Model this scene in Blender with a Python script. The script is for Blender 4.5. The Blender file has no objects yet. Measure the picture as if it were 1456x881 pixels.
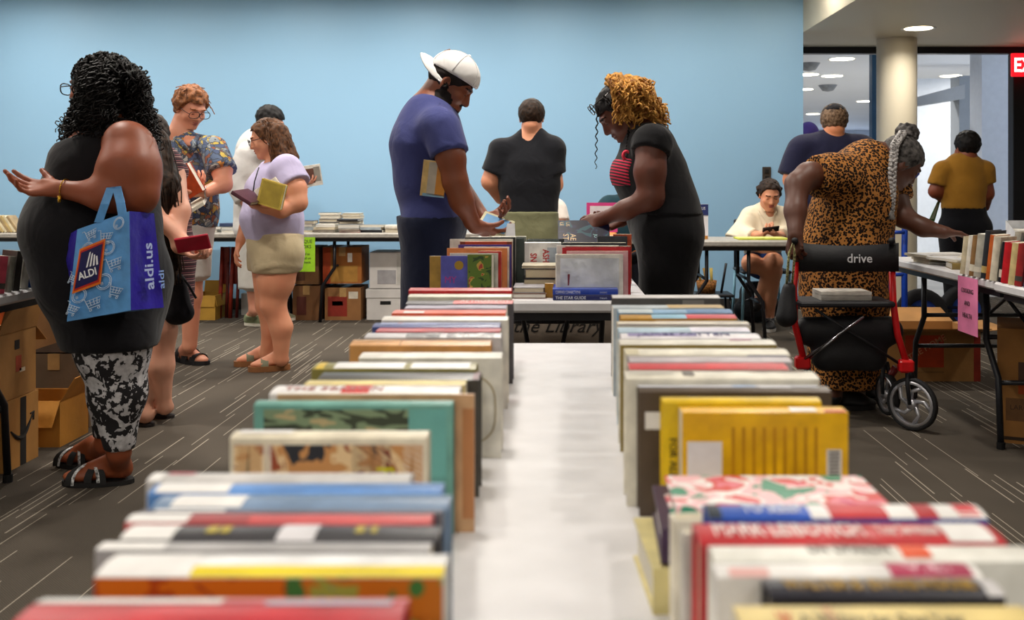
import bpy, math, random
import numpy as np
from mathutils import Vector, Matrix, Euler

# ------------------------------------------------------------------ camera
SC = bpy.context.scene
COL = SC.collection
F, PX, PY, HC = 1400.0, 790.0, 262.0, 1.14      # focal length px, principal point px, eye height m
cam = bpy.data.cameras.new('camera'); camo = bpy.data.objects.new('camera', cam); COL.objects.link(camo)
camo.location = (0, 0, HC); camo.rotation_euler = (math.pi/2, 0, 0)
cam.sensor_width = 36; cam.lens = F/1456*36
cam.shift_x = (728-PX)/1456; cam.shift_y = (PY-440.5)/1456
cam.clip_start = .05; cam.clip_end = 200
cam.dof.use_dof = True; cam.dof.focus_distance = 4.6; cam.dof.aperture_fstop = 5.0
SC.camera = camo
# ------------------------------------------------------------------ world, exposure
SC.view_settings.view_transform = 'Standard'; SC.view_settings.look = 'None'
SC.view_settings.gamma = 1; SC.view_settings.use_curve_mapping = False
SC.view_settings.exposure = 0.33
W = bpy.data.worlds.new('daylight'); SC.world = W; W.use_nodes = True
W.node_tree.nodes['Background'].inputs[0].default_value = (.72, .83, 1, 1)
W.node_tree.nodes['Background'].inputs[1].default_value = 1.9

# ------------------------------------------------------------------ helpers
def P(x, y, D): return Vector(((x-PX)*D/F, D, HC-(y-PY)*D/F))
def lin(c):
    c = [v/255 for v in c]
    return tuple((v/12.92 if v <= .04045 else ((v+.055)/1.055)**2.4) for v in c) + (1,)
def hexc(h): return tuple(int(h[i:i+2], 16) for i in (0, 2, 4))
MC = {}
class NT:
    def __init__(s, name):
        s.m = bpy.data.materials.new(name); s.m.use_nodes = True; s.t = s.m.node_tree
        s.b = s.t.nodes['Principled BSDF']
    def n(s, typ, ins=None, **props):
        nd = s.t.nodes.new(typ)
        for k, v in props.items(): setattr(nd, k, v)
        for k, v in (ins or {}).items(): s.set(nd.inputs[k], v)
        return nd
    def set(s, sock, v):
        if isinstance(v, bpy.types.NodeSocket): s.t.links.new(v, sock)
        elif isinstance(v, bpy.types.Node): s.t.links.new(v.outputs[0], sock)
        else: sock.default_value = v
    def math(s, op, a, b=0.0, c=None):
        nd = s.n('ShaderNodeMath', operation=op); s.set(nd.inputs[0], a); s.set(nd.inputs[1], b)
        if c is not None: s.set(nd.inputs[2], c)
        return nd.outputs[0]
    def obj(s): return s.n('ShaderNodeTexCoord').outputs['Object']
    def ramp(s, fac, stops, interp='LINEAR'):
        nd = s.n('ShaderNodeValToRGB', {'Fac': fac}); e = nd.color_ramp; e.interpolation = interp
        while len(e.elements) < len(stops): e.elements.new(.5)
        for el, (p, c) in zip(e.elements, stops): el.position = p; el.color = lin(c)
        return nd.outputs[0]
    def mix(s, f, a, b):
        nd = s.n('ShaderNodeMix', data_type='RGBA'); s.set(nd.inputs[0], f)
        s.set(nd.inputs[6], lin(a) if isinstance(a, tuple) and len(a) == 3 else a)
        s.set(nd.inputs[7], lin(b) if isinstance(b, tuple) and len(b) == 3 else b)
        return nd.outputs[2]
    def bump(s, h, strength=.3, dist=.01):
        nd = s.n('ShaderNodeBump', {'Height': h, 'Strength': strength, 'Distance': dist}); s.set(s.b.inputs['Normal'], nd)
    def base(s, c): s.set(s.b.inputs['Base Color'], lin(c) if isinstance(c, tuple) and len(c) == 3 else c)
    def rough(s, r): s.set(s.b.inputs['Roughness'], r)
def mat(c, rough=.55, name='paint', metal=0, var=.06, scale=14, bump=0, bscale=80, emit=0, spec=.4):
    if isinstance(c, str): c = hexc(c)
    key = (tuple(c), rough, name, metal, var, scale, bump, bscale, emit)
    if key in MC: return MC[key]
    t = NT('%s_%02x%02x%02x' % ((name,)+tuple(c))); co = t.obj()
    nz = t.n('ShaderNodeTexNoise', {'Vector': co, 'Scale': scale, 'Detail': 3.0})
    d = tuple(max(0, int(v*(1-var*1.5))) for v in c); l = tuple(min(255, int(v*(1+var)+4*var)) for v in c)
    t.base(t.ramp(nz.outputs[0], [(.3, d), (.7, l)])); t.rough(rough)
    t.b.inputs['Metallic'].default_value = metal; t.b.inputs['Specular IOR Level'].default_value = spec
    if bump:
        n2 = t.n('ShaderNodeTexNoise', {'Vector': co, 'Scale': bscale, 'Detail': 4.0}); t.bump(n2.outputs[0], bump)
    if emit:
        t.b.inputs['Emission Color'].default_value = lin(c); t.b.inputs['Emission Strength'].default_value = emit
    MC[key] = t.m; return t.m

def link(o, parent=None):
    COL.objects.link(o)
    if parent is not None: o.parent = parent
    return o
def tag(o, label=None, cat=None, group=None, kind=None):
    if label: o['label'] = label
    if cat: o['category'] = cat
    if group: o['group'] = group
    if kind: o['kind'] = kind
    return o
def thing(name, label, cat, loc=(0, 0, 0), rotz=0, group=None):
    o = bpy.data.objects.new(name, None); o.empty_display_size = .05
    o.location = loc; o.rotation_euler = (0, 0, rotz); link(o)
    return tag(o, label, cat, group)

class MB:                                   # collects shapes into one mesh
    def __init__(s): s.v = []; s.f = []; s.mi = []
    def add(s, vs, fs, m=0):
        o = len(s.v); s.v += [tuple(v) for v in vs]; s.f += [tuple(i+o for i in f) for f in fs]; s.mi += [m]*len(fs); return s
    def box(s, x0, x1, y0, y1, z0, z1, m=0, bev=0, M=None):
        if bev <= 0:
            vs = [Vector((x, y, z)) for z in (z0, z1) for y in (y0, y1) for x in (x0, x1)]
            fs = [(0, 2, 3, 1), (4, 5, 7, 6), (0, 1, 5, 4), (2, 6, 7, 3), (0, 4, 6, 2), (1, 3, 7, 5)]
        else:                               # chamfered on all edges
            b = min(bev, (x1-x0)*.45, (y1-y0)*.45, (z1-z0)*.45); vs = []; fs = []; X, Y, Z = (x0, x1), (y0, y1), (z0, z1); ix = {}
            for i in (0, 1):
                for j in (0, 1):
                    for k in (0, 1):
                        sx, sy, sz = (1-2*i)*b, (1-2*j)*b, (1-2*k)*b
                        for a, off in ((0, (0, sy, sz)), (1, (sx, 0, sz)), (2, (sx, sy, 0))):
                            ix[(i, j, k, a)] = len(vs); vs.append(Vector((X[i]+off[0], Y[j]+off[1], Z[k]+off[2])))
            def q(*t):
                t = [ix[u] for u in t]; p = [vs[u] for u in t]; c = Vector(((x0+x1)/2, (y0+y1)/2, (z0+z1)/2))
                n = (p[1]-p[0]).cross(p[2]-p[0]); fs.append(tuple(t) if n.dot(p[0]-c) > 0 else tuple(t[::-1]))
            for i in (0, 1):
                q((i, 0, 0, 0), (i, 1, 0, 0), (i, 1, 1, 0), (i, 0, 1, 0)); q((0, i, 0, 1), (1, i, 0, 1), (1, i, 1, 1), (0, i, 1, 1)); q((0, 0, i, 2), (1, 0, i, 2), (1, 1, i, 2), (0, 1, i, 2))
                for j in (0, 1):
                    q((i, j, 0, 0), (i, j, 1, 0), (i, j, 1, 1), (i, j, 0, 1)); q((i, 0, j, 0), (i, 1, j, 0), (i, 1, j, 2), (i, 0, j, 2)); q((0, i, j, 1), (1, i, j, 1), (1, i, j, 2), (0, i, j, 2))
                    for k in (0, 1): q((i, j, k, 0), (i, j, k, 1), (i, j, k, 2))
        if M is not None: vs = [M @ v for v in vs]
        return s.add(vs, fs, m)
    def tube(s, pts, r, n=8, m=0, cap=True, closed=False):
        pts = [Vector(p) for p in pts]; L = len(pts); rs = r if isinstance(r, (list, tuple)) else [r]*L
        vs = []; fs = []; up = None
        for i, p in enumerate(pts):
            if closed: t = pts[(i+1) % L]-pts[i-1]
            else: t = pts[min(i+1, L-1)]-pts[max(i-1, 0)]
            t = t.normalized() if t.length > 1e-9 else Vector((0, 0, 1))
            if up is None: up = t.orthogonal().normalized()
            up = (up-t*up.dot(t)); up = up.normalized() if up.length > 1e-6 else t.orthogonal().normalized(); w = t.cross(up)
            for k in range(n):
                a = 2*math.pi*k/n; vs.append(p+(up*math.cos(a)+w*math.sin(a))*rs[i])
        for i in range(L if closed else L-1):
            j = (i+1) % L
            for k in range(n): fs.append((i*n+k, i*n+(k+1) % n, j*n+(k+1) % n, j*n+k))
        if cap and not closed: fs += [tuple(range(n))[::-1], tuple((L-1)*n+k for k in range(n))]
        return s.add(vs, fs, m)
    def cyl(s, c, r, h, n=20, m=0, r2=None, axis='z'):
        r2 = r if r2 is None else r2; c = Vector(c); d = {'x': Vector((1, 0, 0)), 'y': Vector((0, 1, 0)), 'z': Vector((0, 0, 1))}[axis]
        return s.tube([c, c+d*h], [r, r2], n, m)
    def lathe(s, c, prof, n=24, m=0, axis='z'):
        c = Vector(c); vs = []; fs = []
        for (r, z) in prof:
            for k in range(n):
                a = 2*math.pi*k/n; u, v = r*math.cos(a), r*math.sin(a)
                vs.append(c+Vector({'z': (u, v, z), 'x': (z, u, v), 'y': (v, z, u)}[axis]))
        for i in range(len(prof)-1):
            for k in range(n): fs.append((i*n+k, i*n+(k+1) % n, (i+1)*n+(k+1) % n, (i+1)*n+k))
        return s.add(vs, fs, m)
    def prism(s, poly, x0, x1, m=0, M=None):  # poly in (y,z), extruded along x
        n = len(poly); vs = [Vector((x0, y, z)) for y, z in poly]+[Vector((x1, y, z)) for y, z in poly]
        fs = [tuple(range(n))[::-1], tuple(range(n, 2*n))]+[(i, (i+1) % n, n+(i+1) % n, n+i) for i in range(n)]
        if M is not None: vs = [M @ v for v in vs]
        return s.add(vs, fs, m)
    def quad(s, a, b, c, d, m=0): return s.add([a, b, c, d], [(0, 1, 2, 3)], m)
    def me(s, name, mats, smooth=False):
        me = bpy.data.meshes.new(name); me.from_pydata(s.v, [], s.f)
        for m in (mats if isinstance(mats, (list, tuple)) else [mats]): me.materials.append(m)
        if any(s.mi): me.polygons.foreach_set('material_index', s.mi)
        if smooth: me.polygons.foreach_set('use_smooth', [True]*len(s.f))
        me.update(); return me
    def build(s, name, mats, parent=None, smooth=False, loc=None):
        o = bpy.data.objects.new(name, s.me(name, mats, smooth))
        if loc is not None: o.location = loc
        return link(o, parent)
def struct(name, mb, m, label=None, parent=None, smooth=False):
    o = mb.build(name, m, parent, smooth)
    if parent is None: o['kind'] = 'structure'
    if label: o['label'] = label
    return o
TXT = {}
def text(s, size, m, parent, M, align='LEFT', name='lettering', depth=.0004, sx=1.0, shear=0, bold=0):
    """flat lettering, baseline along local x, up along local y, facing local z"""
    key = (s, align, shear, bold)
    if key not in TXT:
        cu = bpy.data.curves.new('t', 'FONT'); cu.body = s; cu.align_x = align; cu.shear = shear; cu.resolution_u = 2; cu.offset = bold; cu.extrude = .01
        o = bpy.data.objects.new('t', cu); COL.objects.link(o)
        dg = bpy.context.evaluated_depsgraph_get(); me = bpy.data.meshes.new_from_object(o.evaluated_get(dg))
        bpy.data.objects.remove(o); bpy.data.curves.remove(cu); TXT[key] = me
    me = TXT[key].copy(); me.materials.clear(); me.materials.append(m)
    me.transform(Matrix.Diagonal((size*sx, size, depth/.01, 1)))
    o = bpy.data.objects.new(name, me); o.matrix_local = M; return link(o, parent)
def frame(o, x, y):                          # matrix with origin o, x axis, y axis (z = x cross y)
    x = Vector(x).normalized(); y = Vector(y); y = (y-x*y.dot(x)).normalized(); z = x.cross(y)
    m = Matrix((x, y, z)).transposed().to_4x4(); m.translation = Vector(o); return m
RND = random.Random(7)

# ------------------------------------------------------------------ lights
def downlight(x, y, z, power, r=.09, col=(1, .93, .84), spread=130, group=None, label=None, lamp=True):
    t = thing('ceiling_downlight', label or 'round recessed downlight in the ceiling', 'ceiling light', (x, y, z), 0, group)
    b = MB(); b.lathe((0, 0, 0), [(r+.002, .0), (r+.03, -.004), (r+.032, .0)], 24); b.build('trim_ring', mat('f0efe8', .4), t, True)
    b = MB(); b.lathe((0, 0, 0), [(0.0001, -.002), (r, -.002)], 24); b.build('diffuser', mat('fff3da', .5, 'lamp_glow', emit=9), t)
    if lamp:
        l = bpy.data.lights.new('downlight_lamp', 'AREA'); l.shape = 'DISK'; l.size = r*2; l.energy = power; l.color = col; l.spread = math.radians(spread)
        o = bpy.data.objects.new('lamp', l); o.location = (0, 0, -.012); link(o, t)
    return t
CZ = 3.0                                     # main ceiling
for i, x in enumerate((-4.3, -2.35, -.4, 1.35)):
    for j, y in enumerate((-2.2, -.4, 1.5, 4.1, 6.2)):
        downlight(x, y, CZ, (20, 6.5, 7.5, 22, 25)[j]*(.65 if i == 3 and j > 2 else 1), .1, spread=(165, 140, 140, 155, 160)[j], group='downlights over the main room', label='round recessed downlight in the white main ceiling')
for i in range(7):
    x = -4.75+i*1.1*1.06
    downlight(x, 7.95, CZ, (22, 11, 15, 19, 15, 11, 20)[i], .13, spread=165, group='downlights washing the blue wall', label='round recessed downlight in a row washing the blue wall')
downlight(*P(1306, 40, 8.78).xy, 2.53, 9, .12, spread=150, label='large round downlight in the lower ceiling before the cream column')
for (x, y) in ((3.6, 1.0), (3.6, 4.6), (5.4, 6.5)):
    downlight(x, y, 2.53, 6, .12, spread=150, group='downlights in the lower ceiling', label='round downlight in the lower ceiling over the right tables')
# ------------------------------------------------------------------ surfaces
def carpet():
    t = NT('carpet'); co = t.obj(); sp = t.n('ShaderNodeSeparateXYZ', {0: co})
    def streaks(w, ln, thr, seed):
        u = t.math('DIVIDE', sp.outputs[0], w); cx = t.math('FLOOR', u); fx = t.math('FRACT', u)
        wn = t.n('ShaderNodeTexWhiteNoise', noise_dimensions='1D'); t.set(wn.inputs['W'], t.math('ADD', cx, seed))
        v = t.math('ADD', t.math('DIVIDE', sp.outputs[1], ln), t.math('MULTIPLY', wn.outputs[0], 37.0)); cy = t.math('FLOOR', v); fy = t.math('FRACT', v)
        cb = t.n('ShaderNodeCombineXYZ', {0: cx, 1: cy, 2: seed}); w2 = t.n('ShaderNodeTexWhiteNoise', {'Vector': cb}, noise_dimensions='3D')
        on = t.math('GREATER_THAN', w2.outputs[0], thr); a = t.math('LESS_THAN', fx, .15)
        b = t.math('LESS_THAN', fy, t.math('ADD', .45, t.math('MULTIPLY', w2.outputs[0], .5)))
        return t.math('MULTIPLY', t.math('MULTIPLY', on, a), b)
    s1 = streaks(.028, .62, .84, 3.0); s2 = streaks(.041, .45, .86, 11.0)
    rib = t.n('ShaderNodeTexWave', {'Vector': co, 'Scale': 75.0, 'Distortion': .6, 'Detail': 1.0}, bands_direction='DIAGONAL')
    nz = t.n('ShaderNodeTexNoise', {'Vector': co, 'Scale': 1.6, 'Detail': 5.0}); n2 = t.n('ShaderNodeTexNoise', {'Vector': co, 'Scale': 240.0, 'Detail': 2.0})
    base = t.ramp(nz.outputs[0], [(.3, (72, 67, 60)), (.7, (88, 81, 72))])
    base = t.mix(t.math('MULTIPLY', rib.outputs[1], .35), base, (52, 46, 42)); base = t.mix(t.math('MULTIPLY', n2.outputs[0], .3), base, (110, 100, 90))
    c = t.mix(t.math('MULTIPLY', t.math('MAXIMUM', s1, s2), .7), base, (178, 168, 152)); t.base(c); t.rough(.95); t.b.inputs['Specular IOR Level'].default_value = .1
    t.bump(t.math('ADD', n2.outputs[0], rib.outputs[1]), .35, .004); return t.m
def wallpaint(c, name):
    t = NT(name); co = t.obj(); a = t.n('ShaderNodeTexNoise', {'Vector': co, 'Scale': .7, 'Detail': 2.0}); b = t.n('ShaderNodeTexNoise', {'Vector': co, 'Scale': 160.0, 'Detail': 2.0})
    t.base(t.mix(a.outputs[0], tuple(int(v*.97) for v in c), tuple(min(255, int(v*1.03)) for v in c))); t.rough(.55); t.bump(b.outputs[0], .06, .003); return t.m
M_CARPET = carpet(); M_BLUE = wallpaint((142, 184, 216), 'blue_wall_paint'); M_WHITE = wallpaint((232, 230, 224), 'white_paint')
M_CREAM = wallpaint((222, 212, 188), 'cream_paint'); M_LOB = wallpaint((196, 206, 222), 'lobby_paint'); M_CEIL = wallpaint((226, 222, 214), 'ceiling_paint')
M_BLK = mat('14141a', .4, 'black_metal'); M_STEEL = mat('9a9a9c', .3, 'steel', metal=1)
M_TILE = mat('b9b4aa', .35, 'lobby_floor', scale=3)
def glass():
    t = NT('pane_glass'); t.base((250, 252, 255)); t.rough(0.0); t.b.inputs['Transmission Weight'].default_value = 1; t.b.inputs['IOR'].default_value = 1.02; t.b.inputs['Specular IOR Level'].default_value = .5
    return t.m
M_GLASS = glass()
XE, YW = 2.263, 9.0                          # end of the blue wall, its face
struct('floor', MB().box(-6.2, 7.2, -3.2, 10.0, -.1, 0), M_CARPET, 'dark brown carpet with pale broken streaks')
struct('wall_back', MB().box(-6.2, XE, YW, YW+.16, 0, CZ), M_BLUE, 'light blue painted back wall')
struct('baseboard_back', MB().box(-6.2, XE, YW-.012, YW, 0, .1, bev=.004), mat('2c2a2a', .5), 'dark rubber baseboard')
struct('wall_left', MB().box(-6.36, -6.2, -3.2, YW+.16, 0, CZ), M_WHITE)
struct('wall_front', MB().box(-6.36, 7.36, -3.36, -3.2, 0, CZ), wallpaint((196, 198, 198), 'grey_paint'))
struct('wall_right', MB().box(7.2, 7.36, -3.2, 10.0, 0, CZ), M_WHITE)
struct('ceiling', MB().box(-6.36, XE+.04, -3.36, YW+.16, CZ, CZ+.1), M_CEIL)
b = MB().box(XE, 7.36, -3.36, 10.05, 2.53, 2.63); b.box(XE, XE+.06, -3.36, YW+.16, 2.63, CZ+.1)
struct('ceiling_lower', b, M_CREAM, 'lower cream ceiling with an upright drop edge beside the blue wall')
# glazed partition to the lobby
YG = 10.0
struct('trim_header', MB().box(XE-.2, 7.2, YG-.05, YG+.05, 2.462, 2.53), M_BLK, 'black header over the glazed opening')
b = MB()
for x0, x1 in ((4.62, 4.98), (6.9, 7.2)): b.box(x0, x1, YG-.06, YG+.06, 0, 2.462, bev=.006)
struct('trim_posts', b, M_BLK, 'black door posts of the lobby opening')
g = MB().box(4.98, 6.9, YG-.008, YG+.008, .1, 2.46); struct('window_1', g, M_GLASS, 'clear glass panel in the black door frame')
dh = MB().tube([(5.06, YG-.09, .95), (5.06, YG-.09, 1.35)], .016); dh.box(4.98, 5.2, YG-.05, YG+.05, .96, 1.06); struct('trim_push_bar', dh, M_BLK, 'black push bar')
# lobby
LC = 2.95
struct('floor_lobby', MB().box(-3, 22, 10.0, 33, -.1, -.001), M_TILE)
struct('ceiling_lobby', MB().box(-3, 22, 10.05, 33, LC, LC+.1), wallpaint((222, 228, 238), 'lobby_ceiling'))
struct('wall_lobby_left', MB().box(-3.1, -3, 9.16, 33, 0, LC), M_LOB)
struct('wall_lobby_front', MB().box(-3.1, XE-.15, 9.16, 9.26, 0, LC), M_LOB)
b = MB().box(-3, 22, 33, 33.1, 0, .9); b.box(-3, 22, 33, 33.1, 2.3, LC)
for i in range(14): b.box(-3+i*1.9, -2.75+i*1.9, 32.95, 33.1, .9, 2.3)
struct('wall_lobby_far', b, M_LOB, 'far lobby wall with a band of windows')
for i in range(7): struct('window_%d' % (i+2), MB().box(-2.75+i*3.8, -1.1+i*3.8, 33.02, 33.03, .9, 2.3), M_GLASS)
# right side of the lobby: tall bright glazing with mullions
b = MB()
for i in range(9): b.box(21.9, 22, 11+i*2.7, 11.15+i*2.7, 0, LC)
b.box(21.9, 22, 10, 33, 0, .25); b.box(21.9, 22, 10, 33, 2.75, LC); struct('wall_lobby_glazing', b, M_LOB)
# lobby columns and slanted bulkhead
cL = MB(); cL.lathe((P(1275, 0, 9.46).x, 9.46, 0), [(.186, 0), (.186, 2.53)], 40); struct('column', cL, M_CREAM, 'round cream column under the lower ceiling', smooth=True)
def slab(n, xa, xb, y0, y1, za, zb, D, m, dep=.3, label=None):
    a, c = P(xa, 0, D).x, P(xb, 0, D).x; struct(n, MB().box(a, c, D, D+dep, za, zb), m, label)
slab('wall_bright_pier', 1396, 1438, 0, 0, 0, LC, 12.2, mat('e6edf8', .6, 'bright_pier', var=.01), .35, 'broad white pier in the lobby')
slab('wall_grey_pier', 1364, 1396, 0, 0, 0, 2.62, 13.4, mat('9fa6ae', .6, 'grey_pier', var=.01), .3, 'grey pier in the lobby')
slab('wall_blue_post', 1240, 1252, 0, 0, 1.2, LC, 13.0, mat('24506e', .5, 'blue_post', var=.01), .12, 'dark blue post in the lobby')
slab('wall_pale_panel', 1302, 1398, 0, 0, 0, 2.75, 15.0, mat('dfe4ea', .6, 'pale_panel', var=.01), .1, 'pale panel in the lobby')
b = MB(); D = 13.2; p = [P(1296, 140, D), P(1372, 120, D), P(1372, 140, D), P(1296, 152, D)]
b.add(p+[q+Vector((0, .4, 0)) for q in p], [(0, 1, 2, 3), (7, 6, 5, 4), (0, 4, 5, 1), (1, 5, 6, 2), (2, 6, 7, 3), (3, 7, 4, 0)]); struct('trim_bulkhead', b, mat('b8bcc0', .6, 'bulkhead', var=.01), 'sloping grey bulkhead')
for xa, xb, z in ((1146, 1168, 1.75), (1176, 1196, 1.55), (1206, 1226, 1.75), (1228, 1246, 1.7)):
    slab('wall_partition_panel', xa, xb, 0, 0, 0, z, 16.0, mat('8fa3bf' if xa != 1176 else '6d7f9c', .6, 'partition', var=.01), .08)
for (x, y, w_) in ((1197, 84, 'nearest left of the dark blue post'), (1183, 108, 'above the skullcap man'), (1352, 108, 'right of the cream column'), (1149, 106, 'beside the end of the blue wall'), (1230, 144, 'farther back beside the dark blue post'), (1156, 162, 'farthest, above the purple hood'), (1436, 82, 'next to the exit sign'), (1143, 127, 'half hidden by the blue wall end')):
    D = F*(LC-HC)/(PY-y); downlight(P(x, y, D).x, D, LC, 34, .17, (1, .96, .9), 160, 'lobby downlights', 'lobby ceiling downlight '+w_)
t = thing('exit_sign', 'red lit EXIT sign on the black door frame at the right edge', 'exit sign', P(1462, 92, 9.7))
h = P(0, 76, 9.7).z-P(0, 109, 9.7).z
MB().box(-.16, .16, .0, .03, -h/2, h/2, bev=.004).build('panel', mat('c8141e', .4, 'exit_glow', emit=1.6), t)
MB().box(-.02, .02, .005, .03, h/2, h/2+.11).build('bracket', M_BLK, t)
text('EXIT', .19, mat('ffd8d0', .4, 'exit_letter', emit=2.5), t, frame((-.145, -.003, -.066), (1, 0, 0), (0, 0, 1)), sx=.82, bold=.02)
t = thing('wall_outlet', 'dark outlet plate on blue wall behind the seated girl', 'outlet', P(1090, 248, YW))
MB().box(-.04, .04, -.012, 0, -.07, .07, bev=.004).build('plate', mat('3a3028', .5), t)
b = MB(); b.box(-.018, .018, -.02, -.012, -.05, -.01, bev=.003); b.box(-.018, .018, -.02, -.012, .01, .05, bev=.003); b.build('socket', mat('16120f', .5), t)
for (x, y) in ((1150, 90), (1177, 121)):
    D = F*(LC-HC)/(PY-y); t = thing('smoke_detector', 'grey detector dome on the lobby ceiling' if x < 1170 else 'flat grey speaker plate on the lobby ceiling', 'detector', (P(x, y, D).x, D, LC))
    MB().lathe((0, 0, 0), [(.0001, -.12), (.1, -.1), (.15, -.03), (.17, 0)], 20).build('dome', mat('7d828a', .5), t, True)

# ------------------------------------------------------------------ folding tables
TZ = .74
def leg_frame(t, x0, x1, y, m, sway=.12, dirn=1):
    """one pair of folding legs with crossbars, at local y"""
    for x in (x0, x1):
        MB().tube([(x, y, TZ-.05), (x, y, .45), (x+.0, y+sway*dirn, .3), (x, y+sway*dirn*1.2, .012)], .014, 10).build('leg', m, t, True)
        MB().cyl((x, y+sway*dirn*1.2, 0), .018, .03, 12).build('foot_cap', mat('0c0c0e', .7), t)
    MB().tube([(x0, y, .46), (x1, y, .46)], .011, 8).build('crossbar', m, t, True)
    MB().tube([(x0, y+sway*dirn, .28), (x1, y+sway*dirn, .28)], .011, 8).build('crossbar', m, t, True)
    xm = (x0+x1)/2
    for s in (-.05, .05): MB().tube([(xm+s, y, .46), (xm+s*2.2, y-.34*dirn, TZ-.05)], .009, 8).build('brace', m, t, True)
def folding_table(label, x0, x1, y0, y1, top, group=None, rz=0, edge=.04, legs=M_BLK, rot_at=None):
    cx, cy = (x0+x1)/2, (y0+y1)/2; w, l = (x1-x0)/2, (y1-y0)/2
    t = thing('folding_table', label, 'table', (cx, cy, 0), rz, group)
    MB().box(-w, w, -l, l, TZ-edge, TZ, bev=.008).build('tabletop', top, t)
    b = MB(); b.box(-w+.03, w-.03, -l+.03, -l+.05, TZ-edge-.03, TZ-edge); b.box(-w+.03, w-.03, l-.05, l-.03, TZ-edge-.03, TZ-edge)
    b.box(-w+.03, -w+.05, -l+.05, l-.05, TZ-edge-.03, TZ-edge); b.box(w-.05, w-.03, -l+.05, l-.05, TZ-edge-.03, TZ-edge); b.build('rail', legs, t)
    if l > w: leg_frame(t, -w+.1, w-.1, -l+.32, legs, dirn=-1); leg_frame(t, -w+.1, w-.1, l-.32, legs, dirn=1)
    else:
        sub = []
        for s in (-1, 1):
            n0 = len(t.children)
            for y in (-l+.09, l-.09):
                MB().tube([(s*(w-.3), y, TZ-.05), (s*(w-.3), y, .45), (s*(w-.2), y, .3), (s*(w-.18), y, .0)], .014, 10).build('leg', legs, t, True)
            MB().tube([(s*(w-.3), -l+.09, .46), (s*(w-.3), l-.09, .46)], .011, 8).build('crossbar', legs, t, True)
            MB().tube([(s*(w-.2), -l+.09, .28), (s*(w-.2), l-.09, .28)], .011, 8).build('crossbar', legs, t, True)
    return t
M_TOPW = mat('dedde0', .38, 'white_plastic', var=.02, bump=.05, bscale=400); M_TOPG = mat('a9a49c', .45, 'grey_laminate', var=.05, scale=30)
folding_table('white folding table at the front with two spine-up book rows', -.362, .398, .5, 2.489, M_TOPW)
folding_table('white folding table behind the front one, between the capped man and the blonde-twist woman', -.41, .33, 3.37, 5.2, M_TOPW)
folding_table('white folding table at the left edge over the stacked cartons', -2.78, -2.0, 2.35, 3.95, M_TOPW)
folding_table('white folding table on the right with the pink cooking sign', 1.80, 2.56, 2.3, 3.95+.1, M_TOPW, legs=mat('22242a', .35, 'dark_tube'))
folding_table('white folding table under the leopard-dress woman\'s reaching hand', 1.82, 2.58, 4.07, 5.45, M_TOPW, legs=mat('22242a', .35, 'dark_tube'))
x = -5.3
for i, n in enumerate(('far left, behind the curly-haired woman', 'behind the lilac-shirt woman', 'just left of the capped man')):
    x1 = (-3.72, -2.14, -.62)[i]
    folding_table('grey-topped table along the blue wall, '+n, x+.01, x1-.01, 8.06, 8.78, M_TOPG); x = x1
folding_table('grey-topped table in front of the black T-shirt man', -.6, .76, 7.24, 7.72, M_TOPG)
folding_table('grey-topped table where the girl in cream sits', .78, 1.68, 6.95, 7.55, M_TOPG)

# ------------------------------------------------------------------ books
BM = {}
def bookmesh(L, Wd, T, hard):
    key = (round(L, 3), round(Wd, 3), round(T, 3), hard)
    if key in BM: return BM[key]
    b = .0028 if hard else .0007; e = .004 if hard else 0.0; bul = min(.1*T, .003) if hard else .0008
    n = 5; out = []; inn = []
    for i in range(n+1):
        a = -1+2*i/n; yy = -bul*(1-a*a); zz = T/2+a*T/2; out.append((yy, zz)); inn.append((yy+b, T/2+a*(T/2-b)))
    poly = [(Wd, 0)]+out+[(Wd, T), (Wd, T-b)]+inn[::-1]+[(Wd, b)]
    # non-convex ring -> quads strip
    A = [(Wd, 0)]+out+[(Wd, T)]; B = [(Wd, b)]+inn+[(Wd, T-b)]; mb = MB(); k = len(A)
    vs = [Vector((x, y, z)) for x in (0, L) for (y, z) in A+B]; fs = []
    for i in range(k-1):
        fs += [(i, i+1, 2*k+i+1, 2*k+i)[::-1], (k+i, k+i+1, 3*k+i+1, 3*k+i), (i, k+i, k+i+1, i+1)[::-1], (2*k+i, 2*k+i+1, 3*k+i+1, 3*k+i)[::-1]]
    fs += [(0, 2*k, 3*k, k)[::-1], (k-1, 2*k-1, 4*k-1, 3*k-1)[::-1]]
    mb.add(vs, fs); cov = mb
    pg = MB().box(e, L-e, b*.9, Wd-e, b*.95, T-b*.95)
    BM[key] = (cov, pg); return BM[key]
M_PAGES = None
def pages_mat(c):
    key = ('pages', c)
    if key in MC: return MC[key]
    t = NT('pages'); co = t.obj(); w = t.n('ShaderNodeTexWave', {'Vector': co, 'Scale': 260.0, 'Distortion': 2.0, 'Detail': 2.0}, bands_direction='Z')
    t.base(t.mix(t.math('MULTIPLY', w.outputs[1], .6), c, tuple(int(v*.8) for v in c))); t.rough(.8); MC[key] = t.m; return t.m
PAGEC = [(236, 230, 214), (228, 218, 196), (242, 238, 228), (220, 208, 182)]
def rgb(c): return hexc(c) if isinstance(c, str) else c
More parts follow.
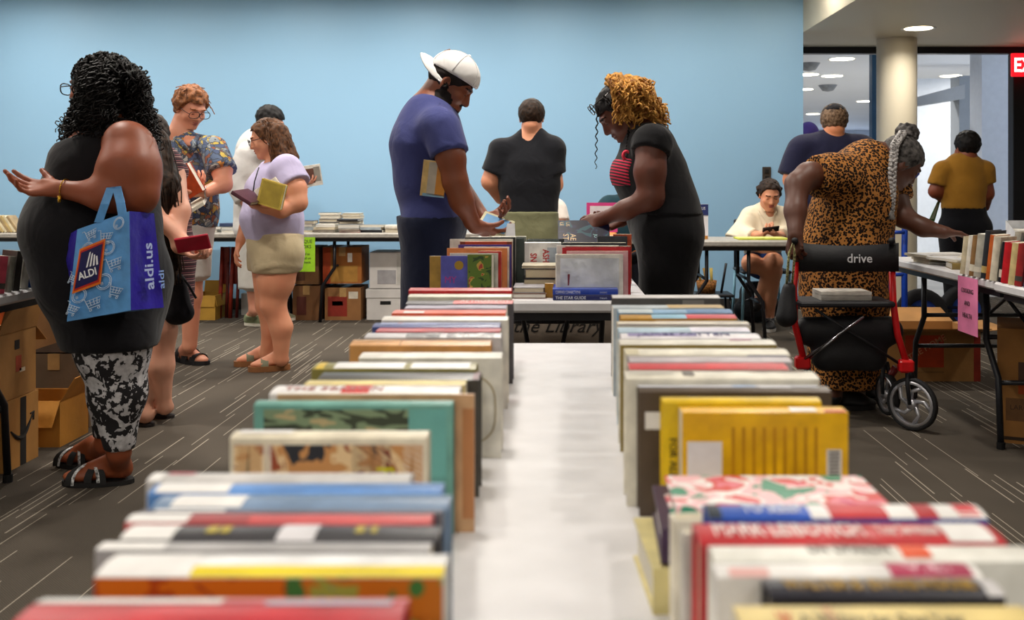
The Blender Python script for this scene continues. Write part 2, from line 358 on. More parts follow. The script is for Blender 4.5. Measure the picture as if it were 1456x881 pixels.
def book(M, L, Wd, T, c, label, hard=True, segs=(), faces=(), txt=(), group=None, pages=None, name='book', rough=.35, parts=True):
    """M places the lying book: x along the spine, y from spine to fore-edge, z thickness"""
    cov, pg = bookmesh(L, Wd, T, hard)
    o = bpy.data.objects.new(name, cov.me('cover', c if not isinstance(c, (str, tuple)) else mat(c, rough, 'book_cover', var=.08, scale=22)))
    link(o); o.matrix_world = M; tag(o, label, 'book', group)
    pg.build('pages', pages_mat(pages or PAGEC[int(abs(M.translation.x*977+M.translation.y*131)) % 4]), o)
    bul = min(.1*T, .003) if hard else .0008
    for sg in segs:                          # strips printed across the spine: (u0,u1,colour[,v0,v1])
        u0, u1, cc = sg[:3]; v0, v1 = sg[3:5] if len(sg) > 3 else (0, 1); b = MB(); n = 4; vs = []
        for i in range(n+1):
            v = v0+(v1-v0)*i/n; a = -1+2*v; yy = -bul*(1-a*a)-.0006
            vs += [Vector((u0*L, yy, v*T)), Vector((u1*L, yy, v*T))]
        b.add(vs, [(2*i, 2*i+1, 2*i+3, 2*i+2)[::-1] for i in range(n)]); b.build(sg[5] if len(sg) > 5 else 'spine_print', mat(cc, .4, 'print') if isinstance(cc, (str, tuple)) else cc, o)
    for fc in faces:                         # prints on a cover: ('top'|'bottom', u0,u1,w0,w1,colour[,name])
        side, u0, u1, w0, w1, cc = fc[:6]; z = T+.0005 if side == 'top' else -.0005; q = [Vector((u0*L, w0*Wd, z)), Vector((u1*L, w0*Wd, z)), Vector((u1*L, w1*Wd, z)), Vector((u0*L, w1*Wd, z))]
        if side == 'bottom': q = q[::-1]
        MB().quad(*q).build(fc[6] if len(fc) > 6 else 'cover_print', mat(cc, .4, 'print') if isinstance(cc, (str, tuple)) else cc, o)
    for tx in txt:                           # (string, place, u, v, size_frac, colour[,sx])
        s, place, u, v, sz, cc = tx[:6]; sx = tx[6] if len(tx) > 6 else 1; flip = place.endswith('_flip')
        m = mat(cc, .4, 'ink', var=0)
        if place.startswith('spine'):
            size = sz*T/.72; yy = -bul-.0012
            to = text(s, size, m, o, Matrix.Identity(4), name='title', sx=sx); av = u*L; mw = max(vv.co.x for vv in to.data.vertices); fit = (tx[7] if len(tx) > 7 else min(mw/L, .97-u))*L/mw
            for vv in to.data.vertices:
                zz = v*T+vv.co.y; a = max(-1.0, min(1.0, -1+2*zz/T)); vv.co = (av+vv.co.x*fit, -bul*(1-a*a)-.0009-vv.co.z, zz)
            continue
        elif place.startswith('bottom'):     # on the face z=0
            size = sz*Wd; Mx = frame((u*L, v*Wd, -.0008), (1, 0, 0), (0, -1, 0)); 
        elif place.startswith('turn'):       # on the face z=0, running from spine to fore-edge
            size = sz*Wd; Mx = frame((u*L, v*Wd, -.0008), (0, 1, 0), (1, 0, 0))
        else:
            size = sz*Wd; Mx = frame((u*L, v*Wd, T+.0008), (1, 0, 0), (0, -1, 0)) if False else frame((u*L, v*Wd, T+.0008), (-1, 0, 0), (0, -1, 0))
        text(s, size, m, o, Mx, name='title', sx=sx)
    return o
def Mspineup(x0, Df, ztop):                  # spine up, near cover = z 0, spine runs +X
    m = Matrix(((1, 0, 0, x0), (0, 0, 1, Df), (0, -1, 0, ztop), (0, 0, 0, 1))); return m
def Mface(x0, Df, z0):                       # upright, spine on the left, near cover = z 0 towards camera: x up
    return Matrix(((0, 1, 0, x0), (0, 0, 1, Df), (1, 0, 0, z0), (0, 0, 0, 1)))
def Mflat(x0, D0, z0, rz=0):                 # lying flat, spine towards the camera
    return Matrix.Translation((x0, D0, z0)) @ Matrix.Rotation(rz, 4, 'Z')
def art(name, stops, scale=14, distort=1.5, seed=0, stretch=(1, 1, 1)):
    t = NT(name); mp = t.n('ShaderNodeMapping', {'Vector': t.obj()}); mp.inputs['Scale'].default_value = stretch; mp.inputs['Location'].default_value = (seed, seed*.7, seed*1.3)
    v = t.n('ShaderNodeTexNoise', {'Vector': mp.outputs[0], 'Scale': scale, 'Detail': 2.0, 'Distortion': distort}); t.base(t.ramp(v.outputs[0], stops, 'CONSTANT')); t.rough(.35); return t.m

ORD = ['nearest', 'second', 'third', 'fourth', 'fifth', 'sixth', 'seventh', 'eighth', 'ninth', 'tenth', 'eleventh', 'twelfth', 'thirteenth', 'fourteenth', 'fifteenth', 'sixteenth', 'seventeenth', 'eighteenth', 'nineteenth', 'twentieth']
LASTD = {}
def band(x0, x1, yr, yf, c, look, h=.15, segs=(), faces=(), txt=(), hard=True, right=False, tmax=.05, rough=.35):
    """a spine-up book on the front table from the picture's spine band"""
    dz = HC-TZ-h; Df = F*dz/(yf-PY); Dr = F*dz/(yr-PY); s = Df/F
    row = 'right' if right else 'left'; Df = max(Df, LASTD.get(row, 0)+.001); T = min(max(Dr-Df-.001, .006), tmax); LASTD[row] = Df+T+(.002 if hard else .0)
    X0, X1 = (x0-PX)*s, (x1-PX)*s
    return book(Mspineup(X0, Df, TZ+h), X1-X0, h, T, c, look+', in the %s spine-up row' % row, hard, segs, faces, txt, rough=rough)
WL = 'f2f0ee'; STK = 'sticker'
def sk(u0, u1, v0=.05, v1=.95): return (u0, u1, WL, v0, v1, 'price_sticker')
A_green = art('green_orange_art', [(0, (60, 120, 60)), (.42, (190, 110, 30)), (.55, (150, 160, 70)), (.66, (60, 120, 150))], 22, 1, 2)
A_orange = art('orange_art', [(0, (170, 70, 20)), (.45, (205, 110, 25)), (.6, (150, 60, 30)), (.7, (210, 150, 60))], 20, 1, 5)
A_teal = art('teal_field_art', [(0, (52, 62, 48)), (.38, (120, 140, 110)), (.52, (176, 160, 120)), (.64, (86, 160, 152))], 11, 1.2, 3, (1, 3, 1))
A_fall = art('autumn_photo_art', [(0, (36, 40, 48)), (.36, (196, 140, 84)), (.5, (226, 196, 150)), (.6, (150, 70, 40)), (.68, (60, 80, 150))], 16, 2, 9)
A_photo = art('photo_art', [(0, (30, 30, 34)), (.42, (120, 118, 120)), (.55, (200, 198, 198)), (.65, (60, 60, 64))], 30, 1, 1)
A_pink = art('pink_pattern_art', [(0, (40, 140, 110)), (.4, (240, 190, 196)), (.48, (240, 238, 236)), (.54, (214, 60, 60)), (.6, (226, 120, 140)), (.68, (200, 30, 110))], 24, .6, 4)
# ---- left row, near to far
band(5, 566, 844, 900, 'bf2430', 'red hardcover with a white strip, nearest', segs=(sk(0, .5, .72, 1), (.62, .96, '9fb6c8', .66, .92), (.5, 1, 'd98a90', .8, 1)), tmax=.045)
band(134, 630, 783, 821, WL, 'white book with yellow front edge and orange and green cover', segs=((.27, 1, 'e8d21c', 0, .3), sk(0, .26, 0, .9)), faces=(('bottom', 0, .55, 0, 1, A_orange), ('bottom', .55, 1, 0, 1, A_green)), tmax=.04)
band(135, 611, 770, 783, 'a9a7a8', 'thin grey paperback with white sticker', hard=False, segs=(sk(0, .2),))
band(168, 622, 746, 770, '2a282e', 'black hardcover with yellow emblems', segs=(sk(0, .16), (.49, .61, 'd4d2d6'), (.255, .29, 'b9a528', .3, .7), (.3, .33, 'b9a528', .3, .7), (.73, .76, 'b9a528', .3, .7), (.78, .8, 'b9a528', .3, .7)))
band(176, 612, 730, 745.5, 'd25a5c', 'salmon red slim book', segs=(sk(0, .2), (.2, .4, 'a84a4e')))
band(197, 628, 724, 730, '6d6d78', 'very thin slate magazine', hard=False, segs=(sk(.05, .28),))
band(214, 637, 704, 724, '7690b0', 'steel blue book with wide white sticker', segs=(sk(.06, .3), (.3, 1, '8fa9c4', .6, 1)))
band(209, 627, 687, 703.5, '5d8fd0', 'bright blue book with white sticker', segs=(sk(.02, .27), (.5, 1, '86a9d8', .5, 1)))
band(207, 582, 672, 686.5, 'c9c6c4', 'pale grey book with a red dot sticker', segs=((.06, .16, 'd8707c', .5, 1), sk(0, .05)))
band(327, 607, 612, 623, 'e6ddc6', 'cream picture book with autumn photo cover and word FALL', h=.155, faces=(('bottom', .02, .98, .04, .97, A_fall), ('bottom', .04, .16, .04, .97, 'c99a68'), ('bottom', .17, .21, .04, .97, 'efe8da'), ('bottom', .62, .82, .04, .97, '2c3038'), ('bottom', .68, .78, .04, .7, 'd6a074'), ('bottom', .88, .98, .04, .97, 'e9e0cc')), txt=(('FALL', 'turn', .745, .17, .16, 'd6d41c', 1.0),), segs=(sk(.03, .3, .3, 1),))
band(361, 643, 569, 576, '6fa79c', 'teal picture book with green field cover', h=.152, faces=(('bottom', .05, .78, .03, .97, A_teal), ('bottom', .78, .97, .03, .97, '69aaa4')), hard=True)
band(386, 672, 560, 567, 'caa078', 'tan book with cream top', h=.158, segs=((0, .9, 'efe8d6'),), faces=(('bottom', .94, 1, .1, .9, 'b97e50'),))
band(383, 652, 547, 560, 'f0eceb', 'white book with a red square on its spine', h=.15, segs=((.37, .52, 'cc1e22'), (0, 1, 'b33a4c', .85, 1)), txt=(('THE SEASON', 'spine', .06, .2, .3, 'c08a84'),))
band(432, 661, 540, 547, 'e3cf83', 'thin pale yellow paperback', hard=False)
band(451, 681, 525, 540, '46443f', 'charcoal book with maroon edge', h=.15, segs=((.96, 1, '5c2a30'), (0, .95, 'a8a59e', .85, 1)))
band(443, 676, 509, 525, '8c8442', 'olive book with two white stickers', h=.148, segs=(sk(.13, .56), sk(.6, .96), (0.02, .07, 'd8b832')))
o = band(510, 713, 491, 509, 'e4e1d8', 'white book with thin oval outline on its cover', h=.146, rough=.45)
pts = []
for i in range(41):
    a = 2*math.pi*i/40; pts.append(Vector((.105+.095*abs(math.cos(a))**.6*(1 if math.cos(a) > 0 else -1), .075+.055*abs(math.sin(a))**.6*(1 if math.sin(a) > 0 else -1), -.0004)))
MB().tube(pts[:-1], .0012, 5, closed=True).build('cover_outline', mat('a89a78', .5), o)
band(497, 697, 480, 491, 'd39a58', 'tan orange hardback', h=.15, segs=((.35, .36, 'a87030'), (0, .34, 'dda766', .4, 1)))
band(518, 712, 471, 480, 'c4c2c4', 'grey book with a photographic spine', h=.15, segs=((.3, .55, A_photo), (.6, .95, A_photo)))
band(534, 711, 466, 471, 'b82a32', 'thin dark red book', h=.152, hard=False)
band(528, 710, 457, 466, '3c4a86', 'navy book with pale blue spine', h=.153, segs=((.05, .5, '98a4d4', .3, .9), (.5, 1, 'aab4d8', .4, .8), (.18, .22, 'b03c5c', .5, .9)))
band(540, 721, 445, 457, 'dedacf', 'thick cream-white book', h=.158)
band(557, 719, 438, 445, 'e5684c', 'coral red paperback', h=.157, hard=False, segs=(sk(.1, .28, 0, .4),))
band(575, 720, 432, 438, 'aaa6b8', 'lavender grey slim book', h=.158, hard=False, segs=((.4, .9, 'c6bfd0', .3, .8),))
band(577, 729, 422, 432, '4c4a50', 'dark grey book with a red lettered block', h=.16, segs=((.44, 1, 'd04a48'),), txt=(('RETROSPECT', 'spine', .5, .25, .5, 'f4e6e2'),))
band(580, 727, 413, 422, 'cfcdba', 'pale sage book, second from the far end,', h=.165)
band(581, 727, 402, 413, 'b8141c', 'bright red hardcover at the far end', h=.17)
# ---- right row, near to far
R_ = True
band(1060, 1500, 849, 905, 'e3cd86', 'cream yellow paperback, nearest', right=R_, hard=False, tmax=.04, txt=(('A Widow for One Year', 'spine', .2, .3, .34, '6c6450', 1, .55), ('W', 'spine', .13, .25, .5, 'd0684c', 1, .05)), segs=((.3, .33, 'd8a878', .1, .9),))
band(1095, 1430, 823, 849, '23232f', 'navy book with gold lettering', right=R_, txt=(('WALTER B. EVANS HOUSE', 'spine', .08, .24, .56, 'b8923a', 1, .82),), segs=((.93, 1, 'c8c6c8'),))
band(1020, 1400, 800, 823, 'eceae8', 'white book with a crimson block', right=R_, segs=((.66, .97, 'a82650'), (.05, .2, 'e8b8b4', 0, .4)), txt=(('V.E.', 'spine', .72, .2, .6, 'e8b8c4'),))
band(1016, 1480, 775, 800, 'f0efe6', 'white book with orange dot sticker', right=R_, segs=((.59, .68, 'e0582c', .1, .9, STK),), txt=(('ON OPINION', 'spine', .3, .28, .45, '8c8a86', 1, .26),))
band(996, 1435, 740, 775, 'c02830', 'red hardcover with white lettering reading Leibovich', right=R_, segs=(sk(.82, .97),), txt=(('MARK LEIBOVICH', 'spine', .055, .22, .58, 'f6eeea', 1, .5), ('Your Servitude', 'spine', .6, .28, .42, 'f6e6e2', 1, .2)), tmax=.042)
band(1008, 1405, 717, 738, '2a57b8', 'blue, white and red striped book with red dot', right=R_, segs=((.37, .44, 'f0eeee'), (.44, .65, 'c0323a'), (.65, .75, WL), (.75, .83, 'b83038'), (.83, 1, WL), (.905, .985, 'd42030', .1, .9, STK), (0, .05, '2a3440')), txt=(('TO SLEEP', 'spine', .13, .22, .55, 'dfe6f6', 1, .22),))
# small leaning and lying books between them
book(Mflat((960-PX)*.92/F, .91, TZ+.08, .0), .2, .098, .022, A_pink, 'pink, white and green patterned gift book lying on the right pile', pages=(240, 236, 228))
book(Mflat((938-PX)*.93/F, .92, TZ+.045, -.04), .21, .135, .033, '3c2444', 'dark purple hardcover with white pages lying under the patterned book', pages=(240, 238, 232))
book(Mflat((926-PX)*.93/F, .915, TZ, .05), .2, .14, .043, 'd8cb8e', 'pale yellow book at the bottom of the right pile')
book(Mface((965-PX)*.80/F, .76, TZ+.0) @ Matrix.Rotation(.18, 4, 'X'), .13, .05, .012, 'c8c4bc', 'small silver-grey booklet leaning beside the red hardcover', hard=False)
book(Mface((952-PX)*.86/F, .82, TZ+.0) @ Matrix.Rotation(.12, 4, 'X'), .12, .07, .018, 'e8e0cc', 'small cream booklet leaning on the right row\'s inner side')
Dy = 1.128
Lw = (1206-970)*1.096/F
o = book(Mspineup((970-PX)*1.096/F, Dy-.032, TZ+.146), Lw, .146, .03, 'f4b816', 'bright yellow guidebook showing its lined back cover, right row', hard=False, rough=.3, segs=((.66, .82, WL, .1, .7, 'price_sticker'), (.86, .99, 'c81c24', 0, .25, 'price_sticker')),
         faces=(('bottom', .03, .24, .22, .56, 'f0e9ea', 'barcode_label'), ('bottom', .87, .96, .28, .5, 'ece6e0', 'barcode_label')))
b = MB()
for i in range(9): y0 = .055+i*.0115; b.quad(Vector((y0, .016, -.0007)), Vector((y0, .085, -.0007)), Vector((y0+.0035, .085, -.0007)), Vector((y0+.0035, .016, -.0007)))
b.build('printed_lines', mat('c98c10', .4), o)
b = MB()
for i in range(7): b.quad(Vector((.163, .043+i*.004, -.0009)), Vector((.163, .045+i*.004, -.0009)), Vector((.175, .045+i*.004, -.0009)), Vector((.175, .043+i*.004, -.0009)))
b.build('barcode', mat('2a2624', .5), o)
o = book(Mspineup((942-PX)*1.13/F, Dy, TZ+.15), .182, .15, .028, 'e2bd1e', 'darker yellow hardcover standing behind the yellow guidebook', rough=.3)
text('FOR ALL OF US', .012, mat('4a4018', .5), o, frame((.008, .04, -.001), (0, 1, 0), (1, 0, 0)), name='title')
LASTD['right'] = 1.165
band(909, 1182, 546, 557, '57493c', 'dark brown hardcover with silver top and purple label', right=R_, h=.15, tmax=.035, segs=((0, .95, 'c9cbd4', .35, 1), (.5, .62, '8fb0dc', .4, .9), (.64, .8, 'eeeef2', .3, 1)), faces=(('bottom', .03, .36, .16, .3, WL, 'price_sticker'), ('bottom', .14, .24, .1, .22, '43265e', 'cover_print')))
band(893, 1174, 526, 545, 'e0dccc', 'cream book with brown smudge on its spine', right=R_, h=.158, segs=((.66, .95, '9a8478', .6, 1), (.3, .36, '6c645c', .2, .7), (.02, .25, 'c8c4b8', .3, 1)))
band(895, 1122, 516, 526, 'c8bfb4', 'grey book with a red stripe', right=R_, h=.157, segs=((0, 1, 'c4333a', 0, .7), (.5, .95, 'd63c3c', .1, .9)))
band(896, 1128, 504, 516, 'b9b2b6', 'mauve grey book', right=R_, h=.158, segs=((.0, .75, 'd2cbb8', .5, 1), (.75, 1, '7d7888', .5, 1)))
band(890, 1123, 490, 504, 'e4dfcf', 'thick cream book with plain spine', right=R_, h=.158, segs=((.0, .08, 'cfc6a8'),))
band(882, 1104, 481, 490, 'dcd8cc', 'off-white book with olive gold cover', right=R_, h=.16, segs=((.72, .86, 'c08aa0', .4, .8),), faces=(('bottom', 0, 1, 0, 1, '94803c'),))
band(884, 1082, 472, 481, 'e8e4e8', 'white and purple lettered book', right=R_, h=.16, segs=((.05, .55, '8f86b4', .2, .7),), txt=(('JAMES PATTEN', 'spine', .12, .25, .4, '5c5486', .8),))
band(880, 1067, 463, 472, 'b3c9d8', 'pale blue and white book', right=R_, h=.161, segs=((.55, 1, 'd9d6e4'),))
band(879, 1067, 453, 463, 'ddd5c2', 'cream book with dark line', right=R_, h=.163, segs=((0, 1, '5a4c50', 0, .14), (.3, .95, 'eee8e0', .5, 1)))
band(883, 1048, 445, 453, 'b8892c', 'gold, blue and red banded book', right=R_, h=.164, segs=((.27, .57, '86b4cc'), (.57, 1, 'c63440'), (0, 1, 'efe9dc', .8, 1)))
band(880, 1042, 438, 445, '7fa6c6', 'sky blue slim book', right=R_, h=.165, segs=((.6, 1, '4c78a6'), (0, .3, 'c0ccd0')))
band(872, 1030, 433, 438, 'b5bfc4', 'pale grey-blue book with tan end', right=R_, h=.166, segs=((.5, 1, 'b89a60'),), hard=False)
band(871, 1024, 412, 424, '4b4947', 'charcoal album with barcode at the far end', right=R_, h=.168, segs=((0, 1, 'cfcccb'),), faces=(('bottom', .87, .96, .1, .5, WL, 'barcode_label'), ('bottom', .65, .85, .02, .6, '77736e')))
# ------------------------------------------------------------------ implicit-surface figures
V = lambda *a: np.array(a, dtype=np.float64)
def npv(v): return np.array((v[0], v[1], v[2]), dtype=np.float64)
class Prim:
    """round cone a-b with radii ra, rb; optional squash k along unit axis u; kk = blend width"""
    def __init__(s, a, b, ra, rb, u=None, k=1.0, kk=.025, sub=False, fine=False, tag='', flat=False):
        s.flat = flat; s.a, s.b, s.ra, s.rb, s.k, s.kk, s.sub, s.fine, s.tag = npv(a), npv(b), ra, rb, k, kk, sub, fine, tag
        s.u = None if u is None else npv(u)/np.linalg.norm(npv(u))
    def box(s, pad):
        R = max(s.ra, s.rb)*max(1, s.k)+pad; return np.minimum(s.a, s.b)-R, np.maximum(s.a, s.b)+R
    def d(s, X, Y, Z, infl=0):
        qx, qy, qz = X-s.a[0], Y-s.a[1], Z-s.a[2]; ba = s.b-s.a
        if s.u is not None and s.k != 1:
            w = (1/s.k-1); t = (qx*s.u[0]+qy*s.u[1]+qz*s.u[2])*w; qx = qx+t*s.u[0]; qy = qy+t*s.u[1]; qz = qz+t*s.u[2]; ba = ba+s.u*(ba @ s.u)*w
        L = ba @ ba
        if L < 1e-10: return np.sqrt(qx*qx+qy*qy+qz*qz)-(s.ra+infl)
        h = np.clip((qx*ba[0]+qy*ba[1]+qz*ba[2])/L, 0, 1)
        d = np.sqrt((qx-h*ba[0])**2+(qy-h*ba[1])**2+(qz-h*ba[2])**2)-(s.ra+h*(s.rb-s.ra)+infl)
        if s.flat: e = s.b-s.a; e = e/np.linalg.norm(e); d = np.maximum(d, (X-s.b[0])*e[0]+(Y-s.b[1])*e[1]+(Z-s.b[2])*e[2])
        return d
class Ell:
    """ellipsoid, centre c, 3x3 rows axes, radii"""
    def __init__(s, c, axes, r, kk=.02, sub=False, fine=False, tag=''):
        s.c, s.A, s.r, s.kk, s.sub, s.fine, s.tag = npv(c), np.array([npv(x) for x in axes]), np.array(r, float), kk, sub, fine, tag
    def box(s, pad):
        e = np.sqrt(((s.A.T*s.r)**2).sum(1))+pad; return s.c-e, s.c+e
    def d(s, X, Y, Z, infl=0):
        x, y, z = X-s.c[0], Y-s.c[1], Z-s.c[2]; r = s.r+infl; q = [(x*a[0]+y*a[1]+z*a[2]) for a in s.A]
        k0 = np.sqrt(sum((q[i]/r[i])**2 for i in range(3))); k1 = np.sqrt(sum((q[i]/r[i]**2)**2 for i in range(3)))+1e-9
        return k0*(k0-1)/k1
def sgrid(prims, vox, infl=0, cuts=(), disp=None, bounds=None):
    if bounds is None:
        bs = [p.box(infl+vox*2.5) for p in prims if not p.sub]; lo = np.min([q[0] for q in bs], 0); hi = np.max([q[1] for q in bs], 0)
    else: lo, hi = bounds
    n = np.maximum(np.ceil((hi-lo)/vox).astype(int)+1, 3); ax = [lo[i]+vox*np.arange(n[i]) for i in range(3)]
    D = np.full(tuple(n), .3)
    for p in prims:
        pl, ph = p.box(infl+p.kk+vox*2); i0 = np.clip(((pl-lo)/vox).astype(int), 0, n); i1 = np.clip(((ph-lo)/vox).astype(int)+2, 0, n)
        if (i1 <= i0).any(): continue
        sl = tuple(slice(i0[i], i1[i]) for i in range(3)); X = ax[0][sl[0]][:, None, None]; Y = ax[1][sl[1]][None, :, None]; Z = ax[2][sl[2]][None, None, :]
        di = p.d(X, Y, Z, 0 if p.sub else infl); a = D[sl]; k = max(p.kk, 1e-5)
        if p.sub: h = np.maximum(k-np.abs(a+di), 0)/k; D[sl] = np.maximum(a, -di)+h*h*k*.25
        else: h = np.maximum(k-np.abs(a-di), 0)/k; D[sl] = np.minimum(a, di)-h*h*k*.25
    X, Y, Z = ax[0][:, None, None], ax[1][None, :, None], ax[2][None, None, :]
    if disp is not None: D = D+disp(X, Y, Z)
    for c in cuts: D = np.maximum(D, c(X, Y, Z))
    return D, lo
def nets(D, lo, vox):
    s = D < 0; n = np.array(D.shape)-1
    cnt = np.zeros(n, int)
    C = [(i, j, k) for i in (0, 1) for j in (0, 1) for k in (0, 1)]
    sl = lambda o: tuple(slice(o[a], n[a]+o[a]) for a in range(3))
    for o in C: cnt += s[sl(o)]
    act = (cnt > 0) & (cnt < 8); ii = np.argwhere(act); N = len(ii)
    if N == 0: return np.zeros((0, 3)), np.zeros((0, 4), int)
    idx = np.full(n, -1); idx[act] = np.arange(N)
    val = {o: D[ii[:, 0]+o[0], ii[:, 1]+o[1], ii[:, 2]+o[2]] for o in C}; acc = np.zeros((N, 3)); c = np.zeros(N)
    for o in C:
        for a in range(3):
            if o[a] == 0:
                q = list(o); q[a] = 1; q = tuple(q); d0, d1 = val[o], val[q]; m = (d0 < 0) != (d1 < 0); t = np.where(m, d0/np.where(m, d0-d1, 1), 0)
                p = np.tile(np.array(o, float), (N, 1)); p[:, a] += t; acc[m] += p[m]; c[m] += 1
    v = lo+(ii+acc/c[:, None])*vox; quads = []
    for a in range(3):
        b, e = (a+1) % 3, (a+2) % 3
        s0 = [slice(None)]*3; s1 = [slice(None)]*3; s0[a] = slice(0, n[a]); s1[a] = slice(1, n[a]+1)
        for q in (b, e): s0[q] = slice(1, n[q]); s1[q] = slice(1, n[q])
        A, B = s[tuple(s0)], s[tuple(s1)]; cr = np.argwhere(A != B); 
        if len(cr) == 0: continue
        fl = A[tuple(cr.T)]; g = cr.copy(); g[:, b] += 1; g[:, e] += 1
        def cell(db, de):
            h = g.copy(); h[:, b] += db; h[:, e] += de; return idx[tuple(h.T)]
        Q = np.stack([cell(-1, -1), cell(0, -1), cell(0, 0), cell(-1, 0)], 1); Q[~fl] = Q[~fl][:, ::-1]; quads.append(Q)
    return v, np.concatenate(quads)
def npmesh(name, v, f, mats, origin=(0, 0, 0), mi=None, smooth=True):
    me = bpy.data.meshes.new(name); v = np.asarray(v, float)-np.array(origin); me.vertices.add(len(v)); me.vertices.foreach_set('co', v.astype(np.float32).ravel())
    k = f.shape[1]; me.loops.add(len(f)*k); me.loops.foreach_set('vertex_index', f.astype(np.int32).ravel()); me.polygons.add(len(f))
    me.polygons.foreach_set('loop_start', (np.arange(len(f))*k).astype(np.int32)); me.polygons.foreach_set('loop_total', np.full(len(f), k, np.int32))
    for m in (mats if isinstance(mats, (list, tuple)) else [mats]): me.materials.append(m)
    if mi is not None: me.polygons.foreach_set('material_index', mi.astype(np.int32))
    if smooth: me.polygons.foreach_set('use_smooth', np.ones(len(f), bool))
    me.update(calc_edges=True); me.validate(); return me
def tubes(paths, radii, n=4):
    """many tapering tubes as arrays: paths list of (m,3)"""
    VV = []; FF = []; o = 0
    for p, r in zip(paths, radii):
        p = np.asarray(p, float); m = len(p); t = np.gradient(p, axis=0); t /= np.linalg.norm(t, axis=1)[:, None]+1e-9
        ref = np.where(np.abs(t[:, 2:3]) < .9, V(0, 0, 1)[None], V(1, 0, 0)[None]); u = np.cross(t, ref); u /= np.linalg.norm(u, axis=1)[:, None]+1e-9; w = np.cross(t, u)
        r = np.asarray(r, float) if np.ndim(r) else np.full(m, r)
        a = np.arange(n)*2*np.pi/n; ring = p[:, None]+(u[:, None]*np.cos(a)[None, :, None]+w[:, None]*np.sin(a)[None, :, None])*r[:, None, None]
        VV.append(ring.reshape(-1, 3)); i = np.arange(m-1)[:, None]*n; k = np.arange(n)[None]; k2 = (k+1) % n
        FF.append(np.stack([i+k, i+k2, i+n+k2, i+n+k], -1).reshape(-1, 4)+o); o += m*n
    return np.concatenate(VV), np.concatenate(FF)
def cut(p, n):
    p, n = npv(p), npv(n); n = n/np.linalg.norm(n); return lambda X, Y, Z: (X-p[0])*n[0]+(Y-p[1])*n[1]+(Z-p[2])*n[2]
def outside(c, r):                           # removes a ball
    c = npv(c); return lambda X, Y, Z: r-np.sqrt((X-c[0])**2+(Y-c[1])**2+(Z-c[2])**2)
def folds(amp, freq=26, seed=0, vert=.35):
    rs = np.random.RandomState(seed); ph = rs.rand(8)*6.28
    def f(X, Y, Z):
        a = np.sin(freq*(X*.8+Y*.6+vert*Z)+2.2*np.sin(9*Z+ph[0])+ph[1]); b = np.sin(freq*.7*(Y*.9-X*.5+vert*1.4*Z)+1.8*np.sin(11*Z+7*X+ph[2])+ph[3])
        c = np.sin(freq*.55*(Z*1.2+X*.5)+1.5*np.sin(8*X+6*Y+ph[4])+ph[5])
        return amp*1.35*(.4*a+.4*b+.5*c)
    return f
def lumps(amp, freq, seed=0):
    rs = np.random.RandomState(seed); ph = rs.rand(9)*6.28
    def f(X, Y, Z): return amp*(np.sin(freq*X+ph[0]+1.3*np.sin(freq*.6*Z+ph[1]))*np.sin(freq*Y+ph[2])+np.sin(freq*Z*1.1+ph[3]+1.2*np.sin(freq*.7*X+ph[4]))*np.sin(freq*.9*Y+ph[5]+freq*.5*X))
    return f
SKIN = {}
def skin(c, rough=.5):
    if c in SKIN: return SKIN[c]
    t = NT('skin'); co = t.obj(); c3 = hexc(c); nz = t.n('ShaderNodeTexNoise', {'Vector': co, 'Scale': 9.0, 'Detail': 4.0}); n2 = t.n('ShaderNodeTexNoise', {'Vector': co, 'Scale': 120.0, 'Detail': 3.0})
    red = (min(255, int(c3[0]*1.03)), int(c3[1]*.9), int(c3[2]*.88)); t.base(t.mix(nz.outputs[0], c3, red)); t.rough(rough); t.b.inputs['Subsurface Weight'].default_value = .06; t.b.inputs['Subsurface Radius'].default_value = (.02, .008, .004)
    t.bump(n2.outputs[0], .08, .002); SKIN[c] = t.m; return t.m
def cloth(c, rough=.85, name='cloth', bump=.25, var=.08):
    key = ('cloth', c, rough, bump, var)
    if key in MC: return MC[key]
    c3 = hexc(c); t = NT(name+'_'+c); co = t.obj(); a = t.n('ShaderNodeTexNoise', {'Vector': co, 'Scale': 9.0, 'Detail': 3.0}); w = t.n('ShaderNodeTexNoise', {'Vector': co, 'Scale': 8.0, 'Detail': 2.0, 'Distortion': .8}); f = t.n('ShaderNodeTexNoise', {'Vector': co, 'Scale': 260.0, 'Detail': 2.0})
    t.base(t.mix(a.outputs[0], tuple(int(v*(1-var)) for v in c3), tuple(min(255, int(v*(1+var))) for v in c3))); t.rough(rough); t.b.inputs['Specular IOR Level'].default_value = .12; t.b.inputs['Sheen Weight'].default_value = .12
    b1 = t.n('ShaderNodeBump', {'Height': w.outputs[0], 'Strength': .3, 'Distance': .03}); b2 = t.n('ShaderNodeBump', {'Height': f.outputs[0], 'Strength': bump, 'Distance': .004, 'Normal': b1.outputs[0]}); t.set(t.b.inputs['Normal'], b2)
    MC[key] = t.m; return t.m

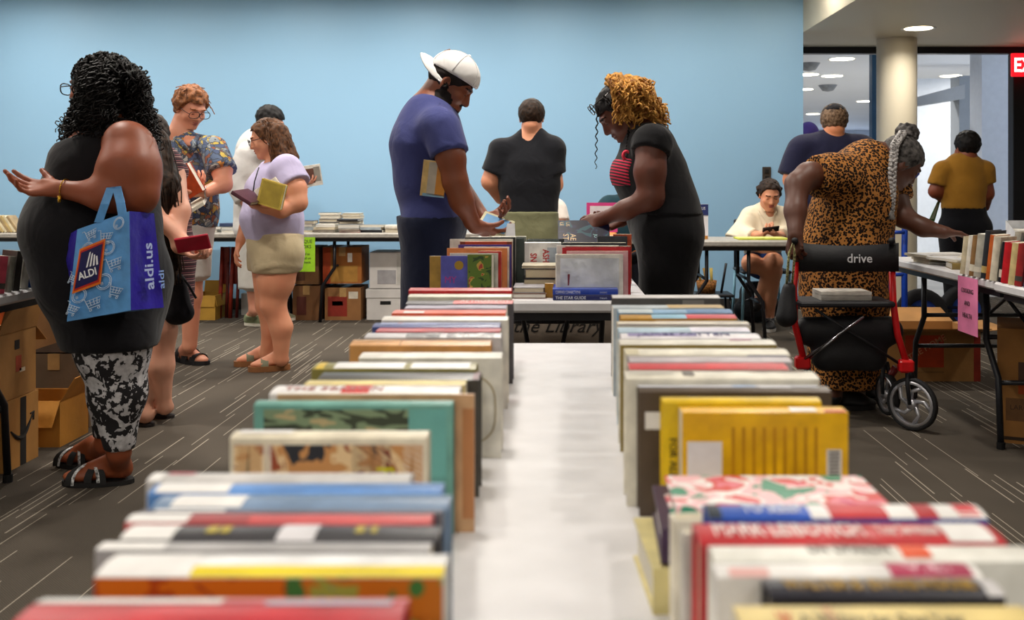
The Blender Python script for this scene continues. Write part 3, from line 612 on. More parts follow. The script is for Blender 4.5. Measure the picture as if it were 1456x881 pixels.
def gnd(x, y): D = F*HC/(y-PY); return npv(((x-PX)*D/F, D, 0))
class Person:
    def __init__(s, label, D, x, yfoot=None, skinc='c98f6c'):
        s.D = D; X = P(x, 0, D).x; s.root = thing('person', label, 'person', (X, D, 0)); s.o = (X, D, 0); s.pr = []; s.fine = []; s.paint = []; s.mats = [skin(skinc)]; s.px = D/F
    def J(s, x, y, d=0.0): return npv(P(x, y, s.D+d))
    def cone(s, a, b, ra, rb, tag='', u=None, k=1.0, kk=.03, fine=False, sub=False):
        """points as (px,py,depth offset) tuples or arrays; radii in picture pixels"""
        a = s.J(*a) if isinstance(a, tuple) else a; b = s.J(*b) if isinstance(b, tuple) else b
        s.pr.append(Prim(a, b, ra*s.px, rb*s.px, u, k, kk, sub, fine, tag)); return s
    def limb(s, pts, rs, tag, u=None, k=1.0, kk=.03):
        for i in range(len(pts)-1): s.cone(pts[i], pts[i+1], rs[i], rs[i+1], tag, u, k, kk)
        return s
    def ball(s, c, r, tag='', axes=None, kk=.03):
        c = s.J(*c) if isinstance(c, tuple) else c; r = np.array(r if np.ndim(r) else (r, r, r))*s.px
        s.pr.append(Ell(c, axes or ((1, 0, 0), (0, 1, 0), (0, 0, 1)), r, kk, tag=tag)); return s
    def head(s, c, fwd, up=(0, 0, 1), size=.23, neck=None, rneck=.055, jaw=1.0, nose=1.0, lipc=None, browc='2a1c14', eyes=True, tag='head', beard=None, wide=1.0, lids=True):
        c = s.J(*c) if isinstance(c, tuple) else c; q = size/.23; f = npv(fwd); f /= np.linalg.norm(f); u = npv(up); u = u-f*(u @ f); u /= np.linalg.norm(u); r = np.cross(f, u)
        s.hc, s.hf, s.hu, s.hr, s.hq = c, f, u, r, q
        L = lambda x, y, z: c+(r*x*wide+f*y+u*z)*q
        s.L = L; A = (r, f, u); E = lambda p, rad, kk=.012, sub=False: s.pr.append(Ell(L(*p), A, np.array(rad)*q, kk*q, sub, True, tag))
        K = lambda a, b, ra, rb, kk=.012: s.pr.append(Prim(L(*a), L(*b), ra*q, rb*q, None, 1, kk*q, False, True, tag))
        E((0, -.012, .03), (.076*wide, .096, .085)); E((0, .03, -.02), (.064*wide, .062, .075), .02)
        K((0, .045, -.045), (0, .062, -.086*jaw), .048*wide, .026, .02); K((.045*wide, .012, -.05), (0, .06, -.085*jaw), .024, .022, .02); K((-.045*wide, .012, -.05), (0, .06, -.085*jaw), .024, .022, .02)
        E((0, .078, .032), (.05, .018, .011), .014)
        K((0, .088, .014), (0, .097+.006*nose, -.022), .009, .0128*nose, .010); E((.013, .093, -.027), (.009, .01, .0075), .006); E((-.013, .093, -.027), (.009, .01, .0075), .006)
        for sx in (-1, 1):
            E((sx*.031, .093, .008), (.017, .014, .011), .008, True); E((sx*.031, .076, .008), (.014, .013, .012), .003)
            E((sx*.04, .058, -.022), (.024, .026, .022), .016)
            E((sx*.077*wide, -.004, -.002), (.009, .019, .031), .006); E((sx*.082*wide, .0, .0), (.005, .009, .017), .004, True)
        E((0, .088, -.049), (.023, .0135, .0062), .005); E((0, .086, -.061), (.02, .0135, .007), .005); E((0, .1, -.0552), (.02, .01, .0012), .002, True)
        if neck is not None:
            nb = s.J(*neck) if isinstance(neck, tuple) else neck; s.pr.append(Prim(L(0, -.025, -.055), nb, rneck*q, rneck*1.12*q, None, 1, .025, False, False, 'neck'))
        lo = c-.128*q; hi = c+.128*q; s.fine.append((lo, hi, .0052*q))
        def pt(p, rad, m): s.paint.append((L(*p), A, np.array(rad)*q, m))
        m = lambda cc, ro=.5: s.addmat(mat(cc, ro, 'face_paint', var=.04))
        if beard: 
            bm = m(beard, .9)
            for p, rad in (((0, .035, -.095), (.085, .085, .045)), ((.05, .02, -.06), (.04, .045, .04)), ((-.05, .02, -.06), (.04, .045, .04)), ((0, .09, -.085), (.05, .05, .022)), ((0, .1, -.04), (.028, .02, .008)), ((.07, .005, -.03), (.02, .016, .035)), ((-.07, .005, -.03), (.02, .016, .035))): pt(p, rad, bm)
        if lipc: lm = m(lipc, .4); pt((0, .1, -.05), (.023, .03, .0062), lm); pt((0, .1, -.06), (.019, .03, .0065), lm)
        if browc:
            bm = m(browc, .9)
            for sx in (-1, 1): pt((sx*.031, .085, .031), (.02, .03, .0048), bm)
        if eyes:
            wm, im, ld = m('d8cfc8', .3), m('1c120e', .2), m('1a120f', .6)
            for sx in (-1, 1):
                if not lids: pt((sx*.031, .088, .008), (.0125, .012, .0055), wm); pt((sx*.031, .092, .008), (.0058, .012, .0055), im)
                pt((sx*.031, .09, .0145 if not lids else .0035), (.014, .012, .0022), ld)
        return s
    def addmat(s, m):
        if m not in s.mats: s.mats.append(m)
        return s.mats.index(m)
    def hand(s, wrist, d, n, side=1, curl=(.35, .5, .4), spread=.12, thumb=(.7, .3), q=1.0, curls=None, forearm=None):
        """wrist point, finger direction d, palm normal n (out of the palm), side = thumb side along cross(d,n)"""
        w = s.J(*wrist) if isinstance(wrist, tuple) else npv(wrist); d = npv(d); d /= np.linalg.norm(d); n = npv(n); n = n-d*(n @ d); n /= np.linalg.norm(n); t = np.cross(d, n)*side
        L = lambda a, b, c: w+(d*a+t*b+n*c)*q
        add = lambda a, b, ra, rb, kk=.006, fine=True: s.pr.append(Prim(a, b, ra*q, rb*q, None, 1, kk*q, False, fine, 'hand'))
        add(L(-.02, 0, 0), L(.02, 0, 0), .024, .023, .015, False)
        kn = [(.088, .03), (.094, .009), (.088, -.012), (.078, -.031)]; ln = [(.04, .025, .02), (.045, .028, .021), (.041, .026, .02), (.033, .02, .018)]
        for (a, b) in kn: add(L(.015, b*.55, 0), L(a, b, 0), .0145, .0115, .014, False)
        add(L(.02, .02, .004), L(.055, .026, .006), .015, .013, .014, False)
        pts = [w]
        for i, ((a, b), ls) in enumerate(zip(kn, ln)):
            p = L(a, b, 0); cv = curls[i] if curls else curl; ang = 0; sp = (1.5-i)*spread; base = d*math.cos(sp)+t*math.sin(sp); r = .0096 if i < 3 else .0086
            for l, cu in zip(ls, cv):
                ang += cu; e = p+(base*math.cos(ang)+n*math.sin(ang))*l*q; add(p, e, r, r*.92, .004); p = e; r *= .92; pts.append(p)
        ta, tc = thumb; p = L(.022, .024, .004); dirn = d*math.cos(ta)+t*math.sin(ta)
        for l, cu, r in ((.034, 0, .0125), (.031, tc, .0108), (.025, tc*1.3, .0098)):
            dd = dirn*math.cos(cu)+n*math.sin(cu); dd = dd/np.linalg.norm(dd); e = p+dd*l*q; add(p, e, r, r*.93, .006); p = e; pts.append(p); dirn = dd
        pts = np.array(pts); s.fine.append((pts.min(0)-.022*q, pts.max(0)+.022*q, .0048*q)); s.knuckle = L(.085, 0, .02); return s
    def sl(s, a, b, ra, rb, kk=.02, u=None, k=1.0):   # sleeve / trouser-leg solid with a flat hem at b
        return Prim(s.J(*a), s.J(*b), ra*s.px, rb*s.px, u, k, kk, flat=True)
    def foot(s, heel, toe, ank, tag='foot', w=.036, lift=.018, toes=False, L=None):
        """heel and toe as picture points on the floor"""
        a, b = gnd(*heel), gnd(*toe); d = b-a; n = np.linalg.norm(d)
        if L: d = d*L/n; b = a+d; n = L
        d = d/n; side = np.cross(d, V(0, 0, 1)); ank = s.J(*ank) if isinstance(ank, tuple) else ank; z = V(0, 0, 1)
        A = lambda p, q, r0, r1, u=None, k=1.0, kk=.02, fine=False: s.pr.append(Prim(p, q, r0, r1, u, k, kk, False, fine, tag))
        A(a+d*.03+z*(lift+.03), a+d*.03+z*(lift+.03), .032, .032); A(ank, a+d*.045+z*(lift+.045), w*.95, w*.9); A(a+d*.06+z*(lift+.07), a+d*n*.7+z*(lift+.02), w*.8, w*.75, None, 1, .03)
        A(a+d*.05+z*(lift+.022), a+d*n*.72+z*(lift+.016), w*.85, w*1.15, z, .55); A(a+d*n*.72+z*(lift+.014), a+d*(n-.03)+z*(lift+.012), w*1.1, w*.8, z, .45)
        if toes:
            for i in range(5):
                o = side*(i-2)*.0165; e = n-.012-.009*abs(i-(1 if toes > 0 else 3)); A(a+d*n*.74+o+z*(lift+.01), a+d*e+o+z*(lift+.01), .011, .0105, None, 1, .006, True)
            q = np.array([a+d*n*.66+side*.05, a+d*n*.66-side*.05, a+d*n+side*.05, a+d*n-side*.05]); s.fine.append((q.min(0)-.012+z*0, q.max(0)+.012+z*(lift+.045), .006))
        s.ft = (a, b, d, side, n, w, lift); return s
    def sole(s, m, name='sandal_sole', th=.018, grow=.008, ft=None):
        a, b, d, side, n, w, lift = ft or s.ft; pts = []
        for i in range(20):
            t = 2*math.pi*i/20; c, si = math.cos(t), math.sin(t); y = (w*1.25+grow)*si*(1.0 if c > -.2 else .85); x = n/2+(n/2+grow)*math.copysign(abs(c)**.75, c); pts.append(a+d*x+side*y)
        b = MB(); z = V(0, 0, 1); b.add([p+z*.001 for p in pts]+[p+z*th for p in pts], [tuple(range(20))[::-1], tuple(range(20, 40))]+[(i, (i+1) % 20, 20+(i+1) % 20, 20+i) for i in range(20)])
        return s.part(name, b, m, False)
    def strap(s, m, at, h=.05, width=.012, name='sandal_strap', skew=0.0, ft=None, hw=1.3):
        a, b, d, side, n, w, lift = ft or s.ft; vs = []; fs = []
        for i in range(11):
            t = math.pi*i/10; c, si = math.cos(t), math.sin(t); p = a+d*(n*at+skew*c)+side*(w*hw*c)+V(0, 0, lift*.6+h*si**.8)
            vs += [p-d*width, p+d*width]
        for i in range(10): fs.append((2*i, 2*i+1, 2*i+3, 2*i+2))
        k = len(vs); vs += [v*1.0+V(0, 0, -.004) for v in vs]; fs += [tuple(j+k for j in f[::-1]) for f in fs]
        return s.part(name, MB().add(vs, fs), m)
    def shoe(s, m, tag, ms=None, top=.09, name='shoe'):
        s.wear(name, (tag,), m, .007, (cut((0, 0, top), (0, 0, 1)), cut((0, 0, .012), (0, 0, -1))), vox=.009)
        s.sole(ms or m, 'shoe_sole', .024)
    def body(s, vox=.014):
        co = [p for p in s.pr if not p.fine]; D, lo = sgrid(co, vox); v, f = nets(D, lo, vox); VS = [v]; FS = []; o = len(v)
        c = v[f].mean(1); keep = np.ones(len(f), bool)
        for (a, b, fv) in s.fine: keep &= ~((c > a+vox*.8).all(1) & (c < b-vox*.8).all(1))
        FS.append(f[keep])
        for (a, b, fv) in s.fine:
            D, lo = sgrid(s.pr, fv, bounds=(a, b)); v, f = nets(D, lo, fv); VS.append(v); FS.append(f+o); o += len(v)
        v = np.concatenate(VS); f = np.concatenate(FS); mi = np.zeros(len(f), int); c = v[f].mean(1)
        for (pc, A, r, m) in s.paint:
            q = np.stack([(c-pc) @ a for a in A], 1)/r; mi[(q*q).sum(1) < 1] = m
        ob = bpy.data.objects.new('body', npmesh('body', v, f, s.mats, s.o, mi)); link(ob, s.root); return ob
    def wear(s, name, tags, m, infl=.012, cuts=(), extra=(), vox=.012, disp=None, bounds=None, kk=None, label=None):
        pr = [p for p in s.pr if p.tag in tags]+list(extra); D, lo = sgrid(pr, vox, infl, cuts, disp, bounds); v, f = nets(D, lo, vox)
        ob = bpy.data.objects.new(name, npmesh(name, v, f, m, s.o)); link(ob, s.root)
        if label: ob['label'] = label
        return ob
    def strands(s, name, paths, radii, m, n=4, parent=None):
        v, f = tubes(paths, radii, n); ob = bpy.data.objects.new(name, npmesh(name, v, f, m, s.o)); return link(ob, parent or s.root)
    def part(s, name, mb, m, smooth=True):   # world-space MB as a part
        mb.v = [(a[0]-s.o[0], a[1]-s.o[1], a[2]-s.o[2]) for a in mb.v]; return mb.build(name, m, s.root, smooth)
    def haircap(s, m, infl=.012, low=-.03, front=.045, back=True, disp=None, name='hair', extra=(), vox=.007, hl=.05, kmul=1.0):
        """short hair over the skull: hairline hl high at the front, low at the sides and back"""
        c, f, u, r, q = s.hc, s.hf, s.hu, s.hr, s.hq; L = s.L
        disp = disp or lumps(.003, 110, 3); E = [Ell(L(0, -.014, .032), (r, f, u), np.array((.079, .098, .088))*q, .01)]+list(extra)
        def hairline(X, Y, Z):
            x, y, z = X-c[0], Y-c[1], Z-c[2]; ff = (x*f[0]+y*f[1]+z*f[2])/q; uu = (x*u[0]+y*u[1]+z*u[2])/q
            lim = np.where(ff > front, hl, np.where(ff > -.01, low+(hl-low)*np.clip((ff+.01)/(front+.01), 0, 1)**1.5, low-.055*np.clip((-.01-ff)/.06, 0, 1)))
            return (lim-uu)*q
        D, lo = sgrid(E, vox, infl, (hairline,), disp); v, ff = nets(D, lo, vox); ob = bpy.data.objects.new(name, npmesh(name, v, ff, m, s.o)); return link(ob, s.root)
    def glasses(s, m, w=.033, h=.026, th=.0022, y=.108, z=.006, up=0, lens=None):
        L = s.L; b = MB()
        for sx in (-1, 1):
            pts = [L(sx*.034+w*.9*math.copysign(abs(math.cos(a))**.7, math.cos(a)), y, z+up+h*.8*math.copysign(abs(math.sin(a))**.7, math.sin(a))) for a in [2*math.pi*i/18 for i in range(18)]]
            b.tube(pts, th*s.hq, 6, closed=True); b.tube([L(sx*(.034+w*.9), y, z+up+.006), L(sx*.078, y-.03, z+up+.006), L(sx*.083, .0, z+up+.004), L(sx*.082, -.018, z+up-.008)], th*s.hq, 6)
        b.tube([L(-.006, y, z+up+.006), L(0, y+.004, z+up+.009), L(.006, y, z+up+.006)], th*s.hq, 6); return s.part('glasses', b, m)
def helix(path, amp, turns, ph=0.0, n=40, grow=True):
    """spiral curl round a polyline"""
    p = np.asarray(path, float); seg = np.r_[0, np.cumsum(np.linalg.norm(np.diff(p, axis=0), axis=1))]; t = np.linspace(0, seg[-1], n)
    c = np.stack([np.interp(t, seg, p[:, i]) for i in range(3)], 1); tg = np.gradient(c, axis=0); tg /= np.linalg.norm(tg, axis=1)[:, None]+1e-9
    u = np.cross(tg, V(.3, 1, .2)); u /= np.linalg.norm(u, axis=1)[:, None]+1e-9; w = np.cross(tg, u); a = ph+turns*2*np.pi*t/seg[-1]
    g = np.minimum(1, t/(seg[-1]*.25)) if grow else np.ones(n)
    return c+(u*np.cos(a)[:, None]+w*np.sin(a)[:, None])*(amp*g)[:, None]
# ------------------------------------------------------------------ patterned fabrics
def pat_leopard():
    t = NT('leopard_print'); co = t.obj(); w = t.n('ShaderNodeTexNoise', {'Vector': co, 'Scale': 30.0, 'Detail': 1.0})
    ad = t.n('ShaderNodeVectorMath', {0: co}, operation='ADD'); sc = t.n('ShaderNodeVectorMath', {0: w.outputs[1]}, operation='SCALE'); sc.inputs[3].default_value = .009; t.set(ad.inputs[1], sc.outputs[0])
    v = t.n('ShaderNodeTexVoronoi', {'Vector': ad.outputs[0], 'Scale': 80.0}); big = t.n('ShaderNodeTexNoise', {'Vector': co, 'Scale': 3.0, 'Detail': 1.0})
    base = t.mix(big.outputs[0], (198, 134, 66), (128, 82, 42)); c = t.ramp(v.outputs[0], [(0, (96, 54, 26)), (.22, (22, 14, 10)), (.52, (22, 14, 10)), (.56, (190, 130, 66))])
    msk = t.math('GREATER_THAN', v.outputs[0], .54); t.base(t.mix(msk, c, base)); t.rough(.8); t.b.inputs['Specular IOR Level'].default_value = .15; return t.m
def pat_voro(name, stops, scale, warp, wscale=14.0, line=None, interp='CONSTANT'):
    t = NT(name); co = t.obj(); w = t.n('ShaderNodeTexNoise', {'Vector': co, 'Scale': wscale, 'Detail': 2.0}); sc = t.n('ShaderNodeVectorMath', {0: w.outputs[1]}, operation='SCALE'); sc.inputs[3].default_value = warp
    ad = t.n('ShaderNodeVectorMath', {0: co, 1: sc.outputs[0]}, operation='ADD'); v = t.n('ShaderNodeTexVoronoi', {'Vector': ad.outputs[0], 'Scale': scale}); sp = t.n('ShaderNodeSeparateColor', {0: v.outputs[1]})
    c = t.ramp(sp.outputs[0], stops, interp)
    if line:
        e = t.n('ShaderNodeTexVoronoi', {'Vector': ad.outputs[0], 'Scale': scale}, feature='DISTANCE_TO_EDGE'); c = t.mix(t.math('LESS_THAN', e.outputs[0], line[0]), c, line[1])
    t.base(c); t.rough(.85); t.b.inputs['Specular IOR Level'].default_value = .15; return t.m
def pat_flower():
    t = NT('black_white_floral'); co = t.obj(); v = t.n('ShaderNodeTexVoronoi', {'Vector': co, 'Scale': 11.0}); w = t.n('ShaderNodeTexNoise', {'Vector': co, 'Scale': 48.0, 'Detail': 2.0}); b = t.n('ShaderNodeTexNoise', {'Vector': co, 'Scale': 17.0, 'Detail': 2.0, 'Distortion': 2.0})
    f = t.math('ADD', v.outputs[0], t.math('MULTIPLY', t.math('SUBTRACT', w.outputs[0], .5), 1.3)); fl = t.math('LESS_THAN', f, .42); lf = t.math('GREATER_THAN', b.outputs[0], .56)
    g = t.mix(w.outputs[0], (240, 238, 240), (110, 108, 114)); t.base(t.mix(t.math('MAXIMUM', fl, lf), (24, 22, 26), g)); t.rough(.8); return t.m
def pat_stripe(name, stops, scale, axis=2):
    t = NT(name); sp = t.n('ShaderNodeSeparateXYZ', {0: t.obj()}); nz = t.n('ShaderNodeTexNoise', {'Vector': t.obj(), 'Scale': 6.0}); 
    t.base(t.ramp(t.math('FRACT', t.math('ADD', t.math('MULTIPLY', sp.outputs[axis], scale), t.math('MULTIPLY', nz.outputs[0], .3))), stops, 'CONSTANT')); t.rough(.85); return t.m
def pat_strand(name, a, b, scale=60):
    t = NT(name); n = t.n('ShaderNodeTexNoise', {'Vector': t.obj(), 'Scale': scale, 'Detail': 3.0}); t.base(t.ramp(n.outputs[0], [(.32, a), (.68, b)])); t.rough(.62); t.b.inputs['Specular IOR Level'].default_value = .25; t.bump(n.outputs[0], .5, .004); return t.m
H_BLACK = pat_strand('black_hair', (8, 7, 8), (26, 22, 22)); H_BROWN = pat_strand('brown_hair', (52, 32, 20), (112, 72, 42)); H_DARK = pat_strand('dark_brown_hair', (22, 15, 11), (58, 40, 28)); H_GINGER = pat_strand('ginger_hair', (78, 46, 26), (158, 100, 60))
H_GOLD = pat_strand('gold_hair', (120, 66, 22), (226, 170, 84), 34); H_GREY = pat_strand('grey_hair', (40, 38, 38), (150, 146, 142), 50)
C_FLORAL = pat_voro('tropical_print', [(0, (92, 106, 132)), (.24, (134, 142, 148)), (.4, (190, 128, 66)), (.48, (190, 166, 84)), (.56, (82, 94, 124)), (.7, (176, 174, 168)), (.82, (112, 108, 96)), (.92, (140, 88, 70))], 32.0, .14, 11.0, (.07, (70, 76, 88)))
C_LEO = pat_leopard(); C_FLOWER = pat_flower()
C_DRESS = pat_stripe('striped_knit', [(0, (70, 40, 48)), (.3, (176, 140, 134)), (.42, (58, 34, 42)), (.62, (122, 70, 78)), (.8, (40, 28, 36))], 34)
Z3 = (0, 0, 1); Y3 = (0, 1, 0)

# ------------------------------------------------------------------ curly-haired woman with the shopping bag, left
def woman_bag():
    p = Person('woman in black tank top and floral leggings, long black curls, facing left', 3.75, 160, skinc='8a4a2a')
    p.head((140, 128), (-1, .12, -.05), size=.235, neck=(168, 190), lipc='6a2c28')
    p.limb([(168, 198), (152, 240), (133, 325), (142, 390), (152, 440)], [42, 60, 76, 70, 60], 'torso', Y3, 1.28, .06)
    p.cone((178, 200, -.2), (178, 200, .2), 26, 26, 'shoulder', kk=.05)
    p.limb([(188, 214, -.2), (184, 244, -.24), (194, 276, -.26)], [32, 38, 27], 'arm', kk=.05); p.limb([(192, 280, -.26), (150, 278, -.3), (88, 269, -.3)], [21, 18, 11.5], 'arm', kk=.05)
    p.limb([(165, 215, .22), (120, 290, .3), (62, 355, .2)], [30, 24, 12], 'arm')
    p.hand((84, 269, -.3), (-1, -.05, .06), (.05, -.55, .8), 1, curls=((.15, .2, .2), (.35, .3, .3), (.5, .5, .4), (.6, .6, .5)), thumb=(.75, .1), spread=.2, q=1.06)
    p.hand((58, 358, .2), (-.9, .1, -.45), (-.3, 0, -1), -1, curl=(.3, .4, .3), q=1.0)
    p.limb([(158, 440, -.1), (160, 490, -.09), (168, 560, -.08), (169, 640, -.07)], [46, 46, 32, 16], 'leg', kk=.04); p.limb([(150, 440, .1), (158, 560, .1), (150, 628, .12)], [44, 27, 14], 'leg', kk=.04)
    p.foot((188, 686), (92, 688), (169, 645, -.07), 'foot', w=.043, lift=.022, toes=1); f1 = p.ft
    p.foot((150, 664), (86, 660), (150, 632, .12), 'foot', w=.042, lift=.022, toes=1); f2 = p.ft
    p.body(.013)
    blk = cloth('17161a', .8, bump=.15)
    p.wear('tank_top', ('torso', 'leg'), blk, .02, (cut(p.J(140, 488), (0, 0, -1)), cut(p.J(165, 190), (-.25, 0, 1))), [p.sl((168, 400), (160, 486), 62, 54, .05, Y3, 1.25)], .013, folds(.004, 18, 2))
    for d in (-.12, .12): p.part('shoulder_strap', MB().tube([p.J(118, 212, d*1.1), p.J(140, 192, d*1.5), p.J(165, 172, d*1.05), p.J(190, 178, d*1.2), p.J(205, 205, d*1.4)], .02, 8), blk)
    p.wear('leggings', ('leg',), C_FLOWER, .008, (cut(p.J(160, 632), (0, 0, -1)),), (), .013, folds(.003, 30, 4))
    sol = mat('1c1a1a', .7, 'rubber'); dec = mat('c9c2b4', .4, 'beads', var=.5, scale=90)
    for f in (f1, f2):
        p.sole(sol, ft=f)
        for at, sk_ in ((.56, .05), (.66, -.05), (.5, -.02)): p.strap(sol, at, .062, .014, skew=sk_, ft=f)
        p.strap(dec, .6, .068, .006, 'beaded_strap', .045, f); p.strap(dec, .62, .068, .005, 'beaded_strap', -.045, f)
    # bracelet
    b = MB(); c = p.J(93, 269, -.3); b.tube([c+V(.004*math.sin(a), .04*math.cos(a), .036*math.sin(a)) for a in [2*math.pi*i/16 for i in range(16)]], .0022, 5, closed=True); b.cyl(c+V(.0, -.041, -.045), .006, .022); p.part('bracelet', b, mat('d8a838', .25, 'gold', metal=1))
    p.glasses(mat('141014', .3), w=.036)
    # curls
    rs = np.random.RandomState(3)
    p.wear('hair', (), H_BLACK, 0, (), [Ell(p.J(148, 124), ((1, 0, 0), Y3, Z3), V(.108, .108, .1), .02), Prim(p.J(158, 130), p.J(182, 178), .085, .07, None, 1, .04), Prim(p.J(138, 150, -.06), p.J(118, 190, -.06), .055, .03, None, 1, .04), Prim(p.J(185, 175), p.J(205, 208, .02), .06, .03, None, 1, .04)], .012, lumps(.006, 90, 1))
    paths = []; rad = []
    for i in range(470):
        u = rs.rand()*2*np.pi; e = rs.rand()**.55; st = p.J(149, 118)+V(.112*np.cos(u)*e, .112*np.sin(u)*e, .108*np.sqrt(max(0, 1.02-e*e)))
        k = rs.rand()
        if k < .17: en = p.J(82+rs.rand()*38, 175+rs.rand()*54, -.18+.27*rs.rand()); mid = p.J(104+rs.rand()*14, 128+rs.rand()*30, -.13+.26*rs.rand())
        elif k < .5: en = p.J(104+rs.rand()*66, 165+rs.rand()*32, -.17-.03*rs.rand()); mid = p.J(108+rs.rand()*60, 118+rs.rand()*26, -.14-.03*rs.rand())
        else: en = p.J(168+rs.rand()*62, 168+rs.rand()*56, -.2+.3*rs.rand()); mid = p.J(186+rs.rand()*24, 106+rs.rand()*36, -.14+.28*rs.rand())
        paths.append(helix([st, st*.5+mid*.5+V(0, 0, .012), mid, mid*.45+en*.55, en], .007+.009*rs.rand()**1.5, 6.5+4*rs.rand(), rs.rand()*6, 64, False)); rad.append(np.linspace(.0045, .0022, 64))
    p.strands('hair_curls', paths, rad, H_BLACK, 4)
woman_bag()

# ------------------------------------------------------------------ woman in the striped dress, seen from behind
def woman_dress():
    p = Person('woman in striped maroon dress seen from behind, hands holding a red phone behind her', 4.7, 228, skinc='d3a48a')
    p.head((212, 198, .05), (-.5, .85, -.1), size=.22, neck=(222, 232), browc=None)
    p.limb([(226, 240), (232, 300), (236, 360), (236, 400)], [33, 32, 36, 36], 'torso', Y3, .75, .05)
    p.cone((202, 250, -.05), (250, 245, .1), 17, 16, 'shoulder')
    p.limb([(200, 250, -.1), (214, 300, -.2), (258, 342, -.2)], [15, 13, 8], 'arm'); p.limb([(248, 252, .0), (256, 300, -.12), (253, 352, -.2)], [15, 13, 8], 'arm')
    p.hand((256, 340, -.2), (.95, .05, -.12), (.05, -.3, -.95), 1, curl=(.5, .6, .5), q=.92, thumb=(.5, .6))
    p.hand((255, 352, -.2), (.8, .0, -.5), (.4, .1, .9), -1, curl=(.6, .7, .5), q=.92, thumb=(.5, .5))
    p.limb([(232, 400, -.05), (233, 470, -.05), (230, 520, -.05), (234, 580, -.02)], [19, 17, 16, 9], 'leg'); p.limb([(218, 400, .05), (205, 490, .0), (206, 530, -.03), (206, 590, -.06)], [18, 14, 13, 9], 'leg')
    p.foot((245, 594), (200, 590), (235, 578, -.02), L=.23); f1 = p.ft; p.foot((216, 606), (170, 601), (207, 590, -.06), L=.23); f2 = p.ft
    p.body(.014)
    for f in (f1, f2): p.sole(mat('2a2422', .8), ft=f, th=.014)
    p.wear('dress', ('torso', 'shoulder'), C_DRESS, .01, (cut(p.J(0, 452), (0, 0, -1)), outside(p.J(222, 226), .07)), [p.sl((236, 380), (234, 452), 36, 36, .04, Y3, .8)], .012, folds(.004, 22, 5))
    rs = np.random.RandomState(5); p.haircap(H_DARK, .016, -.06, .06, hl=.04)
    p.wear('long_hair', (), H_DARK, 0, (), [Prim(p.J(222, 200, -.05), p.J(238, 260, -.12), .06, .055, None, 1, .03), Prim(p.J(238, 260, -.12), p.J(247, 400, -.1), .05, .018, None, 1, .03)], .01, lumps(.005, 90, 2))
    pa = []; ra = []
    for i in range(120):
        o = V(rs.randn()*.025, -.02-rs.rand()*.03, 0); a, b, c = p.J(222+rs.rand()*10, 200, -.05), p.J(236+rs.randn()*6, 270, -.13), p.J(246+rs.randn()*5, 370+rs.rand()*35, -.1)
        pa.append(helix([a+o, b+o, c+o*.6], .003, 2, rs.rand()*6, 24)); ra.append(.003)
    p.strands('hair_strands', pa, ra, H_DARK)
woman_dress()

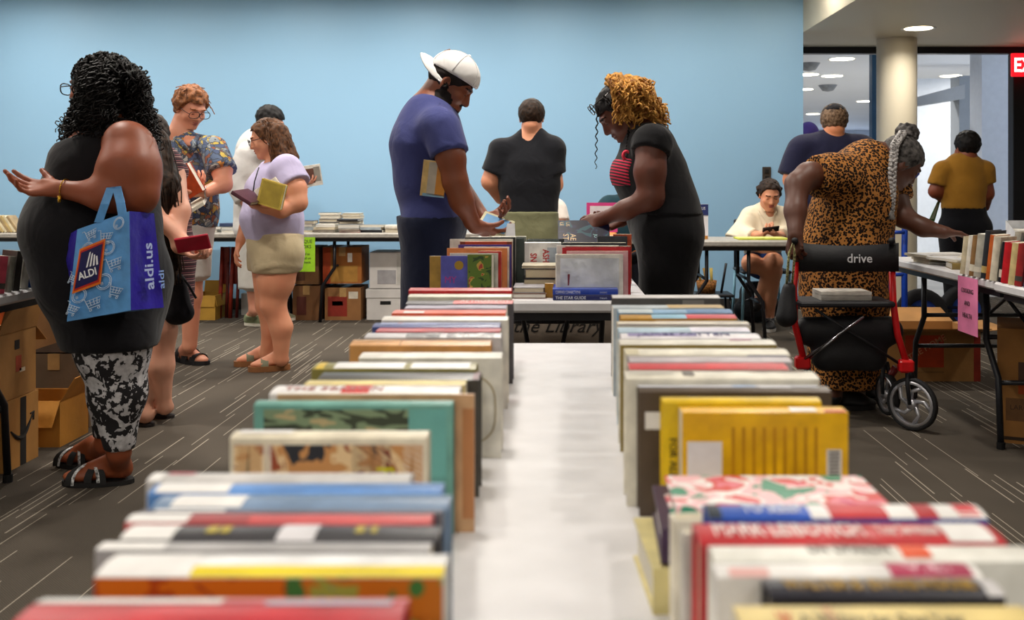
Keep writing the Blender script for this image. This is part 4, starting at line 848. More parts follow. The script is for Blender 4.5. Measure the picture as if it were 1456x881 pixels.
# ------------------------------------------------------------------ man in the tropical shirt
def man_floral():
    p = Person('ginger-haired man in glasses and a patterned tropical shirt reading a red book', 6.2, 268, skinc='d79a7c')
    p.head((271, 154), (.68, -.55, -.48), size=.245, neck=(256, 190), lipc='b06a5c', browc='8a5630', beard=None, rneck=.062)
    p.cone((258, 198), (264, 222), 13, 26, 'torso', (.5, .85, 0), .8); p.limb([(265, 230), (268, 255), (268, 300), (266, 335)], [35, 42, 43, 38], 'torso', (.5, .85, 0), .75, .05)
    p.cone((240, 202, .12), (298, 209, -.08), 14, 14, 'shoulder')
    p.limb([(304, 212, -.1), (315, 240, -.16), (318, 262, -.2)], [16, 14, 11], 'arm'); p.limb([(318, 262, -.2), (292, 273, -.3)], [11, 8], 'arm')
    p.limb([(232, 200, .1), (222, 250, .0), (226, 268, -.1)], [16, 13, 11], 'arm'); p.limb([(226, 268, -.1), (262, 268, -.3)], [11, 8], 'arm')
    p.hand((290, 273, -.3), (-.85, -.3, -.1), (-.1, .35, .8), 1, curl=(.5, .6, .4), q=.98); p.hand((262, 268, -.3), (.8, -.2, .3), (-.1, .3, .8), -1, curl=(.6, .7, .5), q=.98)
    p.limb([(272, 345, -.05), (272, 420, -.06), (270, 490, -.02)], [22, 14, 10], 'leg'); p.limb([(244, 345, .1), (240, 420, .06), (232, 488, .05)], [22, 14, 10], 'leg')
    p.foot((256, 513), (300, 520), (268, 492, -.02), w=.042, L=.27); f1 = p.ft; p.foot((222, 512), (236, 530), (232, 490, .05), w=.042, L=.25); f2 = p.ft
    p.body(.015)
    k = mat('17161a', .7, 'black_rubber')
    for f in (f1, f2):
        p.sole(k, ft=f, th=.026); p.strap(k, .7, .06, .028, ft=f); p.strap(k, .42, .085, .03, ft=f); p.strap(k, .12, .09, .02, ft=f)
    p.wear('tropical_shirt', ('torso', 'shoulder', 'leg'), C_FLORAL, .013, (cut(p.J(266, 322), (0, 0, -1)), outside(p.J(268, 190, -.12), .075)), [p.sl((304, 212, -.1), (315, 244, -.17), 16, 18), p.sl((232, 200, .1), (222, 244, .02), 18, 19)], .011, folds(.005, 24, 7))
    b = MB()
    for a, c in (((244, 190, .02), (270, 214, -.17)), ((282, 196, -.06), (275, 214, -.18))): b.tube([p.J(*a), p.J((a[0]+c[0])/2-3, (a[1]+c[1])/2-2, (a[2]+c[2])/2-.02), p.J(*c)], [.018, .022, .006], 6)
    p.part('collar', b, C_FLORAL)
    p.wear('shorts', ('leg', 'torso'), cloth('c9c4bf'), .011, (cut(p.J(0, 316), Z3), cut(p.J(0, 398), (0, 0, -1))), [p.sl((266, 318), (274, 398, -.05), 37, 27, .04, (.5, .85, 0), .7), p.sl((258, 318, .05), (243, 398, .08), 30, 26, .04)], .014, folds(.004, 24, 8))
    rs = np.random.RandomState(8); p.haircap(H_GINGER, .02, -.03, .055, hl=.068, disp=lumps(.006, 80, 4))
    pa = []; ra = []
    for i in range(220):
        u = rs.rand()*6.28; e = rs.rand(); st = p.L(.08*math.cos(u)*e, -.02+.1*math.sin(u)*e, .115-.07*e*e); dd = V(rs.randn(), rs.randn(), rs.randn())*.012
        if (st-p.hc) @ p.hf > .045: continue
        n = st-p.hc; n = n/np.linalg.norm(n); dd = dd-n*(dd @ n); pa.append(np.array([st, st+n*.012+dd*.8, st+n*.015+dd*1.6, st+n*.008+dd*2.6])); ra.append(.003)
    p.strands('hair_strands', pa, ra, H_GINGER); p.glasses(mat('15151a', .3), w=.036)
    b = MB(); c = p.J(293, 273, -.3); b.tube([c+V(.004, .034*math.cos(a), .034*math.sin(a)) for a in [2*math.pi*i/16 for i in range(16)]], .005, 6, closed=True); p.part('wristwatch', b, mat('c9c6be', .3, 'watch', metal=1))
man_floral()

# ------------------------------------------------------------------ woman in lilac
def woman_lilac():
    p = Person('woman in lilac top and khaki shorts with long brown hair holding three books', 6.07, 388, skinc='d59a78')
    p.head((380, 198), (-.93, -.18, -.3), size=.228, neck=(392, 232), lipc='b0625c', browc='4a3020')
    p.limb([(394, 254), (388, 272), (388, 310), (390, 340)], [25, 33, 37, 35], 'torso', Y3, 1.2, .05); p.cone((400, 246, -.12), (394, 246, .13), 15, 15, 'shoulder'); p.ball((372, 270, -.06), (20, 18, 20), 'torso')
    p.limb([(408, 244, -.15), (420, 268, -.18), (424, 288, -.2)], [16, 15, 12], 'arm'); p.limb([(424, 288, -.2), (400, 299, -.27), (376, 296, -.28)], [12, 10, 7.5], 'arm')
    p.limb([(384, 246, .16), (356, 300, .17), (342, 342, .12)], [15, 11, 7], 'arm')
    p.hand((378, 297, -.28), (-.9, -.1, .22), (.2, .3, .9), 1, curl=(.5, .5, .4), q=.92); p.hand((341, 345, .12), (-.3, -.1, -.95), (.9, .2, -.2), 1, curl=(.4, .5, .4), q=.9)
    p.limb([(398, 360, -.08), (392, 400, -.08), (388, 432, -.08), (400, 465, -.07), (400, 512, -.06)], [31, 25, 17, 15, 9], 'leg'); p.limb([(384, 360, .09), (380, 432, .09), (386, 468, .1), (378, 505, .1)], [29, 16, 13, 9], 'leg')
    p.foot((411, 525), (360, 528), (400, 510, -.06), w=.037, lift=.03, L=.235); f1 = p.ft; p.foot((388, 517), (346, 520), (379, 504, .1), w=.036, lift=.028, L=.23); f2 = p.ft
    p.body(.014)
    k = mat('8a5a34', .6, 'tan_leather')
    for f in (f1, f2): p.sole(k, ft=f, th=.034); p.strap(mat('7a7a62', .6), .62, .062, .022, ft=f); p.strap(k, .3, .085, .012, ft=f); p.strap(k, .08, .085, .012, ft=f)
    lil = cloth('b9b1d2')
    hem = lambda X, Y, Z: (p.J(0, 352)[2]+.09*np.clip((X-p.J(372, 0)[0])/.16, 0, 1)*np.clip(1.25-np.abs(X-p.J(408, 0)[0])/.16, 0, 1))-Z
    p.wear('lilac_top', ('torso', 'shoulder'), lil, .014, (hem, outside(p.J(384, 226, -.02), .062)), [p.sl((406, 242, -.14), (419, 264, -.18), 18, 20), p.sl((384, 246, .16), (368, 275, .17), 17, 18)], .011, folds(.006, 26, 9))
    p.wear('khaki_shorts', ('leg', 'torso'), cloth('b8a888'), .01, (cut(p.J(0, 330), Z3), cut(p.J(0, 386), (0, 0, -1))), [p.sl((392, 335), (396, 386, -.06), 34, 30, .04, Y3, 1.2), p.sl((390, 340, .06), (384, 384, .1), 31, 29, .04)], .012, folds(.004, 30, 10))
    p.haircap(H_BROWN, .012, -.05, .06, hl=.075); rs = np.random.RandomState(9)
    p.wear('long_hair', (), H_BROWN, 0, (), [Prim(p.J(394, 187, -.05), p.J(399, 236, -.11), .056, .042, None, 1, .03), Prim(p.J(396, 190), p.J(413, 224, -.02), .068, .05, None, 1, .03)], .009, lumps(.004, 90, 3))
    pa = []; ra = []
    for i in range(200):
        a = p.L(rs.randn()*.03, -.02+rs.randn()*.02, .115); side = rs.rand() < .65
        if side: b, c = p.J(382+rs.rand()*16, 200+rs.rand()*8, -.11-.02*rs.rand()), p.J(384+rs.rand()*24, 235+rs.rand()*14, -.14+.05*rs.rand())
        else: b, c = p.J(404+rs.rand()*6, 195+rs.rand()*10, -.08+.16*rs.rand()), p.J(408+rs.rand()*14, 222+rs.rand()*12, -.08+.14*rs.rand())
        pa.append(helix([a, a*.4+b*.6+V(0, 0, .02), b, c], .004, 2.5, rs.rand()*6, 22)); ra.append(np.linspace(.004, .002, 22))
    p.strands('hair_strands', pa, ra, H_BROWN); p.glasses(mat('121216', .3), w=.036)
    p.part('earring', MB().lathe(p.L(-.088, -.004, -.034), [(.0001, -.006), (.006, 0), (.0001, .006)], 10), mat('e8e4dc', .2, 'pearl'))
    MBs = MB(); MBs.tube([p.J(368, 238, -.16), p.J(362, 258, -.2), p.J(358, 285, -.2)], .004, 6); p.part('neck_cord', MBs, mat('1a1a20', .6))
woman_lilac()

# ------------------------------------------------------------------ man behind her
def man_white():
    p = Person('dark-haired man in an off-white shirt half hidden behind the lilac-top woman', 7.85, 372, skinc='d09a80')
    p.head((384, 174), (.8, -.1, -.35), size=.24, neck=(374, 202), browc='1c1410', lipc='a8655a')
    p.limb([(368, 215), (366, 260), (366, 320)], [30, 32, 30], 'torso', Y3, 1.1, .05); p.cone((368, 214, -.16), (368, 214, .16), 15, 15, 'shoulder')
    p.limb([(352, 222, -.17), (338, 255, -.17), (352, 285, -.2)], [14, 12, 10], 'arm'); p.limb([(352, 285, -.2), (378, 290, -.25)], [9, 7], 'arm')
    p.limb([(376, 222, .17), (404, 266, .2), (432, 264, .05)], [13, 10, 7], 'arm'); p.hand((431, 264, .05), (.9, -.2, .25), (-.2, .3, .9), -1, curl=(.5, .5, .4), q=.95); p.hand((376, 290, -.25), (.9, 0, 0), (0, .2, 1), 1, q=.9)
    p.limb([(360, 330, -.08), (360, 390, -.08), (362, 440, -.08)], [18, 11, 8], 'leg'); p.limb([(374, 330, .1), (376, 390, .1), (380, 440, .1)], [18, 11, 8], 'leg')
    p.foot((349, 462), (374, 463), (362, 440, -.08), 'foot1', w=.042, L=.27); f1 = p.ft; p.foot((372, 457), (392, 456), (380, 438, .1), 'foot2', w=.042, L=.27)
    p.body(.016); p.shoe(mat('9a9a7c', .7), 'foot2', mat('e8e4d4', .6)); p.ft = f1; p.shoe(mat('8f9a78', .7), 'foot1', mat('e8e4d4', .6))
    p.wear('off_white_shirt', ('torso', 'shoulder'), cloth('cfccca'), .014, (cut(p.J(366, 334), (0, 0, -1)), outside(p.J(376, 198), .06)), [p.sl((352, 222, -.17), (338, 262, -.17), 16, 16), p.sl((338, 255, -.17), (350, 286, -.2), 15, 13), p.sl((376, 222, .17), (396, 252, .2), 15, 15)], .013, folds(.006, 22, 11))
    p.wear('shorts', ('leg', 'torso'), cloth('b9b6b0'), .01, (cut(p.J(0, 325), Z3), cut(p.J(0, 412), (0, 0, -1))), [p.sl((366, 320), (361, 412, -.08), 25, 20, .03), p.sl((368, 320, .05), (376, 412, .1), 24, 20, .03)], .014, folds(.004, 24, 12)); p.haircap(H_BLACK, .014, -.03, .055, hl=.055)
man_white()

# ------------------------------------------------------------------ man in the white cap
def man_cap():
    p = Person('man in navy T-shirt and backwards white cap looking down at the middle table', 4.375, 615, skinc='7a4428')
    p.head((639, 121), (.8, -.06, -.6), (.6, 0, .8), size=.245, neck=(607, 160), rneck=.062, lipc='6a3a34', browc='140e0c', beard='17100d', nose=1.1)
    p.limb([(608, 172), (608, 205), (611, 260), (614, 315)], [36, 44, 42, 42], 'torso', Y3, 1.38, .06); p.cone((622, 176, -.19), (616, 176, .19), 23, 23, 'shoulder', kk=.05)
    p.limb([(630, 182, -.21), (641, 225, -.24), (647, 258, -.24)], [24, 19, 16.5], 'arm'); p.limb([(647, 258, -.24), (656, 285, -.22), (675, 322, -.16)], [16.5, 15.5, 10], 'arm')
    p.limb([(620, 182, .21), (645, 250, .24)], [22, 16], 'arm'); p.limb([(645, 250, .24), (690, 312, .02)], [15, 9], 'arm')
    p.hand((674, 320, -.16), (.8, .35, -.42), (.25, .6, .7), 1, curl=(.5, .5, .4), q=1.05, thumb=(.5, .4)); p.hand((690, 312, .02), (.75, -.4, .2), (0, -.5, .8), -1, curl=(.5, .6, .4), q=1.0)
    for d, x in ((-.11, 606), (.11, 616)): p.limb([(612, 320, d), (x, 450, d), (x-6, 590, d)], [36, 24, 15], 'leg', kk=.04)
    p.foot((588, 628), (640, 632), (600, 592, -.11), 'foot1', w=.045, L=.29); f1 = p.ft; p.foot((604, 600), (652, 602), (610, 585, .11), 'foot2', w=.045, L=.29)
    p.body(.014); p.shoe(mat('e4e2de', .6), 'foot2'); p.ft = f1; p.shoe(mat('e4e2de', .6), 'foot1')
    p.wear('navy_t_shirt', ('torso', 'shoulder', 'leg'), cloth('3c4276', .8, var=.05), .012, (cut(p.J(614, 311), (.06, 0, -1)), outside(p.J(616, 150), .066)), [p.sl((629, 182, -.21), (639, 219, -.24), 24, 22), p.sl((620, 182, .21), (634, 220, .23), 24, 22)], .011, folds(.0055, 20, 13))
    p.wear('navy_trousers', ('leg', 'torso'), cloth('1b2036'), .009, (cut(p.J(0, 306), Z3), cut((0, 0, .05), (0, 0, -1))), [p.sl((614, 306), (608, 450, -.1), 43, 30, .05, Y3, 1.2), p.sl((614, 306, .05), (616, 450, .11), 41, 30, .05), p.sl((608, 430, -.11), (600, 600, -.11), 30, 22), p.sl((616, 430, .11), (610, 595, .11), 30, 22)], .015, folds(.004, 22, 14))
    p.haircap(mat('1c1310', .9, 'cropped_hair', var=.2, scale=300), .003, -.02, .06, hl=.03)
    white = cloth('dcdad8', .8, 'cap_cloth', .1, .03); c, f, u, r, q = p.hc, p.hf, p.hu, p.hr, p.hq; L = p.L
    pl = cut(L(0, .0, .042), -u+f*.12); crown = [Ell(L(0, -.008, .05), (r, f, u), np.array((.09, .112, .096))*q, .01)]
    D, lo = sgrid(crown, .007, 0, (pl, )); v, ff = nets(D, lo, .007); o = link(bpy.data.objects.new('cap', npmesh('cap', v, ff, white, p.o)), p.root)
    vs = []; fs = []; n = 12                 # bill pointing backwards
    for k, (r0, up) in enumerate(((0.0, 0.0), (.035, .004), (.062, .002), (.075, -.004))):
        for i in range(n+1):
            a = math.pi*(i/n)-math.pi/2; x = .082*math.sin(a); y = -.1*math.cos(a)*.9-.01-r0*math.cos(a)**.6*1.05 if abs(math.cos(a)) > 1e-6 else -.01
            vs.append(L(x, y, (.05+up-.05*(math.sin(a)**2)-.1*r0)))
    for k in range(3):
        for i in range(n): fs.append((k*(n+1)+i, k*(n+1)+i+1, (k+1)*(n+1)+i+1, (k+1)*(n+1)+i))
    m = len(vs); vs += [w-u*.004 for w in vs]; fs += [tuple(j+m for j in g[::-1]) for g in fs]; e = [3*(n+1)+i for i in range(n+1)]; fs += [(e[i], e[i+1], e[i+1]+m, e[i]+m) for i in range(n)]
    p.part('cap_bill', MB().add(vs, fs), white)
    b = MB().lathe(L(0, -.008, .149), [(.0001, .004), (.007, .001), (.008, -.004)], 10); p.part('cap_button', b, white)
    b = MB()                                  # seams and the small logo patch near the bill
    for an in (0, 60, 120): 
        pts = []
        for i in range(17):
            t = math.pi*i/16; e = math.radians(an); pts.append(L(.0915*math.cos(t)*math.cos(e), -.008+.1135*math.cos(t)*math.sin(e), .05+.0972*math.sin(t)*1.0))
        b.tube(pts, .0012, 4)
    p.part('cap_seam', b, cloth('b4b2b2'))
    q0 = [L(x, y, z) for x, y, z in ((-.016, -.094, .096), (.016, -.094, .096), (.016, -.078, .118), (-.016, -.078, .118))]; p.part('cap_logo', MB().add([a-f*.01+u*.004 for a in q0]+[a+f*.006 for a in q0], [(0, 1, 2, 3), (4, 7, 6, 5), (0, 4, 5, 1), (1, 5, 6, 2), (2, 6, 7, 3), (3, 7, 4, 0)]), mat('8a5a46', .6), False)
man_cap()

# ------------------------------------------------------------------ man in black seen from behind
def man_black():
    p = Person('man in black T-shirt and olive trousers seen from behind at the blue wall', 7.0, 755, skinc='d39a78')
    p.head((756, 168), (.1, 1, -.25), size=.24, neck=(755, 193), rneck=.055, browc=None, eyes=False)
    p.limb([(753, 232), (753, 262), (752, 300), (752, 320)], [37, 39, 37, 36], 'torso', Y3, .62, .05); p.cone((756, 196), (754, 230), 17, 36, 'torso', Y3, .7); p.cone((744, 201), (714, 214), 12, 12, 'torso', kk=.05); p.cone((768, 200), (786, 212), 12, 12, 'torso', kk=.05); p.cone((716, 213), (786, 211), 12, 12, 'shoulder')
    p.limb([(710, 216), (697, 258), (712, 282, .12)], [15, 12, 9], 'arm'); p.limb([(784, 212), (788, 262, .02), (768, 285, .14)], [15, 12, 9], 'arm')
    p.hand((714, 282, .14), (.7, .5, .1), (0, .3, 1), 1, q=.95); p.hand((766, 285, .15), (-.7, .5, .1), (0, .3, 1), -1, q=.95)
    for x, e in ((736, 732), (770, 774)): p.limb([(x, 325), (e, 400), (e, 478)], [21, 14, 9], 'leg')
    p.foot((728, 492), (726, 480), (732, 476), 'foot1', L=.28, w=.045); f1 = p.ft; p.foot((776, 492), (780, 480), (774, 476), 'foot2', L=.28, w=.045)
    p.body(.015); k = mat('3a3028', .6); p.shoe(k, 'foot2'); p.ft = f1; p.shoe(k, 'foot1')
    p.wear('black_t_shirt', ('torso', 'shoulder', 'leg'), cloth('1c1d22', .85), .013, (cut(p.J(752, 304), (0, 0, -1)), outside(p.J(756, 178), .055)), [p.sl((711, 216), (701, 246), 16, 15.5, .04), p.sl((784, 213), (788, 247), 16, 14.5, .04)], .012, folds(.006, 20, 15))
    p.wear('olive_trousers', ('leg', 'torso'), cloth('77775a'), .01, (cut(p.J(0, 300), Z3), cut((0, 0, .05), (0, 0, -1))), [p.sl((750, 298), (750, 345), 38, 40, .04, Y3, .68), p.sl((738, 330), (732, 480), 25, 17, .04), p.sl((768, 330), (774, 480), 25, 17, .04)], .015, folds(.004, 26, 16))
    p.haircap(H_DARK, .013, -.025, .05, hl=.06, disp=lumps(.002, 120, 4))
man_black()
# ------------------------------------------------------------------ woman with blonde twists
def woman_twists():
    p = Person('woman with gold twisted hair and black T-shirt leaning over the middle table', 4.3, 930, skinc='5e3322')
    p.head((884, 160), (-.74, -.1, -.66), (-.66, 0, .74), size=.24, neck=(912, 196), lipc='5a2a28', browc='120c0a', rneck=.052)
    p.limb([(922, 208), (924, 232), (930, 262), (944, 300), (950, 330)], [33, 40, 45, 46, 48], 'torso', Y3, 1.22, .06); p.cone((924, 204, -.17), (916, 204, .17), 21, 21, 'shoulder', kk=.05); p.ball((900, 245, 0), (26, 45, 26), 'torso')
    p.limb([(927, 208, -.2), (924, 245, -.23), (926, 280, -.24)], [22, 20.5, 17], 'arm'); p.limb([(926, 280, -.24), (888, 299, -.22), (856, 311, -.16)], [16, 12.5, 9], 'arm')
    p.limb([(912, 208, .19), (900, 270, .24)], [20, 15], 'arm'); p.limb([(900, 270, .24), (884, 314, .12)], [13, 8.5], 'arm')
    p.hand((858, 310, -.16), (-.88, .15, -.4), (.2, .75, -.55), -1, curl=(.55, .5, .4), q=.98, thumb=(.45, .3)); p.hand((885, 313, .12), (-.8, -.3, -.25), (0, -.5, .8), 1, curl=(.6, .7, .4), q=.96)
    for d, x in ((-.1, 946), (.1, 938)): p.limb([(952, 335, d), (x, 470, d), (x+8, 600, d)], [44, 26, 15], 'leg', kk=.04)
    p.foot((968, 640), (915, 636), (954, 600, -.1), 'foot1', w=.042, L=.26); f1 = p.ft; p.foot((958, 610), (906, 610), (946, 590, .1), 'foot2', w=.042, L=.26)
    p.body(.014); k = mat('1a1a1c', .6); p.shoe(k, 'foot2'); p.ft = f1; p.shoe(k, 'foot1')
    p.wear('black_t_shirt', ('torso', 'shoulder', 'leg'), cloth('18181b', .85), .012, (cut(p.J(0, 304), (0, 0, -1)), outside(p.J(900, 186), .06)), [p.sl((927, 206, -.2), (924, 219, -.215), 25, 25), p.sl((912, 206, .19), (908, 222, .2), 23, 23)], .011, folds(.005, 22, 21))
    t = NT('red_stripe_print'); sp = t.n('ShaderNodeSeparateXYZ', {0: t.obj()}); t.base(t.ramp(t.math('FRACT', t.math('MULTIPLY', t.math('ADD', sp.outputs[2], t.math('MULTIPLY', sp.outputs[0], .25)), 75.0)), [(0, (196, 28, 66)), (.5, (24, 14, 20))], 'CONSTANT')); t.rough(.8)
    p.wear('shirt_print', ('torso',), t.m, .0165, (cut(p.J(0, 264), (0, 0, -1)), cut(p.J(0, 226), (0, 0, 1)), cut(p.J(900, 0), (1, 0, 0)), cut(p.J(0, 0, .12), (0, 1, 0)), cut(p.J(0, 0, -.15), (0, -1, 0))), (), .009, folds(.005, 22, 21))
    b = MB(); b.tube([p.J(891+5*math.cos(a), 221+6*math.sin(a), -.12) for a in [2*math.pi*i/14 for i in range(14)]], .007, 6, closed=True); p.part('print_circle', b, mat('d8324c', .7))
    p.wear('black_trousers', ('leg', 'torso'), cloth('131316', .85), .012, (cut(p.J(0, 298), Z3), cut((0, 0, .05), (0, 0, -1))), (), .014, folds(.003, 22, 22))
    rs = np.random.RandomState(22)
    p.haircap(H_BLACK, .008, -.03, .055, hl=.05)
    p.wear('hair', (), H_GOLD, 0, (), [Prim(p.J(878, 122), p.J(906, 142), .055, .08, None, 1, .03), Prim(p.J(902, 138), p.J(926, 168), .085, .055, None, 1, .03)], .01, lumps(.008, 100, 6))
    pa = []; ra = []; pb = []; rb = []
    for i in range(170):
        d = -.15+.3*rs.rand(); e = 1-(d/.17)**2; a = p.J(872+rs.rand()*14, 112+rs.rand()*12+(1-e)*14, d*.5); mid = p.J(896+rs.rand()*34, 112+rs.rand()*32+(1-e)*12, d-.02); en = p.J(888+rs.rand()*64, 150+rs.rand()*34, d)
        if en[0] > p.J(938, 0)[0]: mid = p.J(918+rs.rand()*8, 126+rs.rand()*10, d)
        pa.append(helix([a, a*.4+mid*.6+V(0, 0, .012), mid, en], .0075, 7, rs.rand()*6, 44, False)); ra.append(np.linspace(.0052, .0036, 44))
    for i in range(70):
        d = -.13+.24*rs.rand(); a = p.J(862+rs.rand()*16, 106+rs.rand()*14, d*.5); mid = p.J(870+rs.rand()*24, 122+rs.rand()*14, -.12+.02*rs.randn()); en = p.J(872+rs.rand()*34, 148+rs.rand()*30, -.125+.015*rs.randn())
        pa.append(helix([a, a*.4+mid*.6+V(0, 0, .012), mid, en], .006, 6, rs.rand()*6, 44, False)); ra.append(np.linspace(.005, .0034, 44))
    for i in range(30):
        a = p.L(rs.randn()*.04, .03+rs.rand()*.03, .1); b = p.L((-.085 if rs.rand() < .7 else .085), -.01+rs.rand()*.05, .03); pb.append(helix([a, (a+b)/2+V(0, 0, .01), b], .003, 4, rs.rand()*6, 24)); rb.append(.004)
    for x0, y0, y1, d in ((846, 168, 240, -.06), (890, 195, 212, -.1)): pb.append(helix([p.J(x0+4, y0-14, d), p.J(x0+3, y0, d), p.J(x0+1, y1, d)], .0045, 7, rs.rand()*6, 60)); rb.append(np.linspace(.004, .002, 60))
    p.strands('gold_twists', pa, ra, H_GOLD, 5); p.strands('dark_roots', pb, rb, H_BLACK, 4)
    p.glasses(mat('2a2622', .25), w=.034, up=.085, y=.085)
woman_twists()

# ------------------------------------------------------------------ people behind the back table
def seated(label, D, x, skinc, shirtc, head, neck, tors, sh1, sh2, arm, hairm, extra=None):
    p = Person(label, D, x, skinc=skinc); p.head(head, (-.5, -.8, -.3), size=.225, neck=neck, lipc='a8655a'); p.limb(tors, [26, 29, 30], 'torso', Y3, .7, .05); p.cone(sh1, sh2, 14, 14, 'shoulder')
    for a in arm: p.limb(a, [13, 10, 7], 'arm'); p.hand(a[2], (.2, -.9, -.2), (0, -.2, -1), 1, q=.9)
    hx = tors[2][0]
    for s_ in (-1, 1): p.limb([(hx+s_*14, tors[2][1], .02), (hx+s_*18, tors[2][1]+6, -.42), (hx+s_*18, tors[2][1]+82, -.4)], [16, 13, 8], 'leg'); g = P(hx+s_*18, 0, D-.4).x*F/(D-.4)+PX
    p.body(.016); p.wear('shirt', ('torso', 'shoulder'), cloth(shirtc), .013, (outside(p.J(*neck), .055),), [p.sl(a[0], tuple((np.array(a[0])*.35+np.array(a[1])*.65)), 16, 16) for a in arm], .013, folds(.006, 22, 31))
    p.wear('trousers', ('leg',), cloth('2a2c36'), .01, (), (), .016); p.haircap(hairm, .016, -.05, .055, hl=.05); return p
seated('person in white shirt seated at back table, mostly hidden behind the black T-shirt man', 7.95, 775, 'd9905c', 'e6dfd6', (768, 262), (770, 290), [(772, 305), (772, 335), (772, 372)], (756, 300), (787, 298), [[(789, 300, 0), (794, 325, -.05), (792, 340, -.25)], [(754, 302), (746, 328), (752, 340, -.2)]], H_BROWN)
seated('person in dark teal shirt seated behind the woman with gold twists', 7.95, 895, 'd98f4c', '1d3a44', (894, 252), (890, 282), [(892, 300), (892, 335), (892, 372)], (868, 293), (910, 296), [[(866, 296, 0), (864, 330, -.05), (872, 342, -.25)], [(912, 298), (918, 328), (908, 342, -.2)]], H_DARK)

def girl():
    p = Person('girl in cream shirt and blue shorts seated at grey table looking at her phone', 7.9, 1090, skinc='dba27e')
    p.head((1094, 277, -.1), (.02, -.88, -.4), size=.235, neck=(1092, 304), lipc='a8504a', browc='3a241a')
    p.limb([(1090, 312), (1086, 335), (1084, 372, .12)], [22, 24, 24], 'torso', Y3, .75, .05); p.cone((1068, 309), (1112, 309), 11, 11, 'shoulder')
    p.limb([(1066, 311), (1056, 338, -.05), (1082, 334, -.3)], [11, 9, 6], 'arm'); p.limb([(1114, 311), (1118, 338, -.05), (1106, 335, -.3)], [11, 9, 6], 'arm')
    p.hand((1080, 334, -.3), (.75, -.3, .35), (.3, .1, .9), -1, curl=(.5, .6, .4), q=.85); p.hand((1108, 335, -.3), (-.75, -.3, .3), (-.3, .1, .9), 1, curl=(.5, .6, .4), q=.85)
    p.limb([(1074, 374, .15), (1068, 374, -.2)], [15, 13], 'leg'); p.limb([(1096, 372, .15), (1100, 372, -.24), (1080, 422, -.1)], [15, 12, 7], 'leg'); p.limb([(1068, 374, -.2), (1100, 386, -.2), (1094, 445, -.12)], [12, 11, 7], 'leg')
    a1 = p.J(1080, 424, -.1); a2 = p.J(1094, 446, -.12)
    p.pr.append(Prim(a1+V(0, .0, -.02), a1+V(-.06, -.12, -.06), .038, .03, None, 1, .02, tag='foot1'))
    p.foot((1093, 466), (1096, 480), (1094, 446, -.12), 'foot2', L=.24); f2 = p.ft
    p.body(.015); blk = mat('15151a', .6, 'trainer'); p.shoe(blk, 'foot2', mat('dcdad6', .6)); p.strap(mat('e8e6e2', .6), .5, .085, .008, 'shoe_stripe'); p.strap(mat('e8e6e2', .6), .62, .075, .008, 'shoe_stripe')
    p.wear('trainer', ('foot1',), blk, .008, (), (), .01); b = MB(); b.tube([a1+V(0, .0, .02), a1+V(0, 0, .045)], .042, 12); b.tube([a2+V(0, 0, .0), a2+V(0, 0, .02)], .042, 12); p.part('sock', b, cloth('e6e2dc'))
    cr = cloth('ece0c6', .8, var=.05)
    p.wear('cream_shirt', ('torso', 'shoulder'), cr, .016, (cut(p.J(0, 362), (0, 0, -1)), outside(p.J(1094, 303, -.06), .045)), [p.sl((1068, 310), (1052, 344, -.05), 13, 20), p.sl((1054, 334, -.04), (1074, 338, -.22), 15, 11), p.sl((1112, 310), (1120, 344, -.04), 13, 18), p.sl((1118, 334, -.04), (1110, 338, -.2), 14, 10)], .011, folds(.007, 26, 33))
    b = MB()
    for s_ in (-1, 1): b.add([p.J(1091+s_*2, 312, -.17), p.J(1091+s_*13, 303, -.09), p.J(1091+s_*14, 296, -.06), p.J(1091+s_*9, 306, -.16)], [(0, 1, 2, 3)])
    p.part('collar', b, cr, False)
    p.wear('blue_shorts', ('leg', 'torso'), cloth('24407e'), .011, (cut(p.J(0, 358), Z3), cut(p.J(0, 0, -.08), (0, -1, 0))), (), .013)
    p.haircap(H_DARK, .008, -.03, .06, hl=.078); rs = np.random.RandomState(33); pa = []; ra = []
    for i in range(90):
        s_ = 1 if rs.rand() < .5 else -1; a = p.L(s_*rs.rand()*.03, .02, .118); b = p.L(s_*(.088+.01*rs.rand()), -.0-.04*rs.rand(), .0); c = p.J(1094+s_*(13+rs.rand()*7), 303+rs.rand()*6, -.06+.06*rs.rand())
        pa.append(helix([a, a*.4+b*.6+V(0, 0, .02), b, c], .003, 3, rs.rand()*6, 24)); ra.append(.0035)
    p.strands('hair_strands', pa, ra, H_DARK)
    p.wear('long_hair', (), H_DARK, 0, (), [Prim(p.L(s_*.074, -.03, .04), p.J(1094+s_*17, 308, -.02), .028, .016, None, 1, .02) for s_ in (-1, 1)]+[Prim(p.L(0, -.07, .02), p.J(1094, 306, .02), .06, .05, None, 1, .03)], .008, lumps(.004, 100, 5))
girl()

